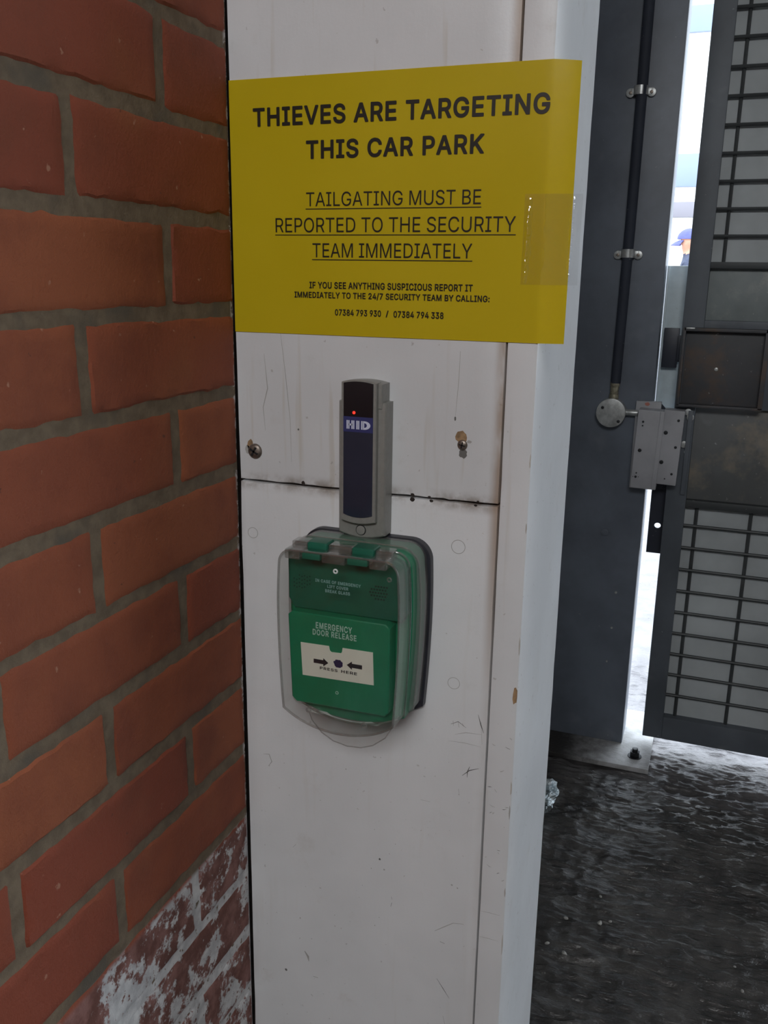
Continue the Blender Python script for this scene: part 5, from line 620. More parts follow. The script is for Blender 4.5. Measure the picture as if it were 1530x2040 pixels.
M_CLEARR = clear_mat('clear_edge', 0.82, 1.1, 0.04, 0.06)
M_SMOKE = clear_mat('smoky_clear_spacer', 0.80, 0.3, 0.10, 0.12)
M_RIMW = plain('white_broken_edge', (0.66, 0.68, 0.66), 0.5)
M_WHITEB = plain('white_render', (0.80, 0.80, 0.79), 0.85, var=0.04, scale=1)
M_BAND = plain('pale_blue_glazing', (0.21, 0.26, 0.37), 0.3, var=0.05, scale=1)
M_GREYB = plain('grey_fascia', (0.22, 0.21, 0.24), 0.6, var=0.05, scale=1)
M_STONE = plain('pale_pebble', (0.30, 0.29, 0.265), 0.4, var=0.25, scale=90)

tl = NT('red_led')
tl.b.inputs['Base Color'].default_value = (0.6, 0.01, 0.005, 1)
tl.b.inputs['Emission Color'].default_value = (1.0, 0.035, 0.02, 1)
tl.b.inputs['Emission Strength'].default_value = 1.6
M_LED = tl.m

tf = NT('crumpled_foil')
tf.b.inputs['Metallic'].default_value = 0.85
tf.b.inputs['Roughness'].default_value = 0.22
tf.color(tf.mix(tf.ramp(tf.noise(60), 0.35, 0.65), (0.35, 0.42, 0.45), (0.80, 0.86, 0.88)))
tf.bump(tf.noise(160, 3), 0.8, 0.004)
M_FOIL = tf.m


# ------------------------------------------------------------------ setting: brick wall on the left
def brick_wall():
    bm = bmesh.new()
    lay = bm.verts.layers.float_color.new('tone')
    A, P = 103.5, 225.0
    for k in range(-18, 18):
        zt, zb = -75 * (k - 1) - 5, -75 * k + 5
        if zb < -1278:
            if zt <= -1278:
                continue
            zb = -1278
        d0 = A if k % 2 == 0 else A + 112.5
        spans = [(1.2, d0 - 5)]
        d = d0 + 5
        while d < 3300:
            spans.append((d, d + 215))
            d += 225
        for (a, b) in spans:
            if b - a < 15:
                continue
            tone = random.random()
            near = a < 1000
            nx, nz = ((max(6, int((b - a) / 9)), 9) if near else (4, 3))
            us = [a, a + 3.0] + [a + 3.0 + (b - a - 6.0) * i / nx for i in range(1, nx)] + [b - 3.0, b]
            ws = [zb, zb + 3.0] + [zb + 3.0 + (zt - zb - 6.0) * i / nz for i in range(1, nz)] + [zt - 3.0, zt]
            jz = random.uniform(-1.6, 1.6)
            proud = random.uniform(-0.8, 0.8)
            G = []
            for iu, u in enumerate(us):
                row = []
                for iw, w in enumerate(ws):
                    rim = iu in (0, len(us) - 1) or iw in (0, len(ws) - 1)
                    q = Vector((u * 0.03, w * 0.03, k * 3.7))
                    q2 = Vector((u * 0.11, w * 0.11, 9.0))
                    du = mnoise.noise(q * 2.2) * 1.8 + mnoise.noise(q2) * 1.3
                    dw = mnoise.noise(q * 2.2 + Vector((7, 3, 1))) * 2.0 + mnoise.noise(q2 + Vector((4, 1, 2))) * 1.4
                    if u < 6:
                        du *= 0.3
                    ht = -1.7 if rim else max(-0.45, proud * .6 + mnoise.noise(q * 0.9) * 0.9 + mnoise.noise(q2) * 0.35)
                    v = bm.verts.new(V(ht, -(u + du), w + dw + jz))
                    v[lay] = (tone, tone, tone, 1)
                    row.append(v)
                G.append(row)
            for i in range(len(us) - 1):
                for j in range(len(ws) - 1):
                    bm.faces.new((G[i][j], G[i][j + 1], G[i + 1][j + 1], G[i + 1][j]))
    bmesh.ops.recalc_face_normals(bm, faces=bm.faces)
    for f in bm.faces:
        if f.normal.x < 0:
            f.normal_flip()
    # mortar bed and the body of the wall
    NY, NZ = 150, 130
    b = bmesh.new()
    G = []
    for i in range(NY + 1):
        row = []
        for j in range(NZ + 1):
            u = 0.8 + (i / NY) ** 1.6 * 3400
            w = -1278 + 2600 * j / NZ
            n = mnoise.noise(Vector((u * 0.05, w * 0.05, 0))) * 0.8
            row.append(b.verts.new(V(-1.15 + n * .4, -u, w)))
        G.append(row)
    for i in range(NY):
        for j in range(NZ):
            b.faces.new((G[i][j], G[i][j + 1], G[i + 1][j + 1], G[i + 1][j]))
    bmesh.ops.recalc_face_normals(b, faces=b.faces)
    merge(bm, b, 1)
    box(bm, -240, -4, -3403, -2.0, -1278, 1322, mi=1)
    for v in bm.verts:
        pass
    return struct('wall_left', bm, [M_BRICK, M_MORTAR])


brick_wall()

# dark carcass behind the boards, timber door frame, return wall, ceiling, far walls
bm = bmesh.new()
box(bm, -240, 258.2, 21, 205, -1278, 1322)
box(bm, -1.9, 2.2, 14.0, 21, -1278, 1322)
struct('wall_back', bm, M_GAP)

bm = bmesh.new()
b = bmesh.new()
zs = list(range(-1278, 1322, 26))
prof = [(258.1, 3.0), (258.9, 0.5), (260.5, 0), (270, 0), (281.6, 0), (283.6, 0.8), (284.4, 2.6), (284.4, 60), (284.4, 140), (284.4, 208), (283.0, 210), (258.6, 210)]
rows = []
for z in zs + [1322]:
    row = []
    for i, (x, y) in enumerate(prof):
        w = mnoise.noise(Vector((x * 0.02, i * 1.3, z * 0.012)))
        w2 = mnoise.noise(Vector((i * 2.3, 5.0, z * 0.05)))
        dx = (0.35 * w + 0.3 * w2) if i not in (7, 8) else 0.25 * w
        row.append(b.verts.new(V(x + dx, y + (0.25 * w2 if y < 3 else 0), z)))
    rows.append(row)
n = len(prof)
for r in range(len(rows) - 1):
    for i in range(n):
        b.faces.new((rows[r][i], rows[r][(i + 1) % n], rows[r + 1][(i + 1) % n], rows[r + 1][i]))
b.faces.new(rows[-1])
b.faces.new(list(reversed(rows[0])))
bmesh.ops.recalc_face_normals(b, faces=b.faces)
merge(bm, b, 0)
# chips of bare wood along the arris and old pencil marks on the frame face


def fleck(bm, pts, y, mi):
    vs_ = [bm.verts.new(V(x, y, z)) for x, z in pts]
    f = bm.faces.new(vs_)
    f.normal_update()
    if f.normal.y > 0:
        f.normal_flip()
    f.material_index = mi


def stroke(bm, pts, w, y, mi):
    """thin drawn mark through pts"""
    L, R = [], []
    for i, p in enumerate(pts):
        a = Vector(pts[max(0, i - 1)])
        c = Vector(pts[min(len(pts) - 1, i + 1)])
        t = (c - a).normalized()
        nn = Vector((-t.y, t.x))
        ww = w * (0.35 if i in (0, len(pts) - 1) else 1.0) * random.uniform(0.7, 1.2) / 2
        L.append(Vector(p) + nn * ww)
        R.append(Vector(p) - nn * ww)
    for i in range(len(pts) - 1):
        fleck(bm, [L[i], L[i + 1], R[i + 1], R[i]], y, mi)


for (cx, cz, sx, sz, mi) in ((281.8, -490, 2.4, 9, 1), (283.2, -270, 0.8, 7, 2), (283.0, -330, 0.7, 6, 2), (283.2, -440, .7, 10, 2), (282.9, -610, .8, 8, 4), (283.0, -585, .9, 8, 2), (282.8, -700, .8, 6, 2), (283.0, -760, .7, 12, 2)):
    m = 9
    fleck(bm, [(cx + sx * math.cos(2 * math.pi * i / m) * random.uniform(0.6, 1.1), cz + sz * math.sin(2 * math.pi * i / m) * random.uniform(0.7, 1.1)) for i in range(m)], -0.35, mi)
for i in range(16):
    x, z = random.uniform(260, 279), random.uniform(-690, -520)
    a = random.uniform(-0.9, 0.9)
    L = random.uniform(2, 6)
    stroke(bm, [(x, z), (x + L * .5 * math.cos(a), z + L * .5 * math.sin(a) + random.uniform(-.6, .6)), (x + L * math.cos(a), z + L * math.sin(a))], 0.6, -0.4, 4 if i % 3 else 3)
for z in (-727, -757):
    stroke(bm, [(260, z), (268, z + 0.4), (279, z + 0.2)], 0.6, -0.4, 4)
struct('trim_1', bm, [M_PAINT, M_WOOD, M_PLUG, M_SCUFF, M_SCUFF2])

bm = bmesh.new()
box(bm, -240, 12, 205, 1480, -1278, 1322)
struct('wall_side', bm, M_DULL)
bm = bmesh.new()
box(bm, -300, 3400, -3400, 1480, 1322, 1400)
struct('ceiling', bm, M_CEIL)
bm = bmesh.new()
box(bm, -240, 3400, -3500, -3400, -1278, 1322)
struct('wall_front', bm, M_DULL)
bm = bmesh.new()
box(bm, 3200, 3400, 1400, 1480, -1278, 1322)
box(bm, 55, 3200, 1400, 1480, 1040, 1322)
box(bm, 12, 90, 1406, 1480, -1262, 1322)
struct('wall_far', bm, M_DULL)
bm = bmesh.new()
box(bm, 3400, 3500, -3400, 1480, -1278, 1322)
struct('wall_right', bm, M_DULL)


# floor: tamped concrete with raised ribs running along x, continuing out into the yard
def floor():
    rng = np.random.RandomState(3)

    def vnoise(x, y, fx, fy, seed):
        r = np.random.RandomState(seed)
        T = r.rand(256, 256)
        X, Y = x * fx + 64.3, y * fy + 64.7
        xi, yi = np.floor(X).astype(int), np.floor(Y).astype(int)
        u, v = X - xi, Y - yi
        u, v = u * u * (3 - 2 * u), v * v * (3 - 2 * v)
        g = lambda a, b: T[a % 256, b % 256]
        return (g(xi, yi) * (1 - u) + g(xi + 1, yi) * u) * (1 - v) + (g(xi, yi + 1) * (1 - u) + g(xi + 1, yi + 1) * u) * v

    xs = np.arange(0.02, 1.30, 0.005)
    ys = np.concatenate([np.arange(0.215, 2.0, 0.0026)])
    X, Y = np.meshgrid(xs, ys, indexing='ij')
    Yw = Y - 0.03 * X + (vnoise(X, Y, 7, 9, 1) - .5) * 0.022
    ridge = lambda n: 1 - np.abs(2 * n - 1)
    r1 = ridge(vnoise(X, Yw, 13, 42, 2))
    r2 = ridge(vnoise(X, Yw, 30, 95, 4))
    Z = (r1 - .5) * 0.0066 + (r2 - .5) * 0.0046 + (vnoise(X, Y, 6, 9, 6) - .5) * 0.006 + (vnoise(X, Y, 90, 170, 7) - .5) * 0.0026 - 0.0045
    fade = np.clip(np.minimum(np.minimum(X - 0.02, 1.295 - X), np.minimum(Y - .215, 1.99 - Y)) / 0.03, 0, 1)
    Z = Z * fade - 0.0006
    nx, ny = X.shape
    co = np.stack([X, Y, Z], -1).reshape(-1, 3)
    i = np.arange(nx - 1)[:, None] * ny + np.arange(ny - 1)[None, :]
    q = np.stack([i, i + ny, i + ny + 1, i + 1], -1).reshape(-1, 4)
    base = len(co)
    x0, x1, y0, y1 = float(xs[0]), float(xs[-1]), float(ys[0]), float(ys[-1])
    XX = [-6.0, x0, x1, 8.0]
    YY = [-3.5, y0, y1, 22.0]
    ex = np.array([[a, b, -0.0006] for a in XX for b in YY])
    eq = []
    for a in range(3):
        for c in range(3):
            if a == 1 and c == 1:
                continue
            eq.append([base + a * 4 + c, base + (a + 1) * 4 + c, base + (a + 1) * 4 + c + 1, base + a * 4 + c + 1])
    co = np.concatenate([co, ex])
    q = np.concatenate([q, np.array(eq)])
    me = bpy.data.meshes.new('floor')
    me.vertices.add(len(co))
    me.vertices.foreach_set('co', co.ravel())
    me.loops.add(q.size)
    me.loops.foreach_set('vertex_index', q.ravel().astype(np.int32))
    me.polygons.add(len(q))
    me.polygons.foreach_set('loop_start', (np.arange(len(q)) * 4).astype(np.int32))
    me.polygons.foreach_set('use_smooth', np.ones(len(q), dtype=bool))
    me.update(calc_edges=True)
    me.validate()
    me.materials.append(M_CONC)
    o = bpy.data.objects.new('floor', me)
    COL.objects.link(o)
    o['kind'] = 'structure'


floor()


# ------------------------------------------------------------------ the two white boards
def wobble_board(z0, z1, seed):
    """board with slightly worn, uneven edges"""
    x0, x1 = 2.2, 257.0
    edge_x = lambda z: 0.8 + 1.3 * min(1, max(0, (-100 - z) / 500))
    pts = []
    N = 46
    for i in range(N + 1):
        x = x0 + (x1 - x0) * i / N
        pts.append((x, z0 + 0.9 * mnoise.noise(Vector((x * .06, seed, 1))) - (0.7 if random.random() < .05 else 0)))
    M_ = 30
    for i in range(1, M_):
        z = z0 + (z1 - z0) * i / M_
        pts.append((x1 + 0.5 * mnoise.noise(Vector((z * .03, seed, 2))), z))
    for i in range(N + 1):
        x = x1 - (x1 - x0) * i / N
        pts.append((x, z1 + 0.9 * mnoise.noise(Vector((x * .06, seed, 3)))))
    for i in range(1, M_):
        z = z1 - (z1 - z0) * i / M_
        pts.append((edge_x(z) + 0.7 * mnoise.noise(Vector((z * .03, seed, 4))), z))
    return pts


def ring_mark(bm, cx, cz, r, w, y, mi, a0=0, a1=360):
    n = 36
    for i in range(n):
        t0, t1 = math.radians(a0 + (a1 - a0) * i / n), math.radians(a0 + (a1 - a0) * (i + 1) / n)
        fleck(bm, [(cx + r * math.cos(t0), cz + r * math.sin(t0)), (cx + r * math.cos(t1), cz + r * math.sin(t1)),
                   (cx + (r - w) * math.cos(t1), cz + (r - w) * math.sin(t1)), (cx + (r - w) * math.cos(t0), cz + (r - w) * math.sin(t0))], y, mi)


def blob(bm, cx, cz, rx, rz, y, mi, m=14):
    fleck(bm, [(cx + rx * math.cos(2 * math.pi * i / m) * random.uniform(.8, 1.12), cz + rz * math.sin(2 * math.pi * i / m) * random.uniform(.8, 1.12)) for i in range(m)], y, mi)


def screw(parent, x, z, y, r, tilt=0):
    bm = bmesh.new()
    b = bmesh.new()
    bmesh.ops.create_uvsphere(b, u_segments=24, v_segments=12, radius=r / 1000)
    bmesh.ops.scale(b, vec=(1, 0.42, 1), verts=b.verts)
    bmesh.ops.translate(b, vec=V(x, y, z), verts=b.verts)
    merge(bm, b, 0)
    o = obj('screw', bm, M_SCREW, parent)
    bm = bmesh.new()
    rr = Matrix.Rotation(math.radians(tilt), 3, 'Y')
    box(bm, x - r * .62, x + r * .62, y - r * .46, y - r * .2, z - r * .12, z + r * .12, rot=rr)
    box(bm, x - r * .12, x + r * .12, y - r * .46, y - r * .2, z - r * .62, z + r * .62, rot=rr)
    obj('cross_slot', bm, M_BOLT, o)


up_b = thing('painted_board', (130, 8, -310), 'white painted board above the black joint, with the yellow notice and two bare screws', 'board')
bm = bmesh.new()
prism(bm, wobble_board(-310.6, 1320, 1), 0, 18, 0.9, 2)
blob(bm, 64.5, -258.5, 1.0, 1.0, -.08, 1)
blob(bm, 215.5, -238, .9, 2.0, -.08, 1)
stroke(bm, [(218, -180), (217.5, -205), (215.6, -236)], 0.8, -0.08, 3)
stroke(bm, [(47, -168), (52, -210), (56, -250), (57, -290)], 0.7, -0.08, 3)
stroke(bm, [(30, -190), (33, -222), (28, -240), (30, -262)], 0.9, -0.08, 3)
for x, z, a, c in ((69, -309.2, 1.8, 2.0), (178, -310, 2.0, 1.7), (194, -310.2, 1.6, .8), (239, -310, 1.2, .9)):
    blob(bm, x, z, a, c, -.1, 2)
# chipped hollows round the two screws
blob(bm, 221.5, -253.8, 5.6, 6.0, -.06, 4)
blob(bm, 223.6, -268.2, 4.0, 4.4, -.06, 5)
blob(bm, 229, -257.5, 2.2, 1.4, -.07, 3)
blob(bm, 13.6, -277.5, 3.4, 6.4, -.06, 4)
blob(bm, 10.5, -281.5, 2.8, 4.4, -.06, 3)
obj('panel', bm, [M_BOARD, M_SCUFF, M_GAP, M_SCUFF2, M_WOOD, M_READERD], up_b)
screw(up_b, 223.0, -260.6, -0.6, 4.6, 12)
screw(up_b, 18.6, -282.6, -0.4, 7.4, 30)

lo_b = thing('painted_board', (130, 8, -1278), 'white painted board below the black joint, scuffed, with the green door release box', 'board')
bm = bmesh.new()
prism(bm, wobble_board(-1277, -313.4, 2), 0, 18, 0.9, 2)
for cx, cz, r in ((222.6, -353.8, 6.6), (14.0, -364.5, 5.6), (223.2, -487.5, 6.0)):
    ring_mark(bm, cx, cz, r, 0.55, -.06, 3)
for x, z, a, c in ((178, -314.0, 2.4, 2.2), (196, -313.8, 1.9, 1.4), (237, -313.8, 1.6, 1.2)):
    blob(bm, x, z, a, c, -.1, 2)
marks = [([(217, -822), (224, -832), (231, -842)], 1.0, 1), ([(213, -765), (223, -757), (232, -750), (243, -748)], 0.9, 3),
         ([(219, -776), (224, -777)], 1.6, 3), ([(225, -866), (229, -882)], 1.2, 3), ([(166, -745), (165, -750)], 1.2, 1),
         ([(165.3, -738), (166.2, -741)], .8, 1), ([(235, -582), (242, -575), (251, -571)], .9, 1), ([(242, -571), (240, -577), (240, -583)], .9, 1),
         ([(232, -597), (233, -604)], .6, 1), ([(20, -605), (27, -604), (30, -612), (26, -618)], .9, 3), ([(53, -709), (57, -704)], .9, 3),
         ([(66, -836), (70, -842), (71, -848)], 2.4, 3), ([(76, -866), (82, -866)], 1.6, 3), ([(194, -618), (204, -618)], .8, 3),
         ([(248, -515), (251, -525), (254, -533)], .9, 1), ([(226, -540), (237, -536), (252, -535)], .6, 3), ([(222, -530), (229, -526), (237, -531)], .8, 1),
         ([(224, -526), (224.5, -531)], .6, 1), ([(229, -526), (230, -532)], .6, 1), ([(233, -527), (234.5, -530)], .6, 1),
         ([(220, -548), (236, -547), (252, -548)], .5, 3), ([(251, -522), (253, -545)], .6, 3)]
for p, w, mi in marks:
    stroke(bm, p, w, -.08, mi)
for x, z, a in ((43, -868, 1.6), (152, -697, 1.2), (157, -708, 1.0), (229, -706, 1.0), (235, -708, .8), (61, -795, .9), (114, -602, .7)):
    blob(bm, x, z, a, a, -.08, 1 if a > 1 else 3)
for i in range(30):
    x, z = random.uniform(10, 252), random.uniform(-1000, -580)
    blob(bm, x, z, random.uniform(.25, .6), random.uniform(.25, .7), -.08, 3, 8)
obj('panel', bm, [M_BOARD, M_SCUFF, M_GAP, M_SCUFF2], lo_b)

# ------------------------------------------------------------------ yellow laminated notice
XS, XE, ZT, ZB = 1.0, 283.4, 43.4, -170.8
sign = thing('warning_notice', (142, 0, ZB), 'yellow laminated notice with black capitals about thieves, taped to the white board', 'sign')


def sheet_y(x, z):
    """front surface of the sheet: flat on the board, the free strip past the frame's corner easing backwards"""
    y = -0.9 + 0.25 * mnoise.noise(Vector((x * .012, z * .012, 2)))
    if x > XE:
        t = (x - XE)
        y += 0.10 * t + 0.006 * t * t
    return y


bm = bmesh.new()
xs = [XS + (XE - XS) * i / 40 for i in range(41)] + [XE + 21.0 * i / 8 for i in range(1, 9)]
zs = [ZB + (ZT - ZB) * j / 30 for j in range(31)]
F = [[bm.verts.new(V(x, sheet_y(x, z), z + (-1.4 if i > 40 else 0) * (i - 40) / 8 * (1 if j > 15 else 0))) for j, z in enumerate(zs)] for i, x in enumerate(xs)]
B = [[bm.verts.new(v.co + Vector((0, 0.00045, 0))) for v in r] for r in F]
for i in range(len(xs) - 1):
    for j in range(len(zs) - 1):
        bm.faces.new((F[i][j], F[i + 1][j], F[i + 1][j + 1], F[i][j + 1]))
        bm.faces.new((B[i][j], B[i][j + 1], B[i + 1][j + 1], B[i + 1][j]))
for j in range(len(zs) - 1):
    bm.faces.new((F[0][j], F[0][j + 1], B[0][j + 1], B[0][j]))
    bm.faces.new((F[-1][j], B[-1][j], B[-1][j + 1], F[-1][j + 1]))
for i in range(len(xs) - 1):
    bm.faces.new((F[i][0], B[i][0], B[i + 1][0], F[i + 1][0]))
    bm.faces.new((F[i][-1], F[i + 1][-1], B[i + 1][-1], B[i][-1]))
bmesh.ops.recalc_face_normals(bm, faces=bm.faces)
# paper: lets some daylight through where it hangs free
ty = NT('yellow_laminate')
cy = ty.mix(ty.ramp(ty.noise(5, 3), .3, .7), (0.72, 0.55, 0.014), (0.76, 0.585, 0.020))
ty.color(cy)
ty.b.inputs['Roughness'].default_value = 0.22
trl = ty.n('ShaderNodeBsdfTranslucent')
trl.inputs[0].default_value = (0.75, 0.60, 0.02, 1)
msh = ty.n('ShaderNodeMixShader')
msh.inputs[0].default_value = 0.34
ty.l(ty.b.outputs[0], msh.inputs[1])
ty.l(trl.outputs[0], msh.inputs[2])
ty.l(msh.outputs[0], ty.out.inputs['Surface'])
ty.bump(ty.noise(25, 3), 0.12, 0.002)
obj('sheet', bm, ty.m, sign)

YT = -1.35
bm = bmesh.new()
text_into(bm, 'THIEVES ARE TARGETING', 24.2, 283.0, 4.6, 20.2, YT, bold=True, spacing=1.02)
text_into(bm, 'THIS CAR PARK', 74.8, 231.8, -23.0, -7.6, YT, bold=True, spacing=1.02)
# follow the slight upward set of the print
obj('headline', bm, M_INK, sign)
bm = bmesh.new()
for s, x0, x1, zb, zt in (('TAILGATING MUST BE', 74.6, 231.0, -61.4, -49.6), ('REPORTED TO THE SECURITY', 44.6, 260.6, -83.0, -70.6), ('TEAM IMMEDIATELY', 80.4, 225.2, -103.8, -92.0)):
    text_into(bm, s, x0, x1, zb, zt, YT, bold=False)
    box(bm, x0 - .5, x1 + .5, YT, YT + .1, zb - 2.4, zb - 1.7)
obj('underlined_text', bm, M_INK, sign)
bm = bmesh.new()
text_into(bm, 'IF YOU SEE ANYTHING SUSPICIOUS REPORT IT', 77.2, 227.0, -130.5, -124.6, YT, bold=True)
text_into(bm, 'IMMEDIATELY TO THE 24/7 SECURITY TEAM BY CALLING:', 62.4, 241.8, -139.4, -133.2, YT, bold=True)
obj('small_print', bm, M_INK, sign)
bm = bmesh.new()
text_into(bm, '07384 793 930', 102.0, 145.6, -153.4, -147.8, YT, bold=True)
text_into(bm, '/', 150.0, 152.6, -153.6, -147.8, YT, bold=True)
text_into(bm, '07384 794 338', 157.2, 202.4, -153.6, -147.9, YT, bold=True)
obj('phone_numbers', bm, M_INK, sign)

# clear tape over the right-hand edge: loose film, puckered into two upright creases
bm = bmesh.new()
xs = [267 + 45 * i / 110 for i in range(111)]
zs = [-124 + 70 * j / 130 for j in range(131)]
G = []
for i, x in enumerate(xs):
    row = []
    for j, z in enumerate(zs):
        if x > XE + 21:
            yb = sheet_y(XE + 21, z) + 0.25 * (x - XE - 21)
        else:
            yb = sheet_y(x, z)
        y = yb - 0.6
        wig = 1.2 * mnoise.noise(Vector((z * .10, 1.0, 0))) + 0.5 * mnoise.noise(Vector((z * .4, 2.0, 0)))
        env = max(0.0, 1 - ((z + 89) / 34.0) ** 2)
        for cx in (270.2, 305.5):
            d = (x - cx - wig - (0.02 * (z + 90)))
            ridge = math.exp(-(d / 1.7) ** 2)
            y -= (2.0 + 1.5 * mnoise.noise(Vector((z * .42, cx, 7))) + 0.4 * mnoise.noise(Vector((z * 1.1, cx, 3)))) * env * ridge
        y -= 0.7 * env * math.exp(-((x - 288) / 9.0) ** 2) + 0.22 * mnoise.noise(Vector((x * .2, z * .14, 4)))
        row.append(bm.verts.new(V(x, y, z)))
    G.append(row)
for i in range(len(xs) - 1):
    for j in range(len(zs) - 1):
        bm.faces.new((G[i][j], G[i + 1][j], G[i + 1][j + 1], G[i][j + 1]))
obj('tape', bm, M_TAPE, sign, label='clear sticky tape with shiny creases')

# ------------------------------------------------------------------ card reader
CX = 134.2
reader = thing('card_reader', (CX + 1, 0, -352), 'slim grey card reader with navy lens and red light, above the green box', 'card reader')


def arch(x0, x1, zt, zb, at, ab, n=14, rc=1.5):
    """outline with an arched top (rise at) and a bowed bottom (drop ab)"""
    p = []
    for i in range(n + 1):
        u = i / n
        p.append((x0 + (x1 - x0) * u, zt - at * (2 * u - 1) ** 2))
    for i in range(n + 1):
        u = i / n
        p.append((x1 - (x1 - x0) * u, zb + ab * (2 * u - 1) ** 2))
    return p


bm = bmesh.new()
prism(bm, arch(112.6, 158.0, -225.6, -351.2, 0.6, 4.0), -17.5, 0, 3.2, 3)
prism(bm, arch(115.6, 154.4, -207.6, -232, 2.4, 0), -18.5, 0, 2.0, 3)
obj('body', bm, M_READER, reader)
bm = bmesh.new()
prism(bm, arch(117.6, 150.8, -206.6, -336.5, 2.2, 2.6), -23.4, -12, 1.8, 3)
obj('bezel', bm, M_READER, reader)
bm = bmesh.new()
prism(bm, arch(120.1, 148.0, -207.8, -240, 1.6, 0), -24.3, -20, 0.5, 2, mi=1)
prism(bm, [(120.1, -238.6), (148.0, -238.6), (148.0, -252.4), (120.1, -252.4)], -24.4, -20, 0.2, 1, mi=2)
prism(bm, arch(120.1, 148.0, -252.2, -330.2, 0, 2.6), -24.3, -20, 0.5, 2, mi=0)
lens = obj('lens', bm, [M_LENS, M_LENSB, M_LENSL], reader, label='dark blue lens with a black top')
# logo: heavy letters cut by a thin slit in every stem
bm = bmesh.new()
YL = -24.55
zt, zb = -242.0, -249.6


def rect(x0, x1, z0, z1):
    fleck(bm, [(x0, z0), (x1, z0), (x1, z1), (x0, z1)], YL, 0)


for sx in (123.3, 127.9):
    rect(sx, sx + 1.35, zb, zt)
    rect(sx + 1.75, sx + 2.9, zb, zt)
rect(125.6, 128.6, -246.6, -244.9)
rect(132.6, 133.95, zb, zt)
rect(134.35, 135.5, zb, zt)
rect(137.2, 138.55, zb, zt)
rect(138.95, 140.1, zb, zt)
n = 14
for i in range(n):
    t0, t1 = math.pi * (0.5 - i / n), math.pi * (0.5 - (i + 1) / n)
    c = (zt + zb) / 2
    P = lambda r, t, q: (140.0 + r * math.cos(t), c + q * math.sin(t))
    fleck(bm, [P(5.9, t0, 3.8), P(5.9, t1, 3.8), P(2.6, t1, 2.1), P(2.6, t0, 2.1)], YL, 0)
obj('logo', bm, M_LOGO, reader)
bm = bmesh.new()
cyl(bm, (130.3, -23.5, -235.1), (130.3, -24.9, -235.1), 1.35, 20, 0.3)
obj('indicator_light', bm, M_LED, reader, label='glowing red light')
bm = bmesh.new()
cyl(bm, (135.0, -16, -343.4), (135.0, -18.6, -343.4), 4.3, 28, 0.5)
cap = obj('screw_cap', bm, M_READER, reader)
bm = bmesh.new()
ring_pts = [(135.0 + 4.7 * math.cos(2 * math.pi * i / 28), -17.6, -343.4 + 4.7 * math.sin(2 * math.pi * i / 28)) for i in range(28)]
tube(bm, ring_pts, 0.35, 6, True)
obj('cap_groove', bm, M_BOLT, cap)

# ------------------------------------------------------------------ emergency door release under its clear cover
BX = 136.0
rel = thing('door_release', (BX, 0, -530), 'green emergency door release box under a clear hinged cover', 'call point')


def shield(W, zt, zb, r=14, top=0.93, low=0.93, sag=10, drop=0.90, cx=BX, n=10, shift=0):
    """outline: rounded top corners, gently bulging sides, tapered towards a bowed bottom"""
    Ht = zt - zb

    def hw(t):
        if t < 0.32:
            s = t / 0.32
            return W / 2 * (top + (1 - top) * math.sin(s * math.pi / 2))
        s = min(1, (t - 0.32) / (drop - 0.32))
        return W / 2 * (1 - (1 - low) * s ** 1.8)
    tc = r / Ht
    pts = []
    R = []
    for i in range(n + 1):                 # top right corner
        a = math.pi / 2 * (1 - i / n)
        R.append((hw(tc) - r + r * math.cos(a), zt - r + r * math.sin(a)))
    m = 14
    for i in range(1, m + 1):              # right side
        t = tc + (drop - tc) * i / m
        R.append((hw(t), zt - t * Ht))
    w = hw(drop)
    zc = zt - drop * Ht
    for i in range(1, 10):                 # bowed bottom, right half
        u = 1 - i / 9
        x = w * (u ** 0.9) if u > 0 else 0
        R.append((w * u, zb + (zc - zb) * (abs(u) ** 3.0 * 0.55 + abs(u) ** 1.6 * 0.45)))
    Lft = [(-x, z) for x, z in reversed(R[:-1])]
    return [(cx + x, z) for x, z in R + Lft]


bm = bmesh.new()
prism(bm, shield(129, -349, -531, 20, .97, .93, drop=.90), -9, 0, 2.0, 3)
obj('back_plate', bm, M_BACKPL, rel, label='black plastic back plate')
bm = bmesh.new()
ring(bm, shield(125, -350, -522, 18), shield(117, -354, -518, 16), -33, -9)
spc = obj('spacer', bm, M_SMOKE, rel, label='smoky clear spacer ring')
bm = bmesh.new()
o1 = shield(125.6, -349.8, -522.4, 18)
tube(bm, [(x, -32.5, z) for x, z in o1], 1.0, 8, True)
obj('bead', bm, M_CLEARR, spc)

# green body behind the cover
bm = bmesh.new()
prism(bm, shield(119.6, -352, -521, 15, .955, .90, drop=.93), -45, -9, 2.2, 3)
hous = obj('housing', bm, M_GREEN, rel)
# pale worn edge along the bottom of the housing
bm = bmesh.new()
edge = [(79.5, -507.5), (82, -511.0), (86, -513.4), (92, -514.2), (96, -518.4), (102, -519.6), (107, -518.6), (113, -518.4), (118, -520.2), (126, -521.6), (133, -522.0), (142, -522.0), (150, -521.0), (158, -519.8), (164, -520.4), (168, -517.8), (175, -514.6), (184, -510.8)]
tube(bm, [(x, -45.4, z) for x, z in edge], [1.5, 1.2, .8, 1.2, 1.6, 1.0, 2.1, 1.5, .8, 1.0, 1.2, 1.0, 1.1, 1.6, .9, 1.0, .9, .6], 8)
obj('worn_edge', bm, M_RIMW, hous)
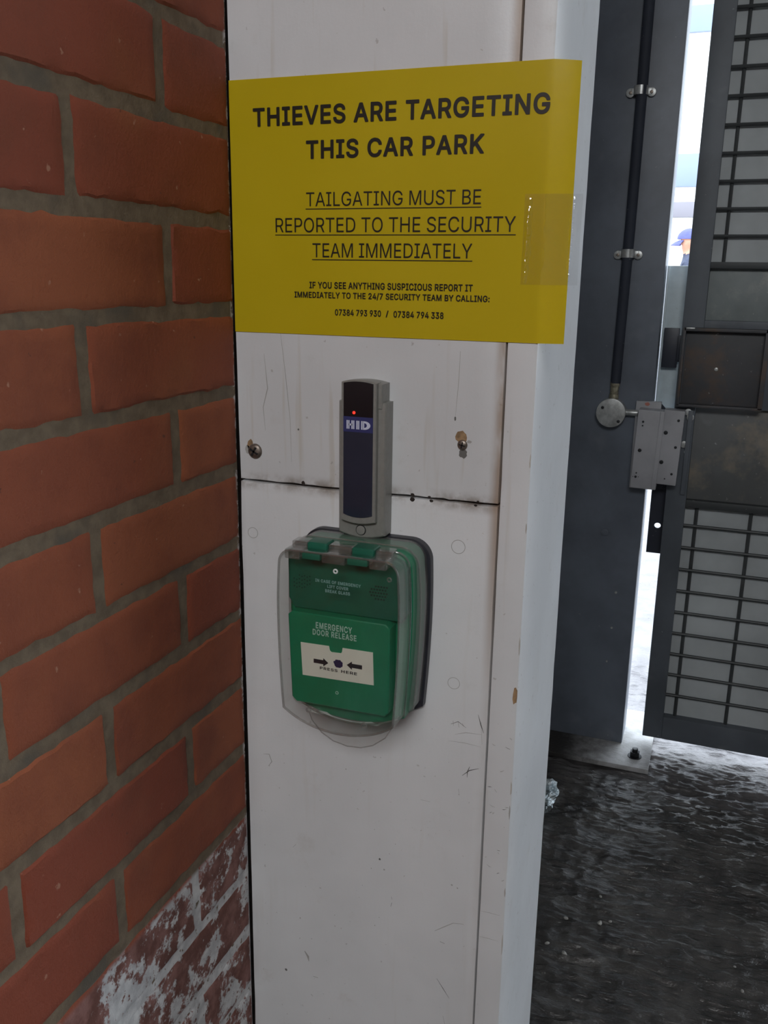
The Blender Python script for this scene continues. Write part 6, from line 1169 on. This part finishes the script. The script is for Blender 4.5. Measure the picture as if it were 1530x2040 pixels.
# upper sounder hump and the call point below it
bm = bmesh.new()
hump = [(78.0, -360), (82, -356.5), (178, -355.5), (188, -358.5), (192.0, -364), (193.4, -404), (188.5, -413), (84.5, -413.5), (78.5, -404.5)]
prism(bm, hump, -53, -44, 2.5, 3)
up_h = obj('sounder', bm, M_GREEND, rel, label='dark green upper housing with sound holes')
bm = bmesh.new()
for r in range(5):
    for c in range(7):
        x = 158.5 + c * 2.6 + (1.3 if r % 2 else 0)
        z = -382.2 - r * 2.9
        if c == 6 and r % 2:
            continue
        if (r, c) in ((0, 0), (0, 1), (4, 0), (4, 6), (4, 1)):
            continue
        box(bm, x - .85, x + .85, -53.4, -52.6, z - .8, z + .8, 0.2, 1)
obj('sound_grille', bm, M_HOLE, up_h)
bm = bmesh.new()
for i in range(7):
    for r in range(4):
        x = 84.5 + i * 2.6
        z = -381.5 - r * 3.6 - (1 if i % 2 else 0)
        if (r == 0 and i < 2) or (r == 3 and i > 4):
            continue
        box(bm, x - .5, x + .5, -53.2, -52.6, z - .5, z + .5)
obj('sound_grille', bm, M_HOLE, up_h)
bm = bmesh.new()
cp = [(82.0, -417), (86, -413.5), (176.5, -413.0), (180.5, -417), (181.0, -497), (176.8, -501.5), (89.5, -502.5), (85.0, -498)]
prism(bm, cp, -62, -44, 2.2, 3)
call = obj('call_point', bm, M_GREEN, rel)
bm = bmesh.new()
text_into(bm, 'EMERGENCY', 110.0, 145.2, -426.4, -420.2, -62.3, bold=True, spacing=1.08)
text_into(bm, 'DOOR RELEASE', 106.9, 149.6, -433.0, -427.2, -62.3, bold=True, spacing=1.08)
obj('lettering', bm, M_GREENI, call, label='pale capitals EMERGENCY DOOR RELEASE')
bm = bmesh.new()
gl = [(94.9, -442.2), (123.0, -441.6), (123.8, -445.6), (125.2, -447.0), (134.6, -446.6), (135.8, -445.2), (136.3, -441.2), (165.4, -440.8), (166.6, -472.2), (96.6, -474.2)]
prism(bm, gl, -62.7, -61, 0.2, 1)
glass = obj('break_glass', bm, M_GLASS, call, label='white pressing plate with arrows')
bm = bmesh.new()
YG = -62.95


def arrow(x0, x1, z, hh, sh, head):
    s = 1 if x1 > x0 else -1
    fleck(bm, [(x0, z - sh), (x1 - s * head, z - sh), (x1 - s * head, z - hh), (x1, z), (x1 - s * head, z + hh), (x1 - s * head, z + sh), (x0, z + sh)], YG, 0)


arrow(108.0, 122.6, -458.0, 4.0, 2.0, 5.0)
arrow(155.4, 140.6, -456.6, 4.0, 2.0, 5.0)
blob(bm, 132.2, -456.9, 4.5, 4.5, YG, 1, 28)
text_into(bm, 'PRESS', 114.2, 131.6, -465.4, -462.6, YG, bold=True, spacing=1.1)
text_into(bm, 'HERE', 135.2, 150.6, -465.2, -462.4, YG, bold=True, spacing=1.1)
obj('symbols', bm, [M_BLACK, M_BLUEDOT], glass)
bm = bmesh.new()
ring_pts = [(130.8 + 1.3 * math.cos(2 * math.pi * i / 20 - .3), -62.2, -486.2 + 1.3 * math.sin(2 * math.pi * i / 20 - .3)) for i in range(20)]
tube(bm, ring_pts, 0.3, 6, True)
obj('key_hole', bm, M_GREENI, call)

# clear cover
FY, BY = -74.0, -47.0
oc = shield(116.6, -350.6, -521.0, 13, .955, .93, drop=.90)
ic = shield(112.8, -352.6, -519.0, 12, .955, .93, drop=.90)
bm = bmesh.new()
ring(bm, oc, ic, FY, BY)
prism(bm, oc, FY - 1.6, FY, 1.2, 2)
# pull lip under the bottom edge
lip = [(92, -512), (98, -528), (108, -539), (120, -545.5), (134, -548), (148, -546.8), (160, -542), (172, -532), (181, -516), (136, -512)]
prism(bm, lip, -47.0, -45.2, 0.4, 1)
cover = obj('cover', bm, M_CLEAR, rel, label='clear plastic cover')
bm = bmesh.new()
tube(bm, [(x, FY - 0.3, z) for x, z in shield(114.6, -351.4, -520.2, 13, .955, .93, drop=.90)], 1.15, 8, True)
tube(bm, [(x, BY - 1, z) for x, z in shield(117.6, -350.2, -521.6, 13, .955, .93, drop=.90)], 1.0, 8, True)
obj('rim', bm, M_CLEARR, cover)
bm = bmesh.new()
tube(bm, [(x, -45.6, z) for x, z in lip[:-1]], 0.55, 8)
obj('lip', bm, M_CLEARR, cover)
for x, z, r in ((135.2, -365.0, 2.2), (184.6, -366, 2.2), (108.8, -501, 2.6), (163.0, -505.5, 2.8)):
    bm = bmesh.new()
    tube(bm, [(x + r * .75 * math.cos(2 * math.pi * i / 20), FY - 2.0, z + r * .75 * math.sin(2 * math.pi * i / 20)) for i in range(20)], r * .34, 8, True)
    obj('fixing', bm, M_RIMW if r == 2.2 and x < 150 else M_CLEARR, cover)
bm = bmesh.new()
YC = FY - 1.75
text_into(bm, 'IN CASE OF EMERGENCY', 116.0, 158.6, -376.9, -374.0, YC, bold=True, spacing=1.06)
text_into(bm, 'LIFT COVER', 127.4, 147.0, -381.0, -378.2, YC, bold=True, spacing=1.06)
text_into(bm, 'BREAK GLASS', 125.4, 148.6, -385.4, -382.4, YC, bold=True, spacing=1.06)
obj('raised_lettering', bm, M_GREENF, cover, label='faint raised instructions on the clear cover')
# hinge: green knuckles between clear ones
for x0, x1, mat, nm in ((101.5, 121.0, M_GREEND, 'hinge_knuckle'), (144.0, 165.0, M_GREEND, 'hinge_knuckle'),
                        (86.0, 101.0, M_CLEARR, 'clear_knuckle'), (121.5, 143.5, M_CLEARR, 'clear_knuckle'), (165.5, 181.0, M_CLEARR, 'clear_knuckle')):
    bm = bmesh.new()
    if nm == 'hinge_knuckle':
        box(bm, x0, x1, -62.0, -44, -357.6, -346.2, 2.6, 3)
        box(bm, x0 + 1, x1 - 1, -75.0, -60, -358.2, -352.0, 1.6, 2)
    else:
        box(bm, x0, x1, -60.0, -46, -355.6, -347.2, 1.6, 3)
        box(bm, x0, x1, -75.0, -58, -359.4, -350.8, 1.2, 2)
        cyl(bm, (x0 + 1, -54, -351), (x1 - 1, -54, -351), 2.4, 16)
    obj(nm, bm, mat, rel)

# ------------------------------------------------------------------ gate post with base plate
FZ = -1278
post = thing('gate_post', (192, 1450, FZ), 'wide dark grey square steel post bolted to the floor beside the gate', 'post')
bm = bmesh.new()
box(bm, 92, 292, 1400, 1500, -1264, 1040, 2.0, 2)
obj('post_tube', bm, M_POST, post)
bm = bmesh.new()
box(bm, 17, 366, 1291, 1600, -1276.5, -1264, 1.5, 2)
obj('base_plate', bm, M_CONC_PLATE, post, label='galvanised base plate, its left end coloured dark for shade and grime')
for x, y in ((329, 1345), (55, 1345)):
    bm = bmesh.new()
    cyl(bm, (x, y, -1265), (x, y, -1262), 17, 24, 0.5)
    cyl(bm, (x, y, -1262), (x, y, -1250), 12.5, 6, 1.0)
    cyl(bm, (x, y, -1250), (x, y, -1242), 7, 16, 0.8)
    obj('anchor_bolt', bm, M_BOLT, post)
for x, z, r in ((208, -712, 9), (246, -862, 3), (243, -955, 2.6), (238, -1046, 2.2)):
    bm = bmesh.new()
    cyl(bm, (x, 1401, z), (x, 1396.5, z), r, 16, 0.6)
    obj('rivet', bm, M_POST if r > 5 else M_ZINC, post)

# conduit run on the post
con = thing('conduit', (205, 1386, -395), 'dark upright conduit pipe fixed to the grey gate post', 'pipe')
bm = bmesh.new()
tube(bm, [(213, 1386, 1030), (212, 1386, 300), (210.5, 1386, 0), (208, 1386, -200), (206, 1386, -350)], 11.5, 16)
obj('pipe', bm, M_CONDUIT, con)
for cz, cx in ((273, 209.5), (-62, 210)):
    bm = bmesh.new()
    for s in (-1, 1):
        cyl(bm, (cx + s * 22, 1400, cz - 3), (cx + s * 22, 1393, cz - 3), 9.5, 20, 1.5)
        box(bm, cx + s * 16 - 6, cx + s * 16 + 6, 1392, 1400, cz - 8, cz + 6, 1.5, 2)
    b = bmesh.new()
    rows = []
    for i in range(17):
        a = math.pi * i / 16
        rows.append([b.verts.new(V(cx + math.cos(a) * rr, 1389 - math.sin(a) * rr, cz + dz)) for rr, dz in ((12, -9), (15, -9), (15, 9), (12, 9))])
    for i in range(16):
        for k in range(4):
            b.faces.new((rows[i][k], rows[i][(k + 1) % 4], rows[i + 1][(k + 1) % 4], rows[i + 1][k]))
    b.faces.new(rows[0])
    b.faces.new(list(reversed(rows[-1])))
    bmesh.ops.recalc_face_normals(b, faces=b.faces)
    merge(bm, b)
    cl = obj('saddle_clip', bm, M_ZINC, con, label='pale metal saddle clip')
    for s in (-1, 1):
        bm = bmesh.new()
        cyl(bm, (cx + s * 22, 1394, cz - 3), (cx + s * 22, 1391, cz - 3), 3.6, 14, 0.6)
        obj('screw', bm, M_SCREW, cl)
bm = bmesh.new()
cyl(bm, (205.5, 1386, -338), (204.6, 1386, -392), 9.5, 20, 0.8)
cyl(bm, (205.4, 1386, -346), (205.2, 1386, -358), 10.8, 20, 0.8)
cyl(bm, (204.9, 1386, -376), (204.7, 1386, -386), 10.8, 20, 0.8)
obj('gland', bm, M_BRASS, con, label='dull brass gland')

jb = thing('junction_box', (202, 1386, -452), 'round grey metal junction box at the foot of the conduit', 'junction box')
bm = bmesh.new()
cyl(bm, (202, 1400, -418), (202, 1372, -418), 33.5, 40, 1.5)
obj('case', bm, M_ZINC, jb)
bm = bmesh.new()
cyl(bm, (202, 1372, -418), (202, 1368.5, -418), 33.0, 40, 1.0)
lid = obj('lid', bm, M_ZINC, jb)
for x, z in ((183, -406), (221, -436)):
    bm = bmesh.new()
    cyl(bm, (x, 1369, z), (x, 1366.8, z), 3.6, 14, 0.5)
    obj('screw', bm, M_BOLT, lid)
bm = bmesh.new()
cyl(bm, (232, 1386, -416), (262, 1386, -416), 7.5, 18, 0.5)
obj('spout', bm, M_ZINC, jb)

# lock
lock = thing('gate_lock', (310, 1370, -585), 'grey two-part metal lock bridging the gate post and the gate', 'lock')
tilt = Matrix.Rotation(math.radians(1.6), 3, 'Y')
bm = bmesh.new()
box(bm, 256, 312, 1386, 1400, -594, -388, 1.5, 2)
obj('mounting_plate', bm, M_LOCK, lock)
bm = bmesh.new()
box(bm, 263.5, 321, 1344, 1387, -584, -403, 1.8, 2, rot=tilt)
box(bm, 311, 313, 1342.8, 1346, -582, -405, 0.5, 1, rot=tilt)
case = obj('case', bm, M_LOCK, lock)
for x, z, r in ((278, -429, 2.6), (277.6, -438, 1.8), (276, -495, 4.2), (273, -548, 1.7), (272, -557, 2.8), (266, -557, .9), (278, -557, .9)):
    bm = bmesh.new()
    cyl(bm, (x, 1345, z), (x, 1342.6, z), r, 14, 0.4)
    obj('screw', bm, M_BOLT, case)
bm = bmesh.new()
blob(bm, 281, -394, 6, 4, 1385.6, 0)
tred = plain('faded_red_print', (0.42, 0.16, 0.12), 0.6)
obj('red_mark', bm, tred, lock)
bm = bmesh.new()
box(bm, 319.5, 363.5, 1348, 1387, -571, -400, 1.8, 2, rot=tilt)
keep = obj('keeper', bm, M_LOCK, lock)
for x, z, r in ((329, -451, 4.6), (325.5, -519, 4.6), (354, -422, 3.0), (353, -483, 3.2), (350, -545, 2.8), (336, -557, 1.6)):
    bm = bmesh.new()
    cyl(bm, (x, 1349, z), (x, 1346.4, z), r, 14, 0.5)
    obj('screw', bm, M_BOLT, keep)

# ------------------------------------------------------------------ gate
GX0, GX1, GZ0, GZ1 = 340, 1460, -1232, 980
gate = thing('metal_gate', (900, 1425, GZ0), 'dark steel mesh gate leaf standing ajar from the grey post', 'gate')


def gpart(name, args, mat, lab=None, bev=1.5):
    bm = bmesh.new()
    for a in args:
        box(bm, *a, bev, 2)
    return obj(name, bm, mat, gate, label=lab)


gpart('stile', [(340, 386, 1400, 1450, GZ0, GZ1)], M_GATE)
gpart('stile', [(1410, 1460, 1400, 1450, GZ0, GZ1)], M_GATE)
gpart('rail', [(386, 1410, 1400, 1450, GZ0, -1172)], M_GATE)
gpart('rail', [(386, 1410, 1400, 1450, 925, GZ1)], M_GATE)
gpart('rail', [(386, 1410, 1402, 1450, -632, -614)], M_RODS)
gpart('rail', [(386, 1410, 1402, 1450, -92, -78)], M_RODS)
gpart('infill_sheet', [(386, 1410, 1424, 1427, -78, 925)], M_INFILL, 'dull grey backing sheet', 0)
gpart('infill_sheet', [(386, 1410, 1424.5, 1427.5, -1172, -632)], M_INFILL, 'dull grey backing sheet', 0)
gpart('upper_plate', [(386, 1410, 1422, 1428, -205, -90)], M_GALV, 'blotchy galvanised plate')
gpart('lower_plate', [(386, 1410, 1420, 1428, -616, -392)], M_RUST, 'rust stained plate')
bm = bmesh.new()
box(bm, 346, 524, 1374, 1399, -226, -219, 1.0)
box(bm, 344, 350, 1374, 1399, -392, -219, 1.0)
box(bm, 514, 524, 1374, 1399, -392, -219, 1.0)
box(bm, 344, 524, 1374, 1399, -394, -388, 1.0)
box(bm, 352, 518, 1396, 1399, -388, -222, 0.5)
lock_box_bm = bm
gpart('rail', [(386, 1410, 1400, 1450, -226, -203)], M_GATE)
gpart('rail', [(520, 1410, 1402, 1450, -396, -226)], M_GATE)
obj('lock_box', lock_box_bm, M_RECESS, gate, label='rust brown recessed lock box')
bm = bmesh.new()
cyl(bm, (421, 1397, -309), (421, 1393, -309), 4.0, 16, 0.5)
obj('bright_stud', bm, M_ZINC, gate)
bm = bmesh.new()
box(bm, 350, 368, 1372.5, 1378, -221.5, -218.5, 0.5)
obj('worn_edge', bm, M_ZINC, gate)
rod0 = None
for z in [-24 + 56.2 * i for i in range(17)]:
    bm = bmesh.new()
    tube(bm, [(384, 1412, z), (1412, 1412, z)], 3.6, 8)
    obj('rod', bm, M_RODS, gate)
for z in [-678 - 54.6 * i for i in range(9)]:
    bm = bmesh.new()
    tube(bm, [(384, 1412, z), (1412, 1412, z)], 3.9, 8)
    obj('rod', bm, M_RODS, gate)
for x in [412 + 119 * i for i in range(9)]:
    bm = bmesh.new()
    tube(bm, [(x, 1419.4, -80), (x, 1419.4, 927)], 3.8, 8)
    obj('upright_rod', bm, M_RODS, gate)
    bm = bmesh.new()
    tube(bm, [(x, 1419.8, -1174), (x, 1419.8, -630)], 4.2, 8)
    obj('upright_rod', bm, M_RODS, gate)
for x, z in ((371, -408), (377, -420), (369, -483), (375, -500)):
    bm = bmesh.new()
    cyl(bm, (x, 1401, z), (x, 1393, z), 8.0 if z != -500 else 4.5, 14, 1.0)
    obj('gate_bolt', bm, M_ZINC, gate)
bm = bmesh.new()
box(bm, 372, 382, 1391, 1401, -600, -404, 1.0)
obj('bolt_strip', bm, M_GATE, gate)
# anti-tamper plates closing the gap at lock height, fixed behind the gate stile
gpart('guard_plate', [(293.5, 372, 1462, 1466, -416, -86), (293.5, 299, 1458, 1463, -416, -86), (340, 372, 1446, 1464, -200, -110)], M_GUARD, 'pale galvanised guard plate')
bm = bmesh.new()
pl = [(305, -395), (372, -395), (372, -764), (305.5, -764)]
b = bmesh.new()
# plate with a round hole
N = 32
hc = (326, -694)
out = []
for i in range(N):
    a = 2 * math.pi * i / N
    dx, dz = math.cos(a), math.sin(a)
    tx = ((372 - hc[0]) / dx if dx > 1e-6 else ((305 - hc[0]) / dx if dx < -1e-6 else 1e9))
    tz = ((-395 - hc[1]) / dz if dz > 1e-6 else ((-764 - hc[1]) / dz if dz < -1e-6 else 1e9))
    t = min(tx, tz)
    out.append((hc[0] + dx * t, hc[1] + dz * t))
for c in ((372, -395), (305, -395), (305, -764), (372, -764)):
    k = min(range(N), key=lambda i: (out[i][0] - c[0]) ** 2 + (out[i][1] - c[1]) ** 2)
    out[k] = c
inn = [(hc[0] + 7.5 * math.cos(2 * math.pi * i / N), hc[1] + 6.5 * math.sin(2 * math.pi * i / N)) for i in range(N)]
ring(bm, out, inn, 1446, 1450)
obj('strike_plate', bm, M_BLACKST, gate, label='blue black strike plate with a round hole')
bm = bmesh.new()
box(bm, 300, 334, 1440, 1452, -314, -224, 1.5, 2)
box(bm, 330, 344, 1440, 1450, -300, -240, 1.0, 2)
obj('stop_block', bm, M_BLACKST, gate)

# ------------------------------------------------------------------ beyond the gate
bld = thing('pale_building', (0, 14300, FZ), 'white rendered building with pale blue bands seen through the gate gap', 'building')
bm = bmesh.new()
box(bm, -7000, 7000, 14000, 17000, FZ, 7500)
obj('wall', bm, M_WHITEB, bld)
for z0, z1, m, nm in ((3310, 3660, M_BAND, 'window_band'), (1230, 1690, M_BAND, 'window_band'), (800, 1020, M_GREYB, 'fascia')):
    bm = bmesh.new()
    box(bm, -6500, 6500, 13950, 14010, z0, z1, 10)
    obj(nm, bm, m, bld)

# a passer-by in a blue cap, mostly behind the gate
person = thing('person', (40, 9000, FZ), 'person in a blue peaked cap, glimpsed outside in the gap beside the gate', 'person')


def person_body():
    S = 0.945
    px, py = 0.045, 9.0
    J = {}
    V_ = []
    E_ = []
    Rr = []

    def j(name, x, y, z, r, par=None, ry=None):
        J[name] = len(V_)
        V_.append((px + x * S, py + y * S, z * S))
        Rr.append((r * S, (ry or r) * S))
        if par:
            E_.append((J[par], J[name]))

    j('pelvis', 0, 0, .95, .135, None, .16)
    j('waist', 0, 0, 1.10, .115, 'pelvis', .145)
    j('chest', -.01, 0, 1.28, .125, 'waist', .17)
    j('upper', 0, 0, 1.42, .095, 'chest', .13)
    j('neck', -.015, 0, 1.50, .052, 'upper')
    j('jaw', -.035, 0, 1.56, .062, 'neck')
    j('head', -.03, 0, 1.64, .088, 'jaw', .074)
    j('crown', -.02, 0, 1.715, .066, 'head')
    j('nose', -.125, 0, 1.615, .013, 'head')
    for s, n in ((-1, 'l'), (1, 'r')):
        j('sh' + n, 0, s * .17, 1.41, .058, 'upper')
        j('el' + n, .03, s * .22, 1.13, .043, 'sh' + n)
        j('wr' + n, -.05, s * .21, .89, .029, 'el' + n)
        j('palm' + n, -.07, s * .205, .82, .032, 'wr' + n, .02)
        for q in range(4):
            j('f%d%s' % (q, n), -.105 + q * .022, s * .20, .765 - .006 * (q in (1, 2)), .0095, 'palm' + n)
            j('g%d%s' % (q, n), -.102 + q * .022, s * .188, .725 - .008 * (q in (1, 2)), .008, 'f%d%s' % (q, n))
        j('t1' + n, -.115, s * .19, .81, .011, 'palm' + n)
        j('t2' + n, -.128, s * .182, .775, .009, 't1' + n)
        j('hip' + n, 0, s * .09, .89, .088, 'pelvis')
        j('knee' + n, -.02 if s < 0 else .03, s * .095, .50, .058, 'hip' + n)
        j('ank' + n, .01 if s < 0 else .07, s * .095, .09, .04, 'knee' + n)
        j('toe' + n, -.13 if s < 0 else -.07, s * .10, .035, .033, 'ank' + n)
        j('ear' + n, -.015, s * .083, 1.62, .014, 'head')
    me = bpy.data.meshes.new('person_skeleton')
    me.from_pydata(V_, E_, [])
    o = bpy.data.objects.new('person_skeleton', me)
    COL.objects.link(o)
    md = o.modifiers.new('Skin', 'SKIN')
    for i, r in enumerate(Rr):
        me.skin_vertices[0].data[i].radius = r
    me.skin_vertices[0].data[0].use_root = True
    sb = o.modifiers.new('Sub', 'SUBSURF')
    sb.levels = 2
    dg = bpy.context.evaluated_depsgraph_get()
    m2 = bpy.data.meshes.new_from_object(o.evaluated_get(dg))
    bpy.data.objects.remove(o)
    bm = bmesh.new()
    bm.from_mesh(m2)
    bpy.data.meshes.remove(m2)
    for f in bm.faces:
        c = f.calc_center_median()
        z = c.z / S
        mi = 0
        if z > 1.50 or (z < .885 and abs(c.y - py) > .165 * S and z > .6):
            mi = 0
        elif z > .93 or (abs(c.y - py) > .15 * S and z > .8):
            mi = 1
        elif z > .10:
            mi = 2
        else:
            mi = 3
        f.material_index = mi
    return bm


M_SKIN = plain('skin', (0.62, 0.30, 0.20), 0.55, var=0.06)
M_JACKET = plain('dark_jacket', (0.05, 0.06, 0.10), 0.8, var=0.15, scale=12)
M_TROUS = plain('dark_trousers', (0.035, 0.035, 0.045), 0.85, var=0.15, scale=12)
M_SHOE = plain('dark_shoes', (0.02, 0.02, 0.02), 0.5)
M_CAP = plain('blue_cap_cloth', (0.10, 0.11, 0.36), 0.8, var=0.1, scale=30)
obj('body', person_body(), [M_SKIN, M_JACKET, M_TROUS, M_SHOE], person)
bm = bmesh.new()
b = bmesh.new()
bmesh.ops.create_uvsphere(b, u_segments=28, v_segments=16, radius=0.108)
bmesh.ops.delete(b, geom=[v for v in b.verts if v.co.z < -0.012], context='VERTS')
bmesh.ops.scale(b, vec=(1.06, .90, 0.95), verts=b.verts)
bmesh.ops.translate(b, vec=(0.020, 9.0, 1.560), verts=b.verts)
merge(bm, b)
b = bmesh.new()
rows = []
for i in range(9):
    a = math.radians(-62 + 124 * i / 8)
    rows.append([b.verts.new(Vector((0.020 - r * math.cos(a) * (1.0), 9.0 + 0.088 * math.sin(a) * (r / 0.10) ** .3, 1.548 - dz))) for r, dz in ((.095, 0), (.135, .018), (.172, .045), (.172, .049), (.135, .023), (.095, .006))])
for i in range(8):
    for k in range(6):
        b.faces.new((rows[i][k], rows[i][(k + 1) % 6], rows[i + 1][(k + 1) % 6], rows[i + 1][k]))
bmesh.ops.recalc_face_normals(b, faces=b.faces)
merge(bm, b)
obj('cap', bm, M_CAP, person, label='blue peaked cap')

# ------------------------------------------------------------------ litter and pebbles on the floor
bm = bmesh.new()
b = bmesh.new()
bmesh.ops.create_icosphere(b, subdivisions=4, radius=0.034)
for v in b.verts:
    nn = mnoise.noise(v.co * 60) * .014 + mnoise.noise(v.co * 150) * .007
    v.co = Vector((v.co.x * .95, v.co.y * 1.25, v.co.z * 1.15)) + v.co.normalized() * nn
zmin = min(v.co.z for v in b.verts)
bmesh.ops.translate(b, vec=V(152, 1040, FZ) + Vector((0, 0, -zmin - 0.002)), verts=b.verts)
merge(bm, b)
tag(obj('foil_wrapper', bm, M_FOIL, smooth=False), 'crumpled silvery wrapper on the wet floor behind the white door frame', 'litter')

peb = [(263, 714, 6.0, 'roundish pebble on the wet floor, left of the largest pale pebble'),
       (325, 724, 7.5, 'largest pale pebble on the wet floor, right of the white frame'),
       (276, 622, 7.5, 'flat whitish pebble on the floor, lower and larger than its neighbour by the frame'),
       (243, 636, 5.5, 'small cream pebble tight against the white frame near the floor'),
       (317, 800, 4.5, 'small grey pebble on the wet floor below the crumpled wrapper'),
       (342, 735, 4.5, 'narrow brownish pebble lying just right of the largest pale pebble'),
       (572, 645, 5.0, 'lone pale pebble far out on the dark right-hand floor'),
       (560, 700, 3.5, 'tiny grey chip on the dark floor behind the lone right-hand pebble')]
for k, (x, y, r, lab) in enumerate(peb):
    r *= 0.6
    bm = bmesh.new()
    b = bmesh.new()
    bmesh.ops.create_icosphere(b, subdivisions=3, radius=r / 1000)
    for v in b.verts:
        v.co += v.co.normalized() * mnoise.noise(v.co * 220 + Vector((k, 0, 0))) * r * .0005
    bmesh.ops.scale(b, vec=(1.2, .85, .6), verts=b.verts)
    bmesh.ops.rotate(b, verts=b.verts, cent=(0, 0, 0), matrix=Matrix.Rotation(k * 1.3, 3, 'Z'))
    bmesh.ops.translate(b, vec=V(x, y, FZ + r * .35), verts=b.verts)
    merge(bm, b)
    tag(obj('pebble', bm, M_STONE), lab, 'stone', 'pebbles on the wet floor')
